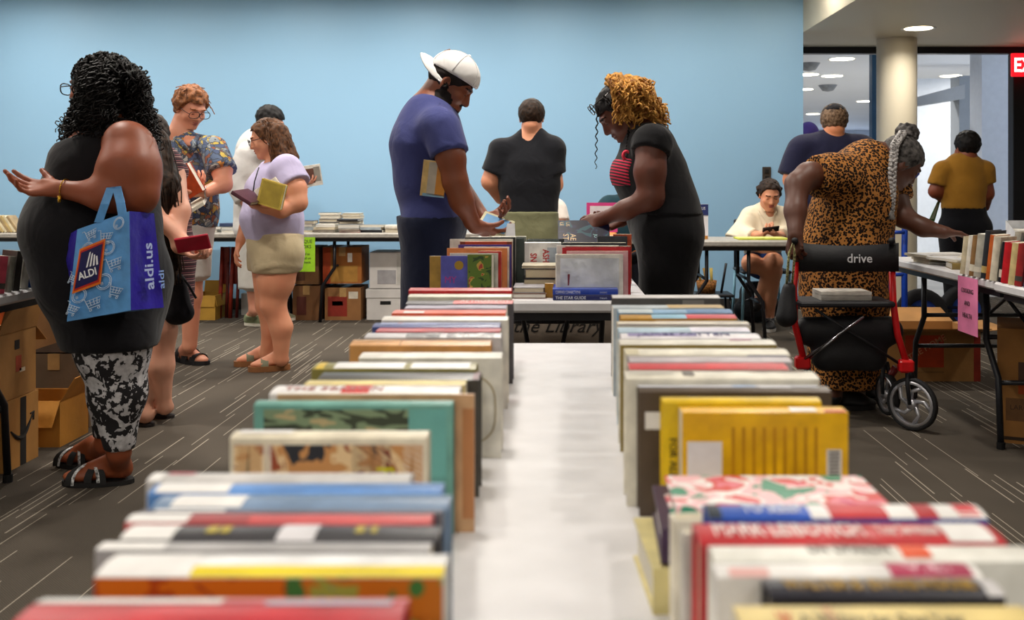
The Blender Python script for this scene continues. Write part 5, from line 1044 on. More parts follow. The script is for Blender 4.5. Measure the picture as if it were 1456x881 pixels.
def man_navy():
    p = Person('heavy man in dark navy T-shirt and dark skullcap seen from behind near the column', 7.3, 1185, skinc='d89468')
    p.head((1186, 175), (.15, 1, -.15), size=.245, neck=(1184, 203), rneck=.068, browc=None, eyes=False, beard=None)
    p.cone((1184, 205), (1182, 238), 20, 44, 'torso', Y3, .75); p.cone((1158, 212), (1212, 210), 18, 18, 'torso'); p.limb([(1181, 240), (1180, 262), (1180, 300), (1180, 330)], [48, 53, 54, 48], 'torso', Y3, .7, .05); p.cone((1146, 212), (1222, 210), 17, 17, 'shoulder')
    p.limb([(1140, 216), (1128, 255), (1136, 285, -.1)], [18, 14, 10], 'arm'); p.limb([(1226, 216), (1240, 258), (1232, 290, .1)], [18, 14, 10], 'arm'); p.hand((1136, 287, -.1), (0, -.2, -1), (1, 0, 0), 1); p.hand((1232, 290, .1), (0, .2, -1), (-1, 0, 0), 1)
    for x in (1160, 1200): p.limb([(x, 330), (x, 400), (x, 468)], [26, 17, 11], 'leg')
    p.foot((1156, 484), (1154, 474), (1160, 466), 'foot1', L=.29, w=.045); f1 = p.ft; p.foot((1204, 484), (1208, 474), (1200, 466), 'foot2', L=.29, w=.045)
    p.body(.016); k = mat('18181a', .6); p.shoe(k, 'foot2'); p.ft = f1; p.shoe(k, 'foot1')
    p.wear('navy_t_shirt', ('torso', 'shoulder', 'leg'), cloth('20213a', .85), .014, (cut(p.J(0, 322), (0, 0, -1)), outside(p.J(1185, 192), .06)), [p.sl((1142, 214), (1127, 252), 21, 19), p.sl((1224, 214), (1238, 252), 21, 19)], .013, folds(.006, 18, 41)); p.wear('dark_trousers', ('leg', 'torso'), cloth('20222c'), .01, (cut(p.J(0, 318), Z3), cut((0, 0, .05), (0, 0, -1))), (), .016)
    p.haircap(pat_strand('greying_brown_hair', (70, 50, 36), (150, 122, 96)), .016, -.045, .05, hl=.05, disp=lumps(.003, 120, 4))
    p.wear('skullcap', (), cloth('17161c'), 0, (cut(p.L(0, -.02, .07), -npv(p.hu)),), [Ell(p.L(0, -.016, .035), (p.hr, p.hf, p.hu), V(.1, .118, .108), .01)], .008)
man_navy()

def woman_leopard():
    p = Person('woman in leopard dress with grey braid bending over a red walker towards the right table', 5.0, 1200, skinc='54301f')
    p.head((1279, 232, -.02), (.72, .12, -.68), (.6, 0, .75), size=.25, neck=(1246, 226), lipc='4a2420', browc='1a1210', rneck=.062)
    p.limb([(1236, 238), (1222, 268), (1205, 320), (1200, 365), (1201, 420), (1202, 470)], [36, 50, 52, 55, 52, 46], 'torso', Y3, 1.0, .06); p.cone((1196, 250, -.14), (1262, 252, .12), 26, 24, 'shoulder', kk=.05)
    p.limb([(1176, 250, -.16), (1150, 250, -.22), (1134, 262, -.26)], [21, 18, 16], 'arm'); p.limb([(1134, 262, -.26), (1131, 300, -.33), (1131, 334, -.4)], [16, 14, 9.5], 'arm')
    p.limb([(1266, 262, .12), (1284, 308, .02)], [21, 15], 'arm'); p.limb([(1284, 308, .02), (1312, 323, -.03), (1342, 330, -.08)], [14, 12.5, 9], 'arm')
    p.hand((1131, 332, -.4), (-.05, -.2, -.95), (.5, .6, -.2), -1, curl=(1.0, .9, .6), q=1.0, thumb=(.4, .5)); p.hand((1340, 329, -.08), (.95, -.1, -.12), (0, -.1, -1), 1, curl=(.3, .4, .3), q=1.0)
    for x, d in ((1180, -.08), (1212, .08)): p.limb([(x+8, 520, d*.5), (x+4, 562, d)], [16, 13], 'leg')
    p.foot((1170, 580), (1204, 580), (1182, 562, -.1), 'foot1', w=.046, L=.26); f1 = p.ft; p.foot((1202, 568), (1246, 570), (1216, 556, .08), 'foot2', w=.046, L=.26)
    p.body(.014); k = mat('141214', .6); p.shoe(k, 'foot2'); p.ft = f1; p.shoe(k, 'foot1')
    p.wear('leopard_dress', ('torso', 'shoulder'), C_LEO, .017, (cut(p.J(0, 547), (0, 0, -1)), outside(p.J(1250, 220), .075)), [p.sl((1201, 440), (1203, 549), 50, 47, .05), p.sl((1180, 248, -.16), (1158, 250, -.205), 26, 25), p.sl((1266, 258, .12), (1274, 284, .08), 25, 22)], .013, folds(.008, 16, 51))
    H_DG = pat_strand('dark_grey_hair', (20, 18, 18), (96, 92, 90), 50); p.haircap(H_DG, .01, -.05, .05, hl=.055, disp=lumps(.002, 160, 2)); p.wear('hair_bun', (), H_DG, 0, (), [Ell(p.J(1290, 189, .0), ((1, 0, 0), Y3, Z3), V(.058, .055, .05), .01)], .007, lumps(.006, 120, 2))
    pts = [p.J(1284, 188, -.07), p.J(1272, 206, -.13), p.J(1269, 240, -.16), p.J(1268, 275, -.17), p.J(1266, 302, -.17)]
    pl = np.array(pts); seg = np.linspace(0, 4, 70); c = np.stack([np.interp(seg, range(5), pl[:, i]) for i in range(3)], 1); pa = []
    for ph in (0, 2.09, 4.19):
        a = np.linspace(0, 15*math.pi, 70)+ph; pa.append(c+np.stack([.011*np.sin(a), .007*np.sin(2*a), .003*np.cos(a)], 1))
    p.strands('braid', pa, [np.linspace(.014, .011, 70)]*3, pat_strand('silver_hair', (70, 66, 66), (206, 202, 200), 90), 8)
    b = MB(); b.tube([c[-1]+V(0, 0, .01), c[-1]+V(0, 0, -.035)], [.016, .024], 10); p.part('braid_end', b, H_GREY)
woman_leopard()

def woman_mustard():
    p = Person('woman in mustard top and black trousers seen from behind by the lobby glass', 7.6, 1370, skinc='8a4a2c')
    p.head((1375, 210), (-.1, 1, -.1), size=.235, neck=(1372, 236), browc=None, eyes=False, rneck=.05)
    p.limb([(1370, 246), (1370, 268), (1370, 296), (1372, 318)], [29, 29, 26, 32], 'torso', Y3, .7, .05); p.cone((1344, 242), (1396, 242), 11, 11, 'shoulder')
    p.limb([(1340, 244), (1330, 272), (1346, 286, .15)], [11, 9, 7], 'arm'); p.limb([(1400, 244), (1403, 275), (1400, 294, .14)], [11, 9.5, 7], 'arm'); p.hand((1346, 286, .15), (.5, .8, .1), (0, 0, 1), 1, q=.9); p.hand((1400, 294, .14), (-.3, .8, .1), (0, 0, 1), -1, q=.9)
    for x in (1356, 1388): p.limb([(x, 325), (x, 390), (x, 456)], [20, 13, 8], 'leg')
    p.foot((1352, 473), (1350, 464), (1356, 456), 'foot1', L=.25); f1 = p.ft; p.foot((1392, 473), (1394, 464), (1388, 456), 'foot2', L=.25)
    p.body(.016); k = mat('201c1a', .6); p.shoe(k, 'foot2'); p.ft = f1; p.shoe(k, 'foot1')
    p.wear('mustard_top', ('torso', 'shoulder'), cloth('a8782c'), .012, (cut(p.J(0, 297), (0, 0, -1)), outside(p.J(1373, 230), .05)), [p.sl((1341, 243), (1334, 264), 13, 12.5), p.sl((1399, 243), (1402, 262), 13, 12)], .012, folds(.005, 24, 61)); p.wear('black_trousers', ('leg', 'torso'), cloth('141419'), .012, (cut(p.J(0, 292), Z3), cut((0, 0, .05), (0, 0, -1))), (), .016)
    p.haircap(H_BLACK, .012, -.045, .05, hl=.06, disp=lumps(.003, 120, 4))
woman_mustard()

def far_person():
    p = Person('distant person in purple hood and coat in the lobby beside the blue wall edge', 10.6, 1156, skinc='8a5a44')
    p.head((1150, 193), (.6, .7, -.1), size=.24, neck=(1152, 214)); p.limb([(1154, 225), (1156, 260), (1156, 310)], [26, 28, 26], 'torso', Y3, .7, .05); p.cone((1136, 222), (1174, 222), 12, 12, 'shoulder')
    p.limb([(1134, 224), (1130, 258), (1134, 288)], [11, 9, 7], 'arm'); p.limb([(1176, 224), (1180, 258), (1176, 288)], [11, 9, 7], 'arm'); p.hand((1134, 288), (0, 0, -1), (1, 0, 0)); p.hand((1176, 288), (0, 0, -1), (-1, 0, 0))
    for x in (1146, 1166): p.limb([(x, 315), (x, 405)], [14, 8], 'leg')
    p.foot((1144, 413), (1146, 408), (1146, 404), 'foot1', L=.25); p.foot((1164, 413), (1166, 408), (1166, 404), 'foot2', L=.25)
    p.body(.02); pu = cloth('5c4a92'); p.wear('purple_coat', ('torso', 'shoulder', 'arm'), pu, .014, (), (), .018); p.wear('purple_hood', (), pu, 0, (cut(p.L(0, .06, 0), p.hf),), [Ell(p.L(0, -.015, .01), (p.hr, p.hf, p.hu), V(.115, .13, .14), .01)], .014); p.wear('trousers', ('leg',), cloth('22222a'), .01, (), (), .02)
far_person()
# ------------------------------------------------------------------ held things
def pose(c, x, y, L, Wd, T): m = frame(c, x, y); return m @ Matrix.Translation((-L/2, -Wd/2, -T/2))
def hbook(px, py, D, x, y, L, Wd, T, c, label, **k): return book(pose(P(px, py, D), x, y, L, Wd, T), L, Wd, T, c, label, **k)
hbook(268, 257, 5.85, (-.45, -.1, .85), (.8, -.4, .4), .19, .14, .035, 'b8441c', 'thick red-orange book held up by the man in the tropical shirt', faces=(('top', 0, 1, .0, .3, 'b8842c'),))
hbook(277, 292, 5.9, (-.85, 0, -.5), (.2, -.9, -.3), .15, .16, .02, 'e8e0d0', 'cream paperback held lower by the man in the tropical shirt', hard=False, segs=((.3, .4, 'a03030'),))
hbook(354, 280, 5.72, (.8, -.2, -.45), (.2, .9, .1), .14, .16, .022, '4a2430', 'dark maroon book with pages towards the lilac-top woman\'s chest')
hbook(387, 276, 5.7, (.25, -.1, .95), (.95, -.2, -.2), .15, .155, .028, 'c0a84a', 'olive yellow book held flat against the lilac top', pages=(240, 234, 214), faces=(('bottom', .06, .94, .08, .92, 'a8923c'), ('top', .06, .94, .08, .92, 'a8923c')))
hbook(380, 266, 5.76, (.8, -.1, .5), (-.4, -.2, .85), .15, .05, .02, 'f0eef0', 'slim white book jutting above the olive one held by the lilac-top woman', hard=False)
hbook(440, 250, 7.86, (-.1, -.2, .9), (.95, .2, .2), .17, .19, .012, 'e6e2da', 'white picture book held open by the man behind the lilac-top woman', faces=(('bottom', .15, .85, .1, .7, '6c4a40'), ('bottom', .2, .9, .7, .95, '9a968e')))
hbook(617, 254, 4.125, (.12, -.05, 1), (1, .05, -.12), .15, .1, .025, 'd8b878', 'tan paperback with orange cover under the capped man\'s arm', hard=False, faces=(('top', .04, .96, .25, 1, 'c88430'), ('bottom', .04, .96, .25, .6, 'b9b0a0'), ('bottom', .04, .96, .6, 1, 'c88430'), ('bottom', .0, .08, .1, 1, '86b0cc')))
hbook(704, 321, 4.28, (.85, -.1, -.3), (.25, -.75, -.6), .14, .125, .022, 'c9c3a0', 'sage-edged blue and white picture book in the capped man\'s hands', faces=(('bottom', .08, .9, .1, .9, '6a9cc8'), ('top', .08, .9, .1, .9, '6a9cc8'), ('top', .3, .8, .3, .8, 'dfe8ee')), pages=(214, 206, 172))
A_sea = art('dark_blue_green_art', [(0, (16, 16, 40)), (.5, (26, 26, 62)), (.58, (40, 80, 90)), (.66, (20, 24, 50))], 18, 1, 8)
o = hbook(830, 333, 4.1, (1, 0, 0), (.05, -.75, -.66), .215, .15, .018, '1a1a34', 'dark navy illustrated hardcover held by the woman with gold twists', faces=(('top', .02, .98, .02, .98, A_sea), ('bottom', .02, .98, .02, .98, A_sea)))
for s_, uu, vv, sz in (('ST', .1, .55, .034), ('AE', .24, .55, .034), ('LE', .04, .08, .022), ('US', .16, .08, .022)): text(s_, sz, mat('e8c89c', .5, 'ink', var=0), o, frame((uu*.215, vv*.15, -.0012), (0, 1, 0), (1, 0, 0)), name='title')
text('JO', .02, mat('9cc4c4', .5, 'ink', var=0), o, frame((.15, .085, -.0012), (0, 1, 0), (1, 0, 0)), name='title')
def phone(label, c, x, y, L, Wd, T, col, scr='16161a'):
    t = thing('phone', label, 'phone'); t.matrix_world = frame(c, x, y)
    MB().box(-L/2, L/2, -Wd/2, Wd/2, -T/2, T/2, bev=.004).build('case', mat(col, .4), t); MB().box(-L/2+.006, L/2-.006, -Wd/2+.005, Wd/2-.005, T/2, T/2+.0008).build('screen', mat(scr, .15), t)
    MB().box(-L/2+.012, -L/2+.032, -Wd/2+.01, -Wd/2+.03, -T/2-.002, -T/2, bev=.001).build('camera_bump', mat('1a1a1c', .3), t); return t
phone('red phone in the hands behind the striped-dress woman\'s back', P(274, 346, 4.44), (.95, .1, .15), (.1, -.35, .8), .15, .075, .011, 'b8243c', 'b8243c')
phone('small phone in the hands of the seated girl', P(1096, 326, 7.55), (.8, 0, .1), (0, -.7, .6), .13, .065, .01, '3a2c24')
t = thing('folder', 'green paper folder held by the woman in the mustard top', 'folder', P(1331, 293, 7.66))
MB().add([(-.06, .0, -.12), (.05, .0, .12), (.07, .03, .12), (.0, .03, -.12), (-.06, .006, -.12), (.05, .006, .12), (.07, .036, .12), (.0, .036, -.12)], [(0, 1, 2, 3), (7, 6, 5, 4), (0, 4, 5, 1), (1, 5, 6, 2), (2, 6, 7, 3), (3, 7, 4, 0)]).build('cover', mat('5a8a4a', .6), t)
MB().add([(-.045, -.002, -.1), (.04, -.002, .1), (.055, .02, .1), (-.01, .02, -.1)], [(0, 1, 2, 3)]).build('sheet', mat('d8e4c8', .7), t)

# ------------------------------------------------------------------ shopping bag
def shopping_bag():
    t = thing('shopping_bag', 'blue and purple reusable ALDI shopping bag hanging from the curly-haired woman\'s forearm', 'bag', P(150, 457, 3.42))
    o = Vector(t.location); FTL, FTR, FBR, FBL = P(110, 326, 3.42), P(184, 300, 3.36), P(186, 441, 3.34), P(95, 457, 3.40); BTR, BBR = P(219, 303, 3.53), P(233, 437, 3.53); off = Vector((.0, .17, 0)); BTL, BBL = FTL+off, FBL+off
    lb, pu = mat('5f9fdc', .38, 'woven_plastic', bump=.25, bscale=30), mat('3022a0', .38, 'woven_plastic', bump=.3, bscale=26)
    def sheet(A, B, C_, D_, m, name, bulge, seed, n=9):
        rs = np.random.RandomState(seed); ph = rs.rand(4)*6; vs = []; nrm = (Vector(B)-Vector(A)).cross(Vector(D_)-Vector(A)).normalized()
        for j in range(n+1):
            for i in range(n+1):
                u, v = i/n, j/n; p = (A*(1-u)+B*u)*(1-v)+(D_*(1-u)+C_*u)*v; e = min(u, 1-u, v, 1-v)*4; e = min(1, e); vs.append(p-o+nrm*(bulge*math.sin(math.pi*u)*math.sin(math.pi*v)+.004*e*math.sin(7*u+ph[0]+4*v)*math.sin(8*v+ph[1]-3*u)))
        fs = [(j*(n+1)+i, j*(n+1)+i+1, (j+1)*(n+1)+i+1, (j+1)*(n+1)+i) for j in range(n) for i in range(n)]; return MB().add(vs, fs).build(name, m, t, True)
    front = sheet(FTL, FTR, FBR, FBL, lb, 'front_panel', -.012, 1); side = sheet(FTR, BTR, BBR, FBR, pu, 'side_panel', .01, 2); sheet(BTL, BTR, BBR, BBL, lb, 'back_panel', .01, 3); sheet(FBL, FBR, BBR, BBL, lb, 'bottom_panel', .0, 4)
    K = P(86, 340, 3.5); K2 = P(97, 400, 3.5); sheet(FTL, K, K2, P(103, 396, 3.41), pu, 'side_panel', .006, 5); sheet(P(103, 396, 3.41), K2, BBL, FBL, pu, 'side_panel', .006, 6)
    for path in ([(140, 316, 3.39), (149, 290, 3.375), (157, 268, 3.39), (160, 256, 3.44), (161, 262, 3.5), (158, 300, 3.52)], [(174, 306, 3.37), (171, 288, 3.375), (166, 268, 3.39), (164, 256, 3.44), (165, 262, 3.5), (172, 300, 3.52)]):
        vs = []; fs = []
        for q in path: p = P(*q)-o; vs += [p+Vector((-.015, 0, 0)), p+Vector((.015, 0, 0)), p+Vector((.015, .003, .002)), p+Vector((-.015, .003, .002))]
        for i in range(len(path)-1):
            for k in range(4): fs.append((4*i+k, 4*i+(k+1) % 4, 4*i+4+(k+1) % 4, 4*i+4+k))
        MB().add(vs, fs).build('handle', lb, t)
    nf = (FTR-FTL).cross(FBL-FTL).normalized(); nf = nf if nf.y < 0 else -nf; ns = (BTR-FTR).cross(FBR-FTR).normalized(); ns = ns if ns.x > 0 and ns.y < 0 else (ns if ns.y < 0 else -ns)
    def fp(u, v, h=.016): return (FTL*(1-u)+FTR*u)*(1-v)+(FBL*(1-u)+FBR*u)*v-o+nf*h
    def plate(pts, m, name): MB().add([fp(*q) for q in pts], [tuple(range(len(pts)))]).build(name, m, t)
    red, ora, nav, wh = mat('c0281c', .4), mat('e8761c', .4), mat('1a1a52', .4), mat('f4f4f8', .4, var=0)
    def sq(cx, cy, w, h, z): return [(cx-w+.03, cy-h, z), (cx+w+.03, cy-h-.03, z), (cx+w-.03, cy+h-.02, z), (cx-w-.03, cy+h+.02, z)]
    plate(sq(.37, .47, .235, .225, .0185), ora, 'logo_border'); plate(sq(.37, .47, .21, .2, .0195), red, 'logo_border'); plate(sq(.37, .47, .19, .178, .0205), nav, 'logo_field')
    xa, ya = (fp(.6, .45)-fp(.2, .47)).normalized(), (fp(.4, .3)-fp(.37, .6)).normalized()
    text('ALDI', .036, wh, t, frame(fp(.215, .585, .0215), xa, ya), bold=.02)
    for i in range(4): x0 = .29+i*.06; plate([(x0+.03, .47, .0215), (x0+.06, .465, .0215), (x0+.1-.02*i, .31+.02*i, .0215), (x0+.075-.02*i, .315+.02*i, .0215)], wh, 'logo_stripe')
    line = mat('cfe0f4', .4, 'white_print')
    def cart(cx, cy, s_, r=0):
        b = MB(); c, si = math.cos(r), math.sin(r)
        def q(x, y): return fp(cx+(x*c-y*si)*s_*1.6, cy+(x*si+y*c)*s_)
        for pl in ([(-1.3, -.9), (-.9, -.9), (-.5, .5), (.8, .5)], [(-.75, -.5), (1, -.5), (.75, .2), (-.55, .2)], [(-.3, -.5), (-.2, .2)], [(.15, -.5), (.2, .2)], [(.6, -.5), (.5, .2)], [(-.65, -.15), (.9, -.15)]): b.tube([q(*e) for e in pl], .0013, 4)
        for x in (-.35, .6): b.tube([q(x+.14*math.cos(a), .75+.14*math.sin(a)) for a in [2*math.pi*i/8 for i in range(8)]], .0012, 4, closed=True)
        b.build('cart_print', line, t)
    def coin(cx, cy, s_):
        b = MB()
        for k in (1, .8): b.tube([fp(cx+s_*k*1.6*math.cos(a), cy+s_*k*math.sin(a)) for a in [2*math.pi*i/18 for i in range(18)]], .0012, 4, closed=True)
        b.build('coin_print', line, t); text('25', s_*.16, line, t, frame(fp(cx-.05, cy+.03, .017), xa, ya), bold=.01)
    for c in ((.62, .2, .08, .2), (.78, .5, .085, -.1), (.8, .78, .075, .4), (.45, .86, .085, -.2), (.12, .88, .07, .5), (.34, .12, .07, -.2), (.08, .55, .06, .6)): cart(*c)
    for c in ((.3, .27, .07), (.62, .66, .08), (.22, .75, .075), (.86, .1, .06), (.68, .32, .07)): coin(*c)
    def sp(u, v, h=.014): return (FTR*(1-u)+BTR*u)*(1-v)+(FBR*(1-u)+BBR*u)*v-o+ns*h
    up, rt = (sp(.4, .2)-sp(.4, .8)).normalized(), (sp(.9, .5)-sp(.1, .5)).normalized()
    text('aldi.us', .078, mat('b8c8ee', .4, 'pale_print', var=0), t, frame(sp(.6, .8, .016), up, -rt), bold=.015, sx=.85)
    text('aldi', .05, mat('8fb0ea', .4, 'pale_print', var=0), t, frame(sp(.98, .8, .012), up, -rt), bold=.01)
shopping_bag()

# ------------------------------------------------------------------ black purse of the striped-dress woman
t = thing('handbag', 'black fabric purse hanging beside the striped-dress woman', 'bag', P(257, 458, 4.62)); o = npv(t.location)
D_, lo = sgrid([Prim(P(252, 400, 4.62), P(256, 440, 4.62), .04, .062, Y3, .7, .03), Prim(P(245, 446, 4.62), P(266, 446, 4.62), .045, .04, Y3, .7, .03)], .008, 0, (), folds(.005, 40, 3)); v, f = nets(D_, lo, .008)
link(bpy.data.objects.new('pouch', npmesh('pouch', v, f, cloth('141318'), o)), t)
MB().tube([P(250, 392, 4.62)-t.location, P(242, 330, 4.6)-t.location, P(236, 262, 4.56)-t.location], .008, 6).build('strap', cloth('141318'), t, True); MB().tube([P(258, 392, 4.6)-t.location, P(268, 405, 4.58)-t.location, P(279, 424, 4.58)-t.location], .006, 6).build('strap_end', cloth('141318'), t, True)

# ------------------------------------------------------------------ cartons
def carton(label, x0, x1, y0, y1, z0, z1, c='a8763f', open_=None, tape=True, prints=(), name='cardboard_box', var=.08):
    cx, cy = (x0+x1)/2, (y0+y1)/2; w, l, h = (x1-x0)/2, (y1-y0)/2, z1-z0; t = thing(name, label, 'box', (cx, cy, z0)); m = mat(c, .75, 'cardboard', var=var, scale=5, bump=.1, bscale=50); g = .005
    b = MB(); b.box(-w, w, -l, -l+g, .0, h); b.box(-w, w, l-g, l, 0, h); b.box(-w, -w+g, -l+g, l-g, 0, h); b.box(w-g, w, -l+g, l-g, 0, h); b.box(-w+g, w-g, -l+g, l-g, 0, g); b.build('walls', m, t)
    if open_ is None:
        MB().box(-w, -.001, -l, l, h, h+g).build('flap', m, t); MB().box(.001, w, -l, l, h, h+g).build('flap', m, t)
        if tape: MB().box(-.028, .028, -l-.0006, l+.0006, h+g, h+g+.0008).build('tape', mat('b08c5a', .3), t); MB().box(-.028, .028, -l-.0012, -l-.0004, h-.07, h+g).build('tape', mat('b08c5a', .3), t)
    else:
        for (ax, s_) in (('x', -1), ('x', 1), ('y', -1), ('y', 1)):
            a = open_.get((ax, s_), 1.9); L_ = min(w, l)*.9; dz, dh = L_*math.cos(a-math.pi/2+0) if False else L_*math.sin(a), -L_*math.cos(a)
            if ax == 'x': q = [(s_*w, -l, h), (s_*w, l, h), (s_*(w+dz*0+L_*math.sin(a)), l*.96, h-L_*math.cos(a)*-1 if False else h+L_*math.cos(a)), (s_*(w+L_*math.sin(a)), -l*.96, h+L_*math.cos(a))]
            else: q = [(-w, s_*l, h), (w, s_*l, h), (w*.96, s_*(l+L_*math.sin(a)), h+L_*math.cos(a)), (-w*.96, s_*(l+L_*math.sin(a)), h+L_*math.cos(a))]
            q = [Vector(e) for e in q]; n = (q[1]-q[0]).cross(q[2]-q[0]).normalized()*.004; MB().add(q+[e+n for e in q], [(0, 1, 2, 3), (7, 6, 5, 4), (0, 4, 5, 1), (1, 5, 6, 2), (2, 6, 7, 3), (3, 7, 4, 0)]).build('flap', m, t)
    for pr in prints:                        # (face 'f'|'r'|'l', u0,u1,v0,v1,colour,name)
        fc, u0, u1, v0, v1, cc = pr[:6]; e = .0008
        if fc == 'f': q = [(-w+2*w*u0, -l-e, h*v0), (-w+2*w*u1, -l-e, h*v0), (-w+2*w*u1, -l-e, h*v1), (-w+2*w*u0, -l-e, h*v1)]
        elif fc == 'r': q = [(w+e, -l+2*l*u0, h*v0), (w+e, -l+2*l*u1, h*v0), (w+e, -l+2*l*u1, h*v1), (w+e, -l+2*l*u0, h*v1)]
        else: q = [(-w-e, l-2*l*u0, h*v0), (-w-e, l-2*l*u1, h*v0), (-w-e, l-2*l*u1, h*v1), (-w-e, l-2*l*u0, h*v1)]
        MB().quad(*[Vector(k) for k in q]).build(pr[6] if len(pr) > 6 else 'print', mat(cc, .7, 'box_print'), t)
    t['hwl'] = (w, l, h); return t
# left side, under the table (their +X faces show)
XL = -2.17
t = carton('small carton with a black smile arrow and tape strip, bottom of the left stack', XL-.3, XL, 3.88, 4.13, 0, .275, 'b98445', tape=False, prints=(('r', .44, .62, 0, 1, '22201f', 'printed_tape'),))
w, l, h = .15, .125, .275; b = MB(); pts = []
for i in range(15): a = i/14; pts.append(Vector((w+.002, -.085+.15*a, .155-.05*math.sin(math.pi*a)+.02*a)))
b.tube(pts, [.003+.007*math.sin(math.pi*i/14) for i in range(15)], 6); b.tube([(w+.002, .065, .175), (w+.002, .085, .2), (w+.002, .06, .195)], .004, 5); b.tube([(w+.002, .085, .2), (w+.002, .082, .165)], .004, 5); b.build('smile_arrow', mat('22201f', .7), t)
t = carton('open brown carton with red label and black dot on top of the smile-arrow carton', XL-.32, XL-.005, 3.84, 4.12, .282, .55, 'a4763f', open_={('x', 1): .25, ('x', -1): .5, ('y', 1): 2.2, ('y', -1): 1.9}, prints=(('r', .42, .55, .72, .86, '1c1a1a', 'dot'), ('r', .45, .6, .38, .62, 'a84428', 'label'), ('r', .55, .7, .36, .42, 'd8c8b0', 'label')))
carton('plain tan carton with raised slanted flap right of the smile-arrow carton', XL-.26, XL+.02, 4.27, 4.53, 0, .2, 'bd8130', open_={('x', 1): .55, ('x', -1): 1.6, ('y', 1): 2.4, ('y', -1): 2.6})
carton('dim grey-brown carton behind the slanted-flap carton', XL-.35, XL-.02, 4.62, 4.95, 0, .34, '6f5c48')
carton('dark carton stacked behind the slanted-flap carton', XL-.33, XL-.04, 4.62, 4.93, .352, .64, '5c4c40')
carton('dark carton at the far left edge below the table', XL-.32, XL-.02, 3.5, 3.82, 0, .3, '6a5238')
carton('brown carton with an orange panel behind the table edge at far left', XL-.36, XL-.1, 4.25, 4.52, .42, .66, '8a6238', prints=(('f', .2, .9, .1, .9, 'b0501c'),))
# right side
t = carton('tall brown moving carton with printed panels at the right edge', -.21, .21, -.2, .2, 0, .5, 'a5723a', prints=(('l', .1, .42, .2, .42, '6a4a2a'), ('f', .08, .32, .2, .4, '7a5430'), ('f', .4, .75, .2, .4, '7a5430'), ('f', .2, .5, .55, .72, '5c4030'), ('f', .2, .5, .44, .55, 'c0501c'), ('f', 0, 1, .03, .06, '3a2a1c'))); w, l, h = t['hwl']
t.rotation_euler.z = -.42; c_, s_ = math.cos(-.42), math.sin(-.42); t.location = (1.956-(c_*-w-s_*-l), 4.36-(s_*-w+c_*-l), 0)
text('LARGE', .03, mat('4a3422', .7), t, frame((-w+.05, -l-.001, .15), (1, 0, 0), (0, 0, 1)))
t = carton('open brown carton with an orange-red square logo under the right table', 1.9, 2.46, 5.7, 6.1, 0, .29, 'a97a45', open_={('x', 1): 1.5, ('x', -1): 1.4, ('y', 1): 1.2, ('y', -1): 1.35}, prints=(('f', .22, .62, .28, .92, 'c2441c', 'logo_square'), ('f', .22, .62, .17, .2, '8a6438'), ('f', .93, 1, 0, .9, '9c3020')))
w, l, h = t['hwl']; text('THE HOME', .05, mat('e0a078', .7), t, frame((-.13, -l-.002, .12), (.85, 0, .5), (-.5, 0, .85)), bold=.01)
# behind the middle table
t = carton('grey-brown storage carton with handwritten Library behind the middle table legs', -.3, .34, 5.4, 5.75, 0, .46, '7b6f62', prints=(('f', 0, 1, .0, .25, '6a5048'),)); w, l, h = t['hwl']
text('the Library', .105, mat('1a1816', .7), t, frame((-.26, -l-.002, .33), (1, 0, 0), (0, 0, 1)), shear=.4, sx=1.05)
# under the back tables
def bk(xa, xb, ya, yb, D, **k): a, b_ = P(xa, yb, D), P(xb, ya, D); return a.x, b_.x, D, D+.34, max(0, a.z), b_.z
def bcarton(label, xa, xb, ya, yb, c, D=8.27, **k): x0, x1, y0, y1, z0, z1 = bk(xa, xb, ya, yb, D); return carton(label, x0, x1, y0, y1, z0 if z0 > .05 else 0, z1, c, **k)
t = bcarton('manila yellow box with raised back panel at the floral shirt man\'s knees', 270, 306, 420, 456, 'b58a34', tape=False, open_={('x', 1): 3.0, ('x', -1): 3.0, ('y', 1): .12, ('y', -1): 3.05})
bcarton('white carton behind the shoes of the man in off-white', 343, 381, 418, 455, 'bfbdb8', D=8.6)
bcarton('brown carton, lower one beside the green sign', 416, 455, 407, 455, '7d5534', prints=(('f', .15, .5, .15, .7, '5c2a20'),)); bcarton('brown carton, upper one behind the green sign', 414, 453, 352, 404, '7f5a38', prints=(('f', .1, .5, .1, .5, '5c3a28'),))
t = bcarton('brown carton with a red house-shaped print under the back table', 462, 513, 410, 455, '94673c', prints=(('f', .08, .62, .12, .75, '8c2a1c', 'house_print'), ('f', .66, .92, .68, .9, 'd8d0c0', 'label'), ('f', .2, .5, .46, .6, 'a8442c')))
t = bcarton('orange-brown carton with white tag, upper one of the middle stack', 459, 514, 352, 403, 'a8662c', prints=(('f', 0, .2, 0, 1, 'b0441c'), ('f', .64, .76, .6, .85, 'e8e4dc', 'tag'), ('f', .2, .9, .05, .5, 'b08038')))
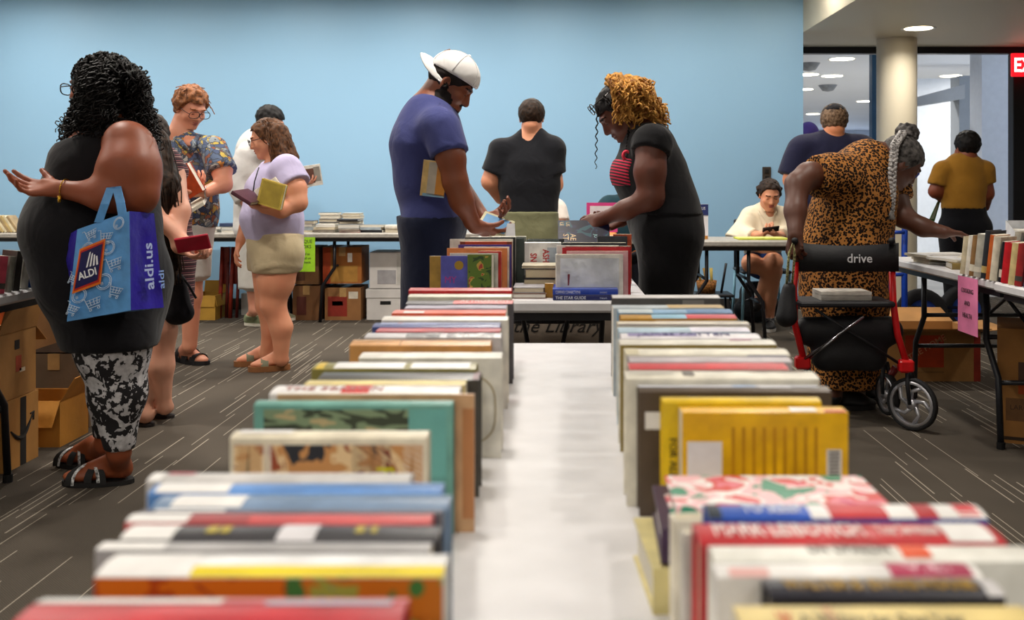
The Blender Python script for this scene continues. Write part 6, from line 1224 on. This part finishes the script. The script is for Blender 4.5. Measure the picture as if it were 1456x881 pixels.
def file_box(label, xa, xb, ya, yb, D=8.27, lid=True):
    x0, x1, y0, y1, z0, z1 = bk(xa, xb, ya, yb, D); z0 = 0 if z0 < .05 else z0; w, l, h = (x1-x0)/2, .19, z1-z0; t = thing('file_box', label, 'box', ((x0+x1)/2, D+l, z0)); m = mat('d9d6d2', .7, 'white_board', var=.05, scale=4)
    MB().box(-w+.006, w-.006, -l+.006, l-.006, 0, h-.004, bev=.003).build('carton_body', m, t)
    if lid: MB().box(-w, w, -l, l, h-.075, h, bev=.003).build('lid', m, t); b = MB(); b.lathe((0, -l+.003, h*.42 if False else h-.115), [(.0001, 0), (.016, 0)], 12, axis='y'); MB().box(-.045, .045, -l+.0035, -l+.0055, h-.13, h-.1, bev=.0008).build('hand_hole', mat('1a1a1a', .8), t)
    else: MB().box(-w*.5, w*.55, -l+.004, -l+.0055, h*.12, h*.5).build('print', mat('a5a3a6', .7), t); MB().box(w*.6, w*.9, -l+.004, -l+.0055, h*.1, h*.95).build('label', mat('c8c6c0', .7), t)
    return t
file_box('white file box with dark hand hole under the back table', 520, 576, 411, 456); file_box('white printed box standing on the white file box', 524, 574, 358, 410, lid=False)
# red table-leg straps in shade behind the floral-shirt man
for i, x in enumerate((312, 327)):
    t = thing('folded_chair', ('left' if i == 0 else 'right')+' of two folded red metal chairs leaning under the back table', 'chair', P(x, 455, 8.4)); x0 = 0
    MB().tube([(0, 0, 0), (0, .08, .62)], .018, 8).build('leg', mat('8a2a1c', .5), t, True); MB().tube([(.05, .02, 0), (.05, .1, .62)], .014, 8).build('leg', mat('5c1c16', .5), t, True); MB().box(-.0, .06, .07, .09, .3, .62, bev=.006).build('backrest', mat('7a2418', .5), t)

# ------------------------------------------------------------------ signs
def sign(label, corners, c, lines, ink='2a2a2a', name='paper_sign', border=None):
    A, B, C_, D_ = [Vector(k) for k in corners]; t = thing(name, label, 'sign', (A+B+C_+D_)/4); o = t.location; n = (B-A).cross(D_-A).normalized(); n = n if n.y < 0 or n.x < -.5 else -n; q = [k-o for k in (A, B, C_, D_)]
    MB().add([k for k in q]+[k-n*.002 for k in q], [(0, 1, 2, 3), (7, 6, 5, 4), (0, 4, 5, 1), (1, 5, 6, 2), (2, 6, 7, 3), (3, 7, 4, 0)]).build('sheet', mat(border or c, .7, 'paper', var=.03), t)
    if border: MB().add([k*.78+n*.001 for k in q], [(0, 1, 2, 3)]).build('panel', mat(c, .7, 'paper', var=.03), t)
    xa, ya = (B-A).normalized(), (A-D_).normalized(); H, Wd = (A-D_).length, (B-A).length
    for (s_, v, sz, cc) in lines: text(s_, sz*H, mat(cc or ink, .6, 'ink', var=0), t, frame((q[0]*.5+q[1]*.5)*(1-v)+(q[3]*.5+q[2]*.5)*v+n*.002, xa, ya if n.dot(xa.cross(ya)) > 0 else -ya), 'CENTER', sx=.9)
    return t
X = 1.793
sign('pink paper sign reading COOKING AND HEALTH hanging from the right table edge', [(X, P(1362, 0, 1).y*0+F*X/(1362-PX), .735), (X, F*X/(1390-PX), .735), (X, F*X/(1390-PX), .49), (X, F*X/(1362-PX), .49)], 'ee86b4', [('COOKING', .28, .12, None), ('AND', .5, .12, None), ('HEALTH', .72, .12, None)])
sign('bright green paper notice taped to the back table edge', [P(417, 337, 8.04), P(448, 337, 8.04), P(448, 386, 8.04), P(417, 386, 8.04)], 'a4dc2c', [('UNIQUE', .17, .14, None), ('BOOKS', .32, .14, None), ('priced as', .52, .1, None), ('marked on', .64, .1, None), ('each book', .76, .1, None)])
sign('white notice with a pink border on the back table', [P(834, 288, 7.4), P(878, 288, 7.4), P(878, 330, 7.42), P(834, 330, 7.42)], 'ece2e6', [('BOOKS', .36, .13, 'a03060'), ('$1', .62, .2, '404048')], border='e0468c')
t = sign('white standing notice with dark blue heading reading US', [P(986, 290, 7.2), P(1007, 290, 7.2), P(1007, 345, 7.2), P(986, 345, 7.2)], 'e6e4ea', []); h = .28
MB().box(-.054, .054, -.004, -.0015, .06, .14).build('heading_band', mat('24306a', .6), t); text('OW US', .03, mat('eeeef4', .6, 'ink', var=0), t, frame((-.047, -.005, .1), (1, 0, 0), (0, 0, 1)), sx=.8); MB().box(-.05, .05, -.004, -.0015, -.14, -.09).build('photo_strip', mat('c88a3c', .6), t)

# ------------------------------------------------------------------ rollator walker
def rollator():
    t = thing('rollator_walker', 'red-framed rollator walker with black backrest reading drive before the leopard-dress woman', 'walker', P(1205, 600, 4.7)); o = Vector(t.location); red = mat('cf1a1e', .28, 'red_enamel', var=.03); blk = mat('15151a', .6, 'black_nylon', bump=.1); Q = lambda x, y, D: P(x, y, D)-o
    for pts in ([(1132, 372, 4.62), (1129, 410, 4.62), (1130, 460, 4.62), (1143, 512, 4.62)], [(1268, 372, 4.62), (1270, 430, 4.6), (1276, 475, 4.58), (1291, 522, 4.57)]):
        MB().tube([Q(*q) for q in pts], .016, 10).build('frame_post', red, t, True)
    for c in ((1141, 515, 4.62), (1288, 520, 4.57)): b = MB(); q = Q(*c); b.box(q.x-.035, q.x+.035, q.y-.025, q.y+.025, q.z-.03, q.z+.03, bev=.01); b.build('joint', red, t)
    for x in (1132, 1270): MB().tube([Q(x, 372, 4.62), Q(x, 350, 4.62), Q(x-2, 342, 4.56), Q(x-2, 342, 4.44)], .015, 10).build('handle', blk, t, True)
    vs = []; fs = []                         # sling backrest
    for i in range(13):
        u = i/12; x = 1136+u*142; yo = 12*math.sin(math.pi*u)*.0; d = 4.6-.05*math.sin(math.pi*u)
        vs += [Q(x, 349+4*math.sin(math.pi*u)-4, d), Q(x, 386, d), Q(x, 386, d+.02), Q(x, 349+4*math.sin(math.pi*u)-4, d+.02)]
    for i in range(12):
        for k in range(4): fs.append((4*i+k, 4*i+(k+1) % 4, 4*i+4+(k+1) % 4, 4*i+4+k))
    MB().add(vs, fs).build('backrest', blk, t, True); text('drive', .058, mat('d8d8dc', .5, 'ink', var=0), t, frame(Q(1204, 373, 4.53), (1, 0, 0), (0, 0, 1)), bold=.01)
    b = MB(); a, c = Q(1136, 432, 4.55), Q(1272, 432, 4.55); b.box(a.x, c.x, a.y-.02, a.y+.22, a.z-.015, a.z+.012, bev=.008); b.build('seat', blk, t)
    D_, lo = sgrid([Prim(Q(1150, 470, 4.66), Q(1260, 470, 4.66), .075, .075, Y3, .8, .05), Prim(Q(1175, 505, 4.66), Q(1240, 505, 4.66), .07, .07, Y3, .8, .05)], .012, 0, (), folds(.006, 24, 4)); v, f = nets(D_, lo, .012); link(bpy.data.objects.new('basket_bag', npmesh('basket_bag', v, f, blk)), t)
    for a, c in (((1144, 510, 4.6), (1228, 450, 4.53)), ((1148, 512, 4.61), (1190, 478, 4.55)), ((1160, 440, 4.56), (1284, 520, 4.58))): MB().tube([Q(*a), Q(*c)], .007, 8).build('cross_brace', mat('8a8a90', .25, 'steel_tube', metal=1) if a[0] < 1150 else blk, t, True)
    def wheel(cx, cy, D, r, yaw, fork):
        c = Q(cx, cy, D); M = Matrix.Translation(c) @ Matrix.Rotation(yaw, 4, 'Z'); tr = lambda b: [tuple(M @ Vector(v)) for v in b.v]
        b = MB(); b.lathe((0, 0, 0), [(r-.016, -.012), (r-.004, -.016), (r, -.008), (r, .008), (r-.004, .016), (r-.016, .012), (r-.016, -.012)], 30, axis='x'); b.v = tr(b); w = b.build('wheel', mat('1a1a1c', .7), t, True)
        b = MB(); b.lathe((0, 0, 0), [(r-.03, -.012), (r-.016, -.013), (r-.016, .013), (r-.03, .012), (r-.03, -.012)], 30, axis='x'); b.lathe((0, 0, 0), [(.0001, -.02), (.022, -.018), (.022, .018), (.0001, .02)], 16, axis='x')
        for k in range(5):
            a = 2*math.pi*k/5; b.tube([(0, .02*math.cos(a), .02*math.sin(a)), (0, .06*math.cos(a+.35), .06*math.sin(a+.35)), (0, (r-.024)*math.cos(a+.9), (r-.024)*math.sin(a+.9))], [.012, .009, .01], 6)
        b.v = tr(b); b.build('rim', mat('b8b8be', .3, 'silver_plastic', metal=.6), w, True)
        if fork:
            for s_ in (-.024, .024):
                b = MB(); b.tube([(s_, 0, 0), (s_*.9, .012, r*.7), (s_*.2, .02, r+.05)], [.009, .01, .012], 8); b.v = tr(b); b.build('fork', blk, t, True)
    wheel(1297, 574, 4.56, .122, .75, True); wheel(1262, 560, 4.72, .1, .15, True); wheel(1150, 570, 4.64, .11, .1, True)
    MB().tube([Q(1291, 522, 4.57), Q(1297, 540, 4.565)], .018, 10).build('stem', blk, t, True); MB().tube([Q(1274, 522, 4.7), Q(1262, 540, 4.72)], .018, 10).build('stem', mat('6a1414', .4), t, True)
    # leopard scarf and black bag on the left handle
    s_ = thing('handbag', 'black handbag hanging from the left handle of the rollator', 'bag', P(1124, 440, 4.56)); oo = npv(s_.location)
    D_, lo = sgrid([Prim(P(1122, 410, 4.56), P(1118, 450, 4.56), .03, .05, Y3, 1.2, .03)], .008, 0, (), folds(.005, 40, 6)); v, f = nets(D_, lo, .008); link(bpy.data.objects.new('pouch', npmesh('pouch', v, f, blk, oo)), s_); MB().tube([P(1118, 408, 4.56)-s_.location, P(1122, 360, 4.5)-s_.location, P(1128, 342, 4.48)-s_.location, P(1130, 362, 4.5)-s_.location, P(1126, 408, 4.56)-s_.location], .006, 6).build('strap', mat('c0a878', .5, 'chain', var=.5, scale=120), s_, True)
rollator()
Zs = P(0, 432, 4.55).z+.013
for i, (c, hh) in enumerate((('9a9690', .022), ('d8d4cc', .016))):
    book(Mflat(P(1166, 0, 4.6).x, 4.58, Zs+(0 if i == 0 else .0235)+.0), .235, .16, hh, c, ('thick grey' if i == 0 else 'slim white')+' book lying on the rollator seat', hard=False, pages=(170, 164, 154))

# ------------------------------------------------------------------ hand truck
t = thing('hand_truck', 'blue hand truck with black pneumatic wheels behind the right table', 'hand truck', P(1300, 480, 7.2)); o = Vector(t.location); Q = lambda x, y, D: P(x, y, D)-o; bl = mat('1c48b8', .35, 'blue_enamel')
for x in (1268, 1286): MB().tube([Q(x, 470, 7.0), Q(x, 350, 7.1), Q(x+2, 275, 7.2), Q(x+8, 262, 7.2)], .022, 10).build('frame_tube', bl, t, True)
MB().tube([Q(1276, 262, 7.2), Q(1292, 258, 7.18), Q(1304, 246, 7.16), Q(1303, 236, 7.16)], .02, 10).build('handle', bl, t, True)
for y in (330, 390, 440): MB().tube([Q(1268, y, 7.06), Q(1286, y, 7.06)], .014, 8).build('crossbar', bl, t, True)
b = MB(); q = Q(1260, 478, 6.9); b.box(q.x, q.x+.3, q.y-.2, q.y+.1, -o.z+.0, -o.z+.012); b.build('toe_plate', bl, t)
for x, D in ((1310, 7.2), (1372, 7.5)):
    c = Q(x, 437, D); r = .19; c.z = -o.z+r; ax = 'y'
    w = MB().lathe(c, [(r-.08, -.03), (r-.03, -.045), (r-.004, -.03), (r, 0), (r-.004, .03), (r-.03, .045), (r-.08, .03)], 30, axis=ax).build('wheel', mat('17171a', .75, 'tyre'), t, True)
    b = MB().lathe(c, [(.0001, -.035), (.03, -.035), (.035, -.015), (r-.085, -.012), (r-.075, -.03)], 24, axis=ax)
    for k in range(6): a = k*math.pi/3; b.lathe(c+Vector((.065*math.cos(a), 0, .065*math.sin(a))), [(.0001, -.02), (.011, -.019), (.012, -.01)], 8, axis='y')
    b.build('hub', mat('2a4a9a', .35, 'hub_blue'), w, True)
MB().tube([Q(1286, 437, 7.1), Q(1310, 437, 7.2), Q(1372, 437, 7.5)], .012, 8).build('axle', M_BLK, t, True)

# ------------------------------------------------------------------ chair, backpack, brush basket, tablet on the girl's table
t = thing('stool_chair', 'dark seat metal chair with pale blue legs under the girl in cream', 'chair', P(1085, 470, 8.0)); o = Vector(t.location); z0 = -o.z; sx = .2
MB().box(-.21, .19, -.2, .22, z0+.43, z0+.455, bev=.01).build('seat', mat('2a2c30', .5), t); MB().box(-.2, .18, .2, .225, z0+.6, z0+.85, bev=.01).build('backrest', mat('2a2c30', .5), t)
for x in (-.19, .17):
    for y, m in ((-.18, mat('7fb2c8', .35)), (.2, mat('7fb2c8', .35))): MB().tube([(x, y, z0+.43), (x*1.1, y*1.15, z0)], .012, 8).build('leg', m, t, True)
    MB().tube([(x, .2, z0+.44), (x, .215, z0+.82)], .011, 8).build('back_post', M_BLK, t, True)
t = thing('backpack', 'dark grey backpack on the floor under the girl\'s chair', 'backpack', P(1068, 462, 8.15)); o = npv(t.location)
D_, lo = sgrid([Prim(P(1060, 440, 8.15), P(1092, 438, 8.15), .1, .1, Y3, .8, .05), Prim(P(1066, 418, 8.15), P(1084, 415, 8.15), .09, .08, Y3, .8, .05)], .012, 0, (cut((0, 0, .004), (0, 0, -1)),), folds(.01, 22, 7)); v, f = nets(D_, lo, .012); link(bpy.data.objects.new('sack', npmesh('sack', v, f, cloth('24262a'), o)), t)
MB().tube([P(1062, 416, 8.05)-t.location, P(1072, 402, 8.03)-t.location, P(1082, 416, 8.05)-t.location], .008, 6).build('handle', cloth('15161a'), t, True); MB().tube([P(1052, 430, 8.04)-t.location, P(1066, 424, 8.02)-t.location, P(1090, 426, 8.03)-t.location], .004, 5).build('zip', mat('6a6a6e', .4, metal=1), t, True)
t = thing('tool_basket', 'small wicker basket holding brown brush handles beside the blonde-twist woman', 'basket', P(1008, 412, 8.0)); o = Vector(t.location); o.z = 0; t.location = o; zz = .26
t2 = thing('step_stool', 'low dark stool holding the wicker basket', 'stool', (o.x, o.y, 0)); MB().box(-.16, .18, -.14, .14, .235, .26, bev=.006).build('seat', mat('1c1c20', .5), t2)
for x in (-.14, .16):
    for y in (-.12, .12): MB().tube([(x, y, 0), (x*.95, y*.95, .235)], .01, 8).build('leg', M_BLK, t2, True)
MB().tube([(.1, .0, .26), (.14, 0, .5)], .01, 6).build('handle', M_BLK, t2, True)
MB().lathe((-.02, 0, zz), [(.0001, 0), (.07, 0), (.085, .1), (.078, .1), (.065, .01)], 20).build('bowl', mat('9a6630', .7, 'wicker', var=.3, scale=80, bump=.5), t, True)
for i, (x, c) in enumerate(((-.05, 'a88a3c'), (-.01, '8a6a2c'), (.025, 'b09a48'))): MB().tube([(x, 0, zz+.03), (x*1.6-.02, .02, zz+.2+.03*(i == 0))], [.008, .014], 8).build('brush_handle', mat(c, .6), t, True)
t = thing('notepad', 'yellow-green paper pad on the grey table before the seated girl', 'pad', (P(1085, 0, 7.2).x, 7.2, TZ)); MB().box(-.2, .17, -.12, .1, 0, .012, bev=.002).build('pad_block', mat('c8d050', .7), t); MB().box(-.19, .16, -.11, .09, .012, .0135).build('top_sheet', mat('d8dc78', .7), t)
# ------------------------------------------------------------------ middle table books
def upright(xa, xb, ytop, D, T, c, label, ybot=None, **k):
    """cover towards the camera, standing on the middle table"""
    top = P(xa, ytop, D).z; h = top-TZ; w = (xb-xa)*D/F; return book(Mface(P(xa, 0, D).x, D, TZ), h, w, T, c, label, **k)
MT = ' on the middle table'
upright(611, 640, 364, 3.47, .012, 'b08a3e', 'gold-brown paperback at the left end'+MT, hard=False)
A_soc = art('green_player_art', [(0, (40, 70, 30)), (.4, (90, 118, 40)), (.6, (196, 160, 70)), (.66, (170, 60, 50)), (.72, (60, 70, 120))], 26, 1, 6)
o = upright(627, 668, 364, 3.445, .014, '5a5cb4', 'periwinkle blue picture book with gold seal and pink lettering'+MT)
MB().lathe((.117, .063, -.0012), [(.0001, 0), (.016, 0)], 18).build('gold_seal', mat('b08c2c', .4), o)
for i, s_ in enumerate(('MY', 'BOOK')): text(s_, .034, mat('b03c8c', .5, 'ink', var=0), o, frame((.055-.04*i, .012, -.0012), (0, 1, 0), (1, 0, 0)), name='title', sx=.9)
upright(665, 702, 362, 3.425, .016, '6a7a2c', 'green illustrated children\'s book'+MT, faces=(('bottom', .03, .97, .04, .9, A_soc), ('bottom', 0, 1, .92, 1, 'e8e2d4')))
for i, (xa, xb, yt, D, T, c, n) in enumerate(((640, 708, 360, 3.48, .014, 'd0ccc4', 'white-edged'), (680, 713, 357, 3.5, .012, 'b8302a', 'thin red'), (636, 721, 353, 3.53, .022, 'd4824a', 'wide orange'), (660, 724, 351, 3.57, .012, 'e6e2da', 'slim white'), (652, 727, 348, 3.6, .018, '4a3a8a', 'dark purple'), (654, 728, 343, 3.63, .025, '8c3a20', 'rust red photo'), (640, 729, 340, 3.67, .02, 'e0dcd4', 'large white'), (668, 733, 337, 3.71, .025, '22262a', 'black'), (690, 745, 339, 3.76, .03, '3e4a48', 'dark green-grey'), (700, 748, 336, 3.82, .025, '8a9088', 'pale grey-green'))):
    upright(xa, xb, yt, D, T, c, n+' book standing in the left stack'+MT, hard=i % 2 == 0, faces=((('bottom', .85, 1, .1, .9, 'c84a28'),) if n.startswith('rust') else ()))
# ASHES book standing on its side
D = 3.74; x0, x1 = P(746, 0, D).x, P(798, 0, D).x; zt = P(0, 345, D).z
o = book(Mspineup(x0, D, zt), x1-x0, zt-TZ, .022, 'e4e4e6', 'white hardcover on its side with red lettering ASHES and SNOW'+MT, faces=(('bottom', .62, .9, .1, .5, 'a8b4c4'), ('bottom', .0, .12, .0, .9, 'd0cfd4')))
for s_, u, v in (('SNOW', .16, .22), ('ASHES', .5, .14)): text(s_, .034, mat('b83034', .5, 'ink', var=0), o, frame((u*(x1-x0), v*(zt-TZ), -.0012), (0, 1, 0), (1, 0, 0)), name='title', bold=.02, sx=.8)
def flat(xa, xb, D, z, T, Wd, c, label, hard=True, flip=True, rz=0, pages=None, **k):
    """flat book with the fore-edge (flip) or spine towards the camera"""
    X0, X1 = P(xa, 0, D).x, P(xb, 0, D).x; L = X1-X0
    M = Matrix.Translation((X0, D, z)) if not flip else Matrix.Translation((X1, D+Wd, z)) @ Matrix.Rotation(math.pi, 4, 'Z')
    if rz: cc = Matrix.Translation(((X0+X1)/2, D+Wd/2, z)); M = cc @ Matrix.Rotation(rz, 4, 'Z') @ cc.inverted() @ M
    return book(M, L, Wd, T, c, label, hard, pages=pages, **k)
z = TZ
flat(728, 777, 3.45, z, .018, .17, '8a6c5c', 'brown-covered book with white pages, bottom of the front stack'+MT); flat(730, 774, 3.46, z+.0185, .02, .16, 'b4b2b8', 'grey book with white pages, on top of the front stack'+MT)
book(Mface(P(775, 0, 3.48).x, 3.48, TZ), .05, .03, .02, 'b8842c', 'small ochre booklet beside the star guide'+MT, hard=False)
z = TZ
for i, (xa, xb, T, c, n) in enumerate(((738, 790, .02, 'c9c0aa', 'cream'), (744, 792, .036, '1c1c20', 'thick black-covered'), (746, 794, .036, '24242a', 'thick dark-covered'), (742, 790, .01, 'd8d0b8', 'thin cream'))):
    flat(xa, xb, 3.58, z, T, .14, c, n+' book with cream pages in the centre pile'+MT, pages=(206, 192, 160)); z += T+.001
X0 = P(786, 0, 3.4).x
for i, (c, n, s_) in enumerate((('1a2260', 'navy star guide book, lower of two lying flat', 'THE STAR GUIDE'), ('2a48b0', 'bright blue book lying on the star guide', 'COMPASS CONNECTIONS'))):
    o = book(Mflat(X0, 3.4, TZ+i*.0195), .225, .16, .019, c, n+MT, txt=((s_, 'spine', .04, .2, .55, 'dfe2f0', .95 if i == 0 else .5), ('STARLING', 'spine', .72, .25, .3, 'c0c8e8', .7)))
# clear-wrapped silver album and the red books behind it
D = 3.46; M_SIL = mat('dfe3ea', .15, 'silver_wrap', metal=.35, var=.1, scale=9, bump=.35, bscale=11)
o = upright(791, 886, 362, D, .04, 'd6d2ca', 'album in shiny silver wrapping and cream frame'+MT, faces=(('bottom', .1, .92, .06, .94, M_SIL, 'shiny_wrap'),)); h_ = P(0, 362, D).z-TZ
MB().quad(Vector((.045, .04, -.0012)), Vector((.045, .045, -.0012)), Vector((.085, .048, -.0012)), Vector((.085, .04, -.0012))).build('label', mat('7a2430', .5), o)
for i, (xa, xb, yt, D, T, c, n) in enumerate(((806, 893, 357, 3.51, .012, 'c89aa0', 'pale pink-edged'), (800, 896, 352, 3.53, .02, 'b01c28', 'bright red'), (804, 897, 350, 3.56, .016, '8a1a26', 'dark red'), (792, 880, 349, 3.6, .018, 'e4e0da', 'white'), (800, 890, 345, 3.66, .02, '2c2e34', 'charcoal'), (850, 892, 336, 3.9, .03, '3c3e44', 'slate'), (872, 898, 333, 3.95, .02, 'c0502c', 'orange-red'))):
    upright(xa, xb, yt, D, T, c, n+' book standing behind the silver album'+MT, hard=i % 2 == 1)
D = 4.3; z = TZ
for i, (c, n) in enumerate((('d8d2c4', 'cream'), ('b89a8a', 'dusty pink'), ('e6e2da', 'white'), ('8a6a58', 'brown'), ('dcd6c8', 'ivory'), ('a8a49c', 'grey'))):
    flat(733+i % 2*2, 762-i % 3, D, z, .02, .16, c, n+' book in the far pile by the olive trousers'+MT, hard=False); z += .0205
t = thing('place_card', 'folded white card standing on the middle table near the capped man\'s book', 'card', P(722, 0, 4.05).xyz*1.0); t.location = (P(724, 0, 4.05).x, 4.05, TZ); hh = P(0, 318, 4.05).z-TZ
MB().add([(-.045, 0, 0), (.03, 0, 0), (.022, .03, hh), (-.01, .03, hh)], [(0, 1, 2, 3)]).build('front_leaf', mat('ecebee', .7), t); MB().add([(-.045, .08, 0), (.03, .08, 0), (.022, .03, hh), (-.01, .03, hh)], [(3, 2, 1, 0)]).build('back_leaf', mat('dcdbe0', .7), t)
for i, (xa, yt, c, n) in enumerate(((745, 341, '5c6664', 'slate green'), (752, 340, '3a3c40', 'black'))):
    upright(xa, xa+50, yt, 3.86+.05*i, .03, c, n+' large book behind the ASHES hardcover'+MT)
for i, (xa, xb, T, c, n) in enumerate(((836, 886, .025, 'd8d4ca', 'cream'), (838, 884, .02, 'c8a860', 'straw yellow'), (842, 888, .02, 'e8e4de', 'white'))):
    flat(xa, xb, 4.45, TZ+i*.026, T, .16, c, n+' book lying near the far right corner'+MT)
# ------------------------------------------------------------------ piles on the tables along the blue wall
PAL = [('d8d2c6', 'cream'), ('b8b0a4', 'stone grey'), ('8a8278', 'taupe'), ('e8e4dc', 'white'), ('6a5a4c', 'brown'), ('a83c34', 'red'), ('3c4a6a', 'navy'), ('2c2c30', 'black'), ('c8b88c', 'straw'), ('9ca8b0', 'blue-grey')]
rb = random.Random(21)
def pile(xa, xb, D, n, where, tz=TZ, wj=3):
    z = tz; names = ['bottom', 'second', 'third', 'fourth', 'fifth', 'sixth', 'seventh']
    for i in range(n):
        c, cn = PAL[rb.randrange(len(PAL))]; T = rb.uniform(.016, .034); j0, j1 = rb.uniform(0, wj), rb.uniform(0, wj)
        flat(xa+j0, xb-j1, D+rb.uniform(0, .03), z, T, rb.uniform(.14, .18), c, '%s book, %s from below in the pile %s' % (cn, names[i] if i else 'lowest', where), hard=rb.random() < .5, flip=rb.random() < .75, rz=rb.uniform(-.12, .12)); z += T+.001
for a in ((446, 478, 8.14, 3, 'right of the green sign'), (480, 512, 8.12, 5, 'over the house-print carton'), (452, 482, 8.4, 6, 'tallest, behind the green sign'), (512, 546, 8.14, 3, 'above the white file boxes'), (546, 576, 8.16, 2, 'nearest the capped man\'s trousers'), (484, 514, 8.45, 6, 'at the wall over the cartons'), (424, 446, 8.2, 4, 'above the green sign'), (312, 344, 8.14, 3, 'left of the lilac-top woman'), (286, 312, 8.2, 2, 'beside the tropical shirt'), (262, 284, 8.3, 3, 'hidden by the tropical shirt')): pile(*a)
for i in range(9):                            # leaning row at the far left
    x = P(-4+i*4.2, 0, 8.2).x; c, cn = (('c8b078', 'tan'), ('e0d4b4', 'cream'), ('a8906a', 'brown'))[i % 3]
    M = Matrix.Translation((x, 8.2, TZ+.004)) @ Matrix.Rotation(math.radians(38), 4, 'Y') @ Matrix.Rotation(-math.pi/2, 4, 'Y') @ Matrix.Rotation(math.pi/2, 4, 'X')
    book(Matrix.Translation((x, 8.14, TZ)) @ Matrix.Rotation(math.radians(-35), 4, 'Y') @ Matrix(((0, 0, 1, 0), (0, 1, 0, 0), (1, 0, 0, 0), (0, 0, 0, 1))), .16, .12, .02, c, 'slanting %s paperback, %s from the left in the leaning wall row' % (cn, ORD[i] if i else 'first'), hard=False)
for a in ((60, 92, 8.14, 3, 'behind the curly-haired woman'), (36, 62, 8.16, 2, 'left of the curly-haired woman'), (590, 620, 8.2, 2, 'behind the capped man'), (800, 828, 7.34, 2, 'beside the pink-bordered notice')): pile(*a)
# ------------------------------------------------------------------ rows on the side tables
rr = random.Random(5)
RC = [('d8d0bc', 'cream'), ('c2602a', 'orange'), ('2c3038', 'black'), ('b8b4a8', 'grey'), ('8c6a44', 'brown'), ('e6e2d8', 'white'), ('c8bca0', 'sand'), ('4a6a9a', 'blue'), ('a02a2a', 'dark red'), ('d8c890', 'pale yellow'), ('c01c28', 'bright red'), ('1c1e26', 'midnight')]
def row(xe, y0, y1, side, where, pitch, ang, hmin=.165, hmax=.205, cols=RC, off=.02, first='near'):
    y = y0; i = 0
    while y < y1:
        c, cn = cols[i % len(cols)]; T = rr.uniform(.016, .034); h = rr.uniform(hmin, hmax); lean = .11*side
        # upright book: x up, spine towards the aisle
        M = Matrix.Translation((xe+side*off, y, TZ)) @ Matrix.Rotation(ang, 4, 'Z') @ Matrix.Rotation(lean, 4, 'X') @ Matrix(((0, 1, 0, 0), (0, 0, 1, 0), (1, 0, 0, 0), (0, 0, 0, 1)))
        if side < 0: M = Matrix.Translation((xe+side*off, y, TZ)) @ Matrix.Rotation(ang, 4, 'Z') @ Matrix.Rotation(lean, 4, 'X') @ Matrix(((0, -1, 0, 0), (0, 0, -1, 0), (1, 0, 0, 0), (0, 0, 0, 1)))
        sg = ((.12, .2+rr.random()*.12, rr.choice(['e8e2d0', 'c8b070', '4a4640'])),) if rr.random() < .5 else ()
        book(M, h, rr.uniform(.12, .14), T, c, '%s book standing %s from near end of row %s' % (cn, ORD[i] if i else 'first', where), hard=i % 2 == 0, segs=sg); y += pitch*rr.uniform(.85, 1.15); i += 1
row(1.80, 3.42, 4.42, 1, 'on the right table', .054, math.radians(40)); row(1.97, 3.5, 4.3, 1, 'further back on the right table', .075, math.radians(40), .175, .2, RC[5:]+RC[:5])
row(-2.0, 3.0, 3.86, -1, 'on the left table edge', .054, math.radians(-38), .13, .15, [('d8d4cc', 'white'), ('2a4a86', 'blue'), ('4a4a50', 'dark grey'), ('b8b4ac', 'grey'), ('b84a5c', 'rose'), ('8a8a80', 'olive grey'), ('3a3634', 'black')])
row(-2.2, 3.3, 3.9, -1, 'behind on the left table', .08, math.radians(-38), .16, .18, [('e6e2da', 'white'), ('c85a4c', 'coral'), ('d8c8a0', 'sand'), ('8a6a4c', 'brown'), ('5a6a8a', 'slate blue')])
# flat things on the far right table
z = TZ
for i, (x0, y0, L, Wd, T, c, n) in enumerate(((1.86, 4.9, .3, .22, .012, 'd8d4cc', 'white magazine, bottom of the pile under the leopard-dress woman\'s hand'), (1.87, 4.92, .28, .2, .02, 'c8b898', 'tan magazine, middle of the pile under the leopard-dress woman\'s hand'), (1.85, 4.9, .28, .21, .012, 'e0dcd6', 'cream magazine, top of the pile under the leopard-dress woman\'s hand'))):
    book(Mflat(x0, y0, z, .1*i), L, Wd, T, c, n, hard=False); z += T+.001
book(Mflat(1.86, 4.62, TZ, -.2), .24, .18, .03, '8a7440', 'olive hardcover lying in front of the white binder on the right table'); book(Mflat(1.9, 4.66, TZ+.031, .25), .3, .24, .012, 'ececee', 'white folder lying open on the right table', hard=False)
book(Matrix.Translation((1.98, 4.78, TZ+.045)) @ Matrix.Rotation(.35, 4, 'Z') @ Matrix.Rotation(-.5, 4, 'X'), .26, .2, .02, 'b89a78', 'leaning photo magazine with brown cover on the right table', hard=False, faces=(('top', .1, .9, .1, .9, A_fall),))
t = thing('file_box', 'white open magazine file standing between the piles and the row on the right table', 'box', (2.3, 4.8, TZ)); b = MB()
for s_ in (-.05, .05): b.prism([(-.12, 0), (.12, 0), (.12, .22), (-.12, .09)], s_-.002, s_+.002)
b.box(-.05, .05, -.12, .12, 0, .004); b.box(-.05, .05, .116, .12, 0, .22); b.build('holder', mat('d0d2d6', .6), t); MB().box(-.04, .03, -.1, .1, .004, .18).build('papers', mat('e8e4da', .7), t)
